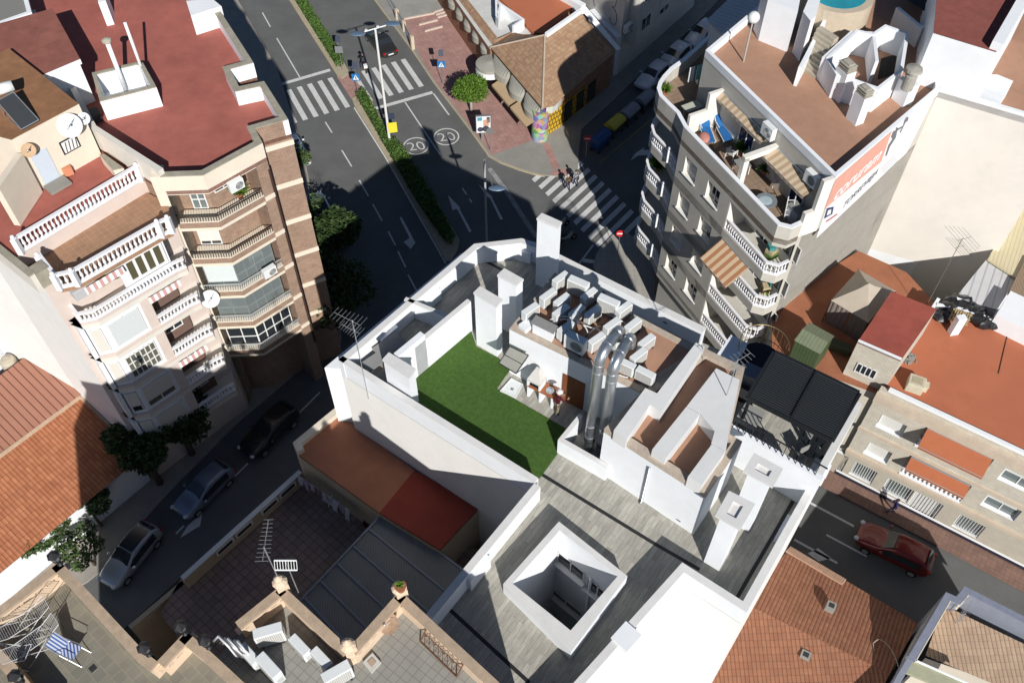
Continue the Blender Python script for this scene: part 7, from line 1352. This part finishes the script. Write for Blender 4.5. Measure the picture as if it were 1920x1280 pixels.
# containers
def container(px, rz, lab, m, lidm):
    q = P(px[0], px[1], 0); t = thing('waste_container', lab, 'container', q, 'waste containers on the dark side street'); b = MB(m); c, s_ = math.cos(rz), math.sin(rz); W = lambda x, y, zz: Vector((q.x+x*c-y*s_, q.y+x*s_+y*c, zz))
    vs = [W(x*.9*k, y*.55*k, z) for z, k in ((.25, .8), (1.15, 1.)) for x, y in ((-1, -1), (1, -1), (1, 1), (-1, 1))]; b.faces(vs, [(3, 2, 1, 0), (4, 5, 6, 7), (0, 1, 5, 4), (1, 2, 6, 5), (2, 3, 7, 6), (3, 0, 4, 7)]); b.build('body', t, bevel=.03)
    b = MB(lidm); n_ = 8; pts = [[W(x, -.58*math.cos(PI*i/n_), 1.15+.42*math.sin(PI*i/n_)) for i in range(n_+1)] for x in (-.93, .93)]; b.faces(pts[0]+pts[1], [(i, i+1, n_+2+i, n_+1+i) for i in range(n_)]+[tuple(range(n_, -1, -1)), tuple(range(n_+1, 2*n_+2))]); b.build('lid', t)
    b = MB(TYRE)
    for x in (-.7, .7):
        for y in (-.4, .4): p = W(x, y, .13); b.cyl(p-Vector((s_*.05, -c*.05, 0)), p+Vector((s_*.05, -c*.05, 0)), .13, n=10)
    b.build('wheels', t)
    return q
crz = angle(P2(1120, 270), P2(1205, 195)); GB = plain('bin_dark', (.06, .07, .075), .6)
container((1124, 277), crz, 'blue recycling container nearest the no entry sign', plain('bin_blue', (.02, .07, .22), .5), plain('bin_blue', (.02, .07, .22), .5)); container((1151, 250), crz, 'dark container with a yellow lid', GB, plain('bin_yellow', (.55, .46, .05), .5)); container((1178, 228), crz, 'grey lidded container next to the yellow one', GB, plain('bin_grey', (.25, .26, .30), .5)); container((1207, 203), crz, 'grey lidded container nearest the curved building', GB, plain('bin_grey', (.25, .26, .30), .5))
# ================================================================== VEHICLES
def car(px, heading, lab, paint, L=4.3, W_=1.78, H_=1.48, kind='hatch', roofm=None, group=None, z=0.):
    """heading: world direction of the nose"""
    q = P(px[0], px[1], z); t = thing('parked_car', lab, 'car', q, group); c, s_ = math.cos(heading), math.sin(heading); Wd = lambda x, y, zz: Vector((q.x+x*c-y*s_, q.y+x*s_+y*c, z+zz))
    hl = L/2; hw = W_/2; belt = .92 if H_ < 1.6 else 1.02
    # stations: x, half width, sill z, shoulder z, top z, top half width
    if kind == 'sedan': prof = [(-1, .70, .42, .62, .80, .60), (-.94, .90, .24, .70, .96, .78), (-.62, .99, .20, .72, 1.0, .84), (-.30, 1., .20, .72, H_, .70), (.02, 1., .20, .72, H_, .70), (.40, 1., .20, .70, .98, .84), (.72, .98, .20, .66, .88, .82), (.93, .88, .24, .58, .74, .72), (1, .66, .36, .52, .62, .52)]
    elif kind == 'suv': prof = [(-1, .74, .50, .80, 1.02, .66), (-.95, .92, .34, .86, 1.2, .76), (-.82, .98, .30, .88, H_*.97, .74), (-.35, 1., .28, .88, H_, .76), (.05, 1., .28, .86, H_*.98, .74), (.38, 1., .28, .84, 1.10, .86), (.70, .98, .28, .80, 1.0, .86), (.93, .90, .32, .70, .86, .76), (1, .70, .42, .60, .72, .58)]
    else: prof = [(-1, .74, .45, .72, .92, .64), (-.95, .92, .28, .78, 1.12, .74), (-.80, .98, .22, .78, H_*.96, .72), (-.35, 1., .20, .78, H_, .74), (.05, 1., .20, .76, H_*.98, .72), (.42, 1., .20, .74, 1.0, .86), (.72, .98, .20, .68, .90, .84), (.93, .88, .24, .58, .76, .74), (1, .68, .36, .50, .62, .54)]
    b = MB(paint); n_ = 12; rings = []
    for x, w, z0, zs, zt, wt in prof:
        w *= hw; wt *= hw; r = [(-w*.80, z0), (-w*.97, z0+.10), (-w, zs*.8), (-w*.985, zs), (-wt, zt-.06), (-wt*.86, zt), (wt*.86, zt), (wt, zt-.06), (w*.985, zs), (w, zs*.8), (w*.97, z0+.10), (w*.80, z0)]; rings.append([Wd(x*hl, yy, zz) for yy, zz in r])
    vs = [p for r in rings for p in r]; m_ = len(rings); fs = [(i*n_+k, i*n_+(k+1) % n_, (i+1)*n_+(k+1) % n_, (i+1)*n_+k) for i in range(m_-1) for k in range(n_)]; fs += [tuple(range(n_-1, -1, -1)), tuple(range((m_-1)*n_, m_*n_))]; b.faces(vs, fs); o = b.build('body', t, smooth=True); sd_ = o.modifiers.new('s', 'SUBSURF'); sd_.levels = sd_.render_levels = 2
    def pr_at(x):
        for a, c2 in zip(prof, prof[1:]):
            if a[0] <= x <= c2[0]: k = (x-a[0])/(c2[0]-a[0]); return [lerp(a[i], c2[i], k) for i in range(6)]
    g = MB(GLASS)
    ws0, ws1 = (.06, .36) if kind != 'sedan' else (.06, .36); rw0, rw1 = (-.90, -.80) if kind != 'sedan' else (-.58, -.34)
    for x0, x1 in ((ws0, ws1), (rw0, rw1)):
        a, c2 = pr_at(x0), pr_at(x1); e = .018
        g.face([Wd(x0*hl, -a[5]*hw*.84, a[4]+e), Wd(x0*hl, a[5]*hw*.84, a[4]+e), Wd(x1*hl, c2[5]*hw*.88, c2[4]+e), Wd(x1*hl, -c2[5]*hw*.88, c2[4]+e)])
    g.build('windscreen', t); g = MB(GLASS); xa, xb = (-.72, .20) if kind != 'sedan' else (-.40, .22)
    for s in (-1, 1):
        xs = [xa, xa+.12, (xa+xb)/2, xb-.05, xb+.10]; low = []; top = []
        for x in xs:
            a = pr_at(x); lo_z = a[3]+.06; k = .80 if a[4] > 1.15 else .35; yy = lerp(a[1]*.985, a[5], .12)*hw; y2 = lerp(a[1]*.985, a[5], k)*hw; low.append(Wd(x*hl, s*(yy+.015), lerp(a[3], a[4]-.06, .12))); top.append(Wd(x*hl, s*(y2+.015), lerp(a[3], a[4]-.06, k)))
        g.faces(low+top, [(i, i+1, 6+i, 5+i) for i in range(4)])
    g.build('side_windows', t)
    if roofm is not None:
        g = MB(roofm); a, c2 = pr_at(-.72), pr_at(.0); e = .02; g.face([Wd(-.70*hl, -a[5]*hw*.78, H_+e-.02), Wd(-.70*hl, a[5]*hw*.78, H_+e-.02), Wd(.02*hl, c2[5]*hw*.80, H_+e), Wd(.02*hl, -c2[5]*hw*.80, H_+e)]); g.build('roof_panel', t)
    for x in (-.62, .62):
        for s in (-1, 1):
            p = Wd(x*hl, s*(hw-.10), .32); ax = Wd(0, s, 0)-Wd(0, 0, 0); w = MB(TYRE); w.cyl(p-ax*.10, p+ax*.115, .32, n=18); wo = w.build('wheel', t); w = MB(ALU); w.cyl(p+ax*.10, p+ax*.122, .21, n=14); w.build('rim', wo)
    LM = plain('headlight_glass', (.62, .64, .66), .1); RM = plain('tail_light', (.30, .01, .01), .2)
    for s in (-1, 1): h = MB(LM); p = Wd(.955*hl, s*hw*.66, .68 if H_ < 1.6 else .80); h.ball((p.x, p.y, p.z), .17, .17, .09, 10, 6); h.build('headlight', t); h = MB(RM); p = Wd(-.965*hl, s*hw*.70, .82 if H_ < 1.6 else 1.0); h.ball((p.x, p.y, p.z), .15, .15, .12, 8, 6); h.build('tail_light', t); h = MB(paint); p = Wd(.28*hl, s*(hw+.10), .98 if H_ < 1.6 else 1.15); h.ball((p.x, p.y, p.z), .12, .12, .08, 8, 6); h.build('mirror', t)
    h = MB(SIGNW); p0 = Wd(-1.004*hl, -.26, .62); h.obox(p0, Wd(0, .52, 0)-Wd(0, 0, 0), Wd(-.02, 0, 0)-Wd(0, 0, 0), (0, 0, .12)); h.build('number_plate', t); return t
def hd_(a, b): return angle(P2(*a), P2(*b))
BLK = plain('black_car_paint', (.03, .03, .028), .25, .2, .5, .6); SIL = plain('silver_car_paint', (.50, .52, .54), .3, .5, .5, .6); WHC = plain('white_car_paint', (.62, .66, .72), .3, 0., .5, .6); BLC = plain('blue_grey_car_paint', (.12, .15, .22), .3, .3, .5, .6); REDC = plain('red_car_paint', (.17, .008, .008), .28, .2, .5, .7)
car((716, 88), hd_((735, 108), (698, 58)), 'black saloon waiting at the crossing on the sunny avenue', BLK, 4.8, 1.85, 1.44, 'sedan')
car((603, 403), AV+PI, 'white hatchback parked beside the brick block', WHC, 4.1, 1.78, 1.5, 'hatch', plain('dark_roof_glass', (.02, .02, .03), .1), None); car((624, 443), AV+PI, 'dark blue car parked behind the white hatchback', BLC, 4.1, 1.75, 1.45, 'hatch'); car((556, 292), AV+PI, 'pale blue car half hidden by the brick corner', WHC, 4.2, 1.75, 1.45, 'hatch')
hst = hd_((285, 1000), (215, 1085)); car((250, 1047), hst, 'silver car with black roof half in sunlight near the cream house', SIL, 4.4, 1.8, 1.52, 'hatch', plain('black_roof_panel', (.015, .015, .018), .12)); hs2 = hd_((425, 878), (350, 950)); car((386, 925), hs2, 'silver blue car in the shade of the lower street', plain('blue_silver_paint', (.24, .28, .36), .3, .4, .5, .6), 4.3, 1.78, 1.5, 'hatch'); car((508, 815), hs2, 'black car in deep shade beside the red roofed house', BLK, 4.5, 1.85, 1.55, 'suv')
car((1670, 1036), hd_((1735, 1066), (1606, 1002)), 'dark red estate car driving along the shaded right hand street', REDC, 4.7, 1.88, 1.66, 'suv')
hpk = hd_((1240, 120), (1205, 152)); car((1222, 152), hpk, 'white car nearest the waste containers on the dark side street', WHC, 4.2, 1.78, 1.48, 'hatch'); car((1262, 116), hpk, 'white car second in the row on the dark side street', WHC, 4.2, 1.78, 1.48, 'hatch'); car((1312, 74), hpk, 'pale car third in the row on the dark side street', WHC, 4.2, 1.78, 1.48, 'hatch')
def motorbike(px, heading, lab, body=REDC):
    q = P(px[0], px[1], 0); t = thing('motorbike', lab, 'motorbike', q); c, s_ = math.cos(heading), math.sin(heading); W = lambda x, y, zz: Vector((q.x+x*c-y*s_, q.y+x*s_+y*c, zz)); ax = W(0, 1, 0)-W(0, 0, 0)
    for x in (-.62, .65): b = MB(TYRE); p = W(x, 0, .28); b.cyl(p-ax*.06, p+ax*.06, .28, n=16); o = b.build('wheel', t); b = MB(ALU); b.cyl(p-ax*.065, p+ax*.065, .12, n=10); b.build('rim', o)
    b = MB(body); b.tube([W(-.85, 0, .62), W(-.5, 0, .62), W(-.1, 0, .45), W(.25, 0, .48), W(.45, 0, .85), W(.5, 0, .95)], [.10, .17, .16, .15, .13, .08], 10); b.build('body', t, smooth=True); b = MB(RUBBER); b.tube([W(-.75, 0, .76), W(-.3, 0, .78), W(.02, 0, .74)], [.12, .15, .08], 8); b.build('saddle', t); b = MB(BLACKM); b.cyl(W(.42, -.34, 1.02), W(.42, .34, 1.02), .02, n=6); b.cyl(W(.42, 0, .95), W(.65, 0, .28), .035, n=6); b.build('handlebar', t); b = MB(PLASTIC); b.box(*W(-.85, 0, .8)[:], .34, .36, .28, heading); b.build('top_box', t); return t, W
motorbike((684, 130), hd_((688, 142), (678, 115)), 'dark red motorbike with a rider waiting before the crossing'); SW = plain('scooter_grey', (.35, .36, .38), .4)
motorbike((1050, 428), .6, 'grey scooter parked behind the tall white chimney', SW); motorbike((1062, 452), .4, 'second grey scooter parked closer to the parapet', SW)
# ================================================================== PEOPLE
def person(loc, rz, joints, rad, cols, lab, hair=None, hat=None, bag=None):
    """joints: dict of 3-d points (metres, person facing +x); one skinned surface, colours by part"""
    bm = bmesh.new(); lay = bm.verts.layers.skin.verify(); vv = {}
    for k, p in joints.items():
        v = bm.verts.new(p); r = rad[k] if k in rad else .05; v[lay].radius = (r, r) if isinstance(r, float) else r; v[lay].use_root = (k == 'pelvis'); vv[k] = v
    for a, b_ in (('pelvis', 'waist'), ('waist', 'chest'), ('chest', 'neck'), ('neck', 'head0'), ('head0', 'head1'), ('chest', 'shL'), ('shL', 'elL'), ('elL', 'wrL'), ('wrL', 'haL'), ('chest', 'shR'), ('shR', 'elR'), ('elR', 'wrR'), ('wrR', 'haR'), ('pelvis', 'hiL'), ('hiL', 'knL'), ('knL', 'anL'), ('anL', 'toL'), ('pelvis', 'hiR'), ('hiR', 'knR'), ('knR', 'anR'), ('anR', 'toR')): bm.edges.new((vv[a], vv[b_]))
    for sd in 'LR':          # five fingers as short chains out of the palm
        h, w = Vector(joints['ha'+sd]), Vector(joints['wr'+sd]); d = (h-w).normalized(); side = d.orthogonal().normalized()
        for i, ln in enumerate((.055, .07, .075, .068, .05)):
            o = h+side*(.018*(i-2))+(d*.01 if i else -d*.03); m1 = bm.verts.new(o+d*ln*.55+(side*-.03 if i == 0 else Vector())); m2 = bm.verts.new(o+d*ln+Vector((0, 0, -.015))+(side*-.035 if i == 0 else Vector()))
            m1[lay].radius = (.009, .009); m2[lay].radius = (.008, .008); bm.edges.new((vv['ha'+sd], m1)); bm.edges.new((m1, m2))
    me = bpy.data.meshes.new('sk'); bm.to_mesh(me); bm.free(); ob = bpy.data.objects.new('sk', me); C.objects.link(ob); ob.modifiers.new('k', 'SKIN').use_smooth_shade = True; s = ob.modifiers.new('s', 'SUBSURF'); s.levels = s.render_levels = 1
    dg = bpy.context.evaluated_depsgraph_get(); m2 = bpy.data.meshes.new_from_object(ob.evaluated_get(dg)); bpy.data.objects.remove(ob)
    t = thing('person', lab, 'person', loc); c, s_ = math.cos(rz), math.sin(rz); tr = lambda p: Vector((loc[0]+p[0]*c-p[1]*s_, loc[1]+p[0]*s_+p[1]*c, loc[2]+p[2]))
    parts = {'skin': cols['skin'], 'top': cols['top'], 'legs': cols['legs'], 'shoe': cols['shoe']}; ms = list(parts.values()); b = MB()
    seg = [('legs', 'hiL', 'knL'), ('legs', 'knL', 'anL'), ('legs', 'hiR', 'knR'), ('legs', 'knR', 'anR'), ('shoe', 'anL', 'toL'), ('shoe', 'anR', 'toR'), ('top', 'pelvis', 'chest'), ('top', 'chest', 'neck'), ('top', 'shL', 'elL'), ('top', 'elL', 'wrL'), ('top', 'shR', 'elR'), ('top', 'elR', 'wrR'), ('skin', 'wrL', 'haL'), ('skin', 'wrR', 'haR'), ('skin', 'neck', 'head1'), ('legs', 'hiL', 'hiR')]
    def near(p):
        best = None
        for kind, a, b_ in seg:
            A, B = Vector(joints[a]), Vector(joints[b_]); k = max(0, min(1, (p-A).dot(B-A)/max(1e-6, (B-A).length_squared))); dd = (p-(A+(B-A)*k)).length-.0
            if best is None or dd < best[0]: best = (dd, kind)
        return best[1]
    for p in m2.polygons: b.use(parts[near(p.center)]); b.face([tr(m2.vertices[i].co) for i in p.vertices])
    # weld so the body is one surface
    o = b.build('body', t, smooth=True); bw = bmesh.new(); bw.from_mesh(o.data); bmesh.ops.remove_doubles(bw, verts=bw.verts, dist=1e-5); bw.to_mesh(o.data); bw.free(); bpy.data.meshes.remove(m2)
    h = Vector(joints['head1']); hc = (Vector(joints['head0'])+h)/2
    f = MB(cols['skin']); f.ball(tuple(tr(hc+Vector((.105, 0, -.01)))), .022, n=8, m=6); 
    for y in (-.095, .095): f.ball(tuple(tr(hc+Vector((0, y, 0)))), .02, .02, .03, 8, 6)
    f.build('nose_and_ears', t, smooth=True); f = MB(BLACKM)
    for y in (-.035, .035): f.ball(tuple(tr(hc+Vector((.092, y, .02)))), .012, n=6, m=4)
    f.build('eyes', t); f = MB(plain('lips', (.35, .12, .1), .6)); f.ball(tuple(tr(hc+Vector((.088, 0, -.06)))), .012, .03, .008, 8, 4); f.build('mouth', t)
    if hair: f = MB(hair); f.ball(tuple(tr(hc+Vector((-.02, 0, .05)))), .112, .108, .10, 12, 8); f.build('hair', t, smooth=True)
    if hat: f = MB(hat); p = tr(hc+Vector((0, 0, .07))); f.lathe(tuple(p), [(.17, 0), (.165, .015), (.115, .03), (.105, .10), (.06, .125), (.01, .13)], 16); f.build('hat', t, smooth=True)
    if bag: f = MB(bag); p = tr(Vector(joints['haR'])+Vector((0, 0, -.22))); f.box(p.x, p.y, p.z-.1, .34, .16, .3, rz); f.build('bag', t, bevel=.03)
    return t
def pose(stride=.0, bend=.0, armL=None, armR=None, h=1.72, tw=0.):
    k = h/1.72; J = dict(pelvis=(0, 0, .93), waist=(bend*.1, 0, 1.08), chest=(bend*.28, 0, 1.33), neck=(bend*.38, 0, 1.47), head0=(bend*.45+.02, 0, 1.55), head1=(bend*.5+.03, 0, 1.68), shL=(bend*.3, .19, 1.39), shR=(bend*.3, -.19, 1.39), hiL=(0, .09, .88), hiR=(0, -.09, .88),
        knL=(stride*.55+.03, .10, .48), knR=(-stride*.30+.03, -.10, .48), anL=(stride*.85, .10, .08), anR=(-stride*.95, -.10, .09 if stride else .08), toL=(stride*.85+.17, .11, .035), toR=(-stride*.95+.16, -.11, .035))
    J['elL'], J['wrL'], J['haL'] = armL or ((bend*.3-.06-stride*.2, .25, 1.12), (bend*.3+.02-stride*.35, .25, .90), (bend*.3+.04-stride*.4, .25, .82)); J['elR'], J['wrR'], J['haR'] = armR or ((bend*.3-.04+stride*.25, -.25, 1.12), (bend*.3+.06+stride*.5, -.25, .92), (bend*.3+.09+stride*.55, -.25, .84))
    return {a: (p[0]*k, p[1]*k, p[2]*k) for a, p in J.items()}
RAD = dict(pelvis=(.15, .115), waist=(.145, .11), chest=(.165, .12), neck=.055, head0=(.088, .088), head1=(.075, .08), shL=.075, shR=.075, elL=.05, elR=.05, wrL=.035, wrR=.035, haL=(.04, .022), haR=(.04, .022), hiL=.10, hiR=.10, knL=.066, knR=.066, anL=.045, anR=.045, toL=.035, toR=.035)
SKIN = plain('skin', (.50, .30, .21), .6); MAR = mat('maroon_cloth', (.13, .018, .03), .9, .1, 8.); KHA = mat('khaki_cloth', (.36, .31, .21), .9, .1, 8.); SHOE = plain('dark_shoe', (.03, .03, .03), .7); NAVYC = mat('navy_cloth', (.035, .04, .09), .9, .1, 8.); BRC = mat('brown_cloth', (.16, .105, .06), .9, .1, 8.); GRC = mat('grey_cloth', (.30, .32, .36), .9, .1, 8.); BLUC = mat('blue_cloth_shirt', (.04, .05, .20), .9, .1, 8.)
q = P(1043, 775, T); aim = angle(q, P2(1065, 763, T)); person((q.x, q.y, T), aim, pose(.08, .18, armR=((.20, -.27, 1.16), (.42, -.20, 1.08), (.50, -.18, 1.07)), armL=((.16, .24, 1.12), (.36, .16, 1.02), (.44, .14, 1.0)), h=1.74), RAD, dict(skin=SKIN, top=MAR, legs=KHA, shoe=SHOE), 'person in maroon top and khaki trousers reaching for the brown roof door', hair=plain('grey_hair', (.45, .44, .42), .8), hat=plain('pale_cap', (.66, .64, .62), .8))
q = P(1064, 357, 0.); person((q.x, q.y, .01), hd_((1064, 357), (1040, 318)), pose(.28, .05, h=1.7), RAD, dict(skin=SKIN, top=BRC, legs=NAVYC, shoe=SHOE), 'person in a brown jacket walking on the zebra crossing', hair=plain('grey_hair', (.45, .44, .42), .8))
q = P(1079, 349, 0.); person((q.x, q.y, .01), hd_((1079, 349), (1058, 312)), pose(.24, .03, h=1.75), RAD, dict(skin=SKIN, top=GRC, legs=NAVYC, shoe=SHOE), 'person in pale grey carrying a dark bag on the zebra crossing', hair=plain('dark_hair', (.05, .04, .03), .8), bag=RUBBER)
q = P(1670, 960, .13); person((q.x, q.y, .13), hd_((1670, 960), (1640, 950)), pose(.25, .04, armR=((.10, -.24, 1.13), (.28, -.14, 1.18), (.32, -.08, 1.24)), h=1.7), RAD, dict(skin=SKIN, top=BLUC, legs=NAVYC, shoe=SHOE), 'person in blue walking on the shaded brown pavement by the grilles', hair=plain('dark_hair', (.05, .04, .03), .8))
q = P(683, 130, 0.); person((q.x, q.y, .0), hd_((688, 142), (678, 115)), {**pose(0, .12, armR=((.18, -.25, 1.12), (.36, -.28, 1.06), (.42, -.28, 1.05)), armL=((.18, .25, 1.12), (.36, .28, 1.06), (.42, .28, 1.05)), h=1.72), 'knL': (.30, .2, .62), 'knR': (.30, -.2, .62), 'anL': (.2, .3, .10), 'anR': (.2, -.3, .10), 'toL': (.36, .31, .05), 'toR': (.36, -.31, .05)}, RAD, dict(skin=SKIN, top=plain('black_jacket', (.03, .03, .035), .7), legs=NAVYC, shoe=SHOE), 'rider in black jacket and dark helmet on the dark red motorbike', hat=plain('black_helmet', (.02, .02, .02), .3))
# ================================================================== SUN, SKY, CAMERA
sc = bpy.context.scene
SUN_EL, SUN_AZ = R(33.), R(164.6)          # compass bearing of the sun, clockwise from +Y
w = bpy.data.worlds.new('World'); sc.world = w; w.use_nodes = True; nt = w.node_tree
sky = nt.nodes.new('ShaderNodeTexSky'); sky.sky_type = 'NISHITA'; sky.sun_disc = False; sky.sun_elevation = SUN_EL; sky.sun_rotation = SUN_AZ; sky.altitude = 20.; sky.air_density = .9; sky.dust_density = .2; sky.ozone_density = 4.
nt.links.new(sky.outputs[0], nt.nodes['Background'].inputs[0]); nt.nodes['Background'].inputs[1].default_value = .05
sd = bpy.data.lights.new('sun', 'SUN'); sd.energy = 5.0; sd.angle = R(.5); sd.color = (1., .97, .925)
so = bpy.data.objects.new('sun', sd); C.objects.link(so)
dv = Vector((-math.sin(SUN_AZ)*math.cos(SUN_EL), -math.cos(SUN_AZ)*math.cos(SUN_EL), -math.sin(SUN_EL)))
so.rotation_euler = dv.to_track_quat('-Z', 'Y').to_euler(); so.location = (20, -60, 90)
cd = bpy.data.cameras.new('camera'); co = bpy.data.objects.new('camera', cd); C.objects.link(co)
m3 = Matrix((AX, -AY, -AZ)).transposed(); co.matrix_world = Matrix.Translation((0, 0, CAM_H)) @ m3.to_4x4()
cd.sensor_width = 36.; cd.lens = CAM_F/1920*36.; cd.clip_start = 1.; cd.clip_end = 2000.
sc.camera = co
sc.view_settings.view_transform = 'Standard'; sc.view_settings.look = 'None'; sc.view_settings.gamma = 1.; sc.view_settings.exposure = .12; sc.view_settings.use_curve_mapping = False
sc.cycles.max_bounces = 6; sc.cycles.diffuse_bounces = 3
sc.render.resolution_x, sc.render.resolution_y = 1024, 682
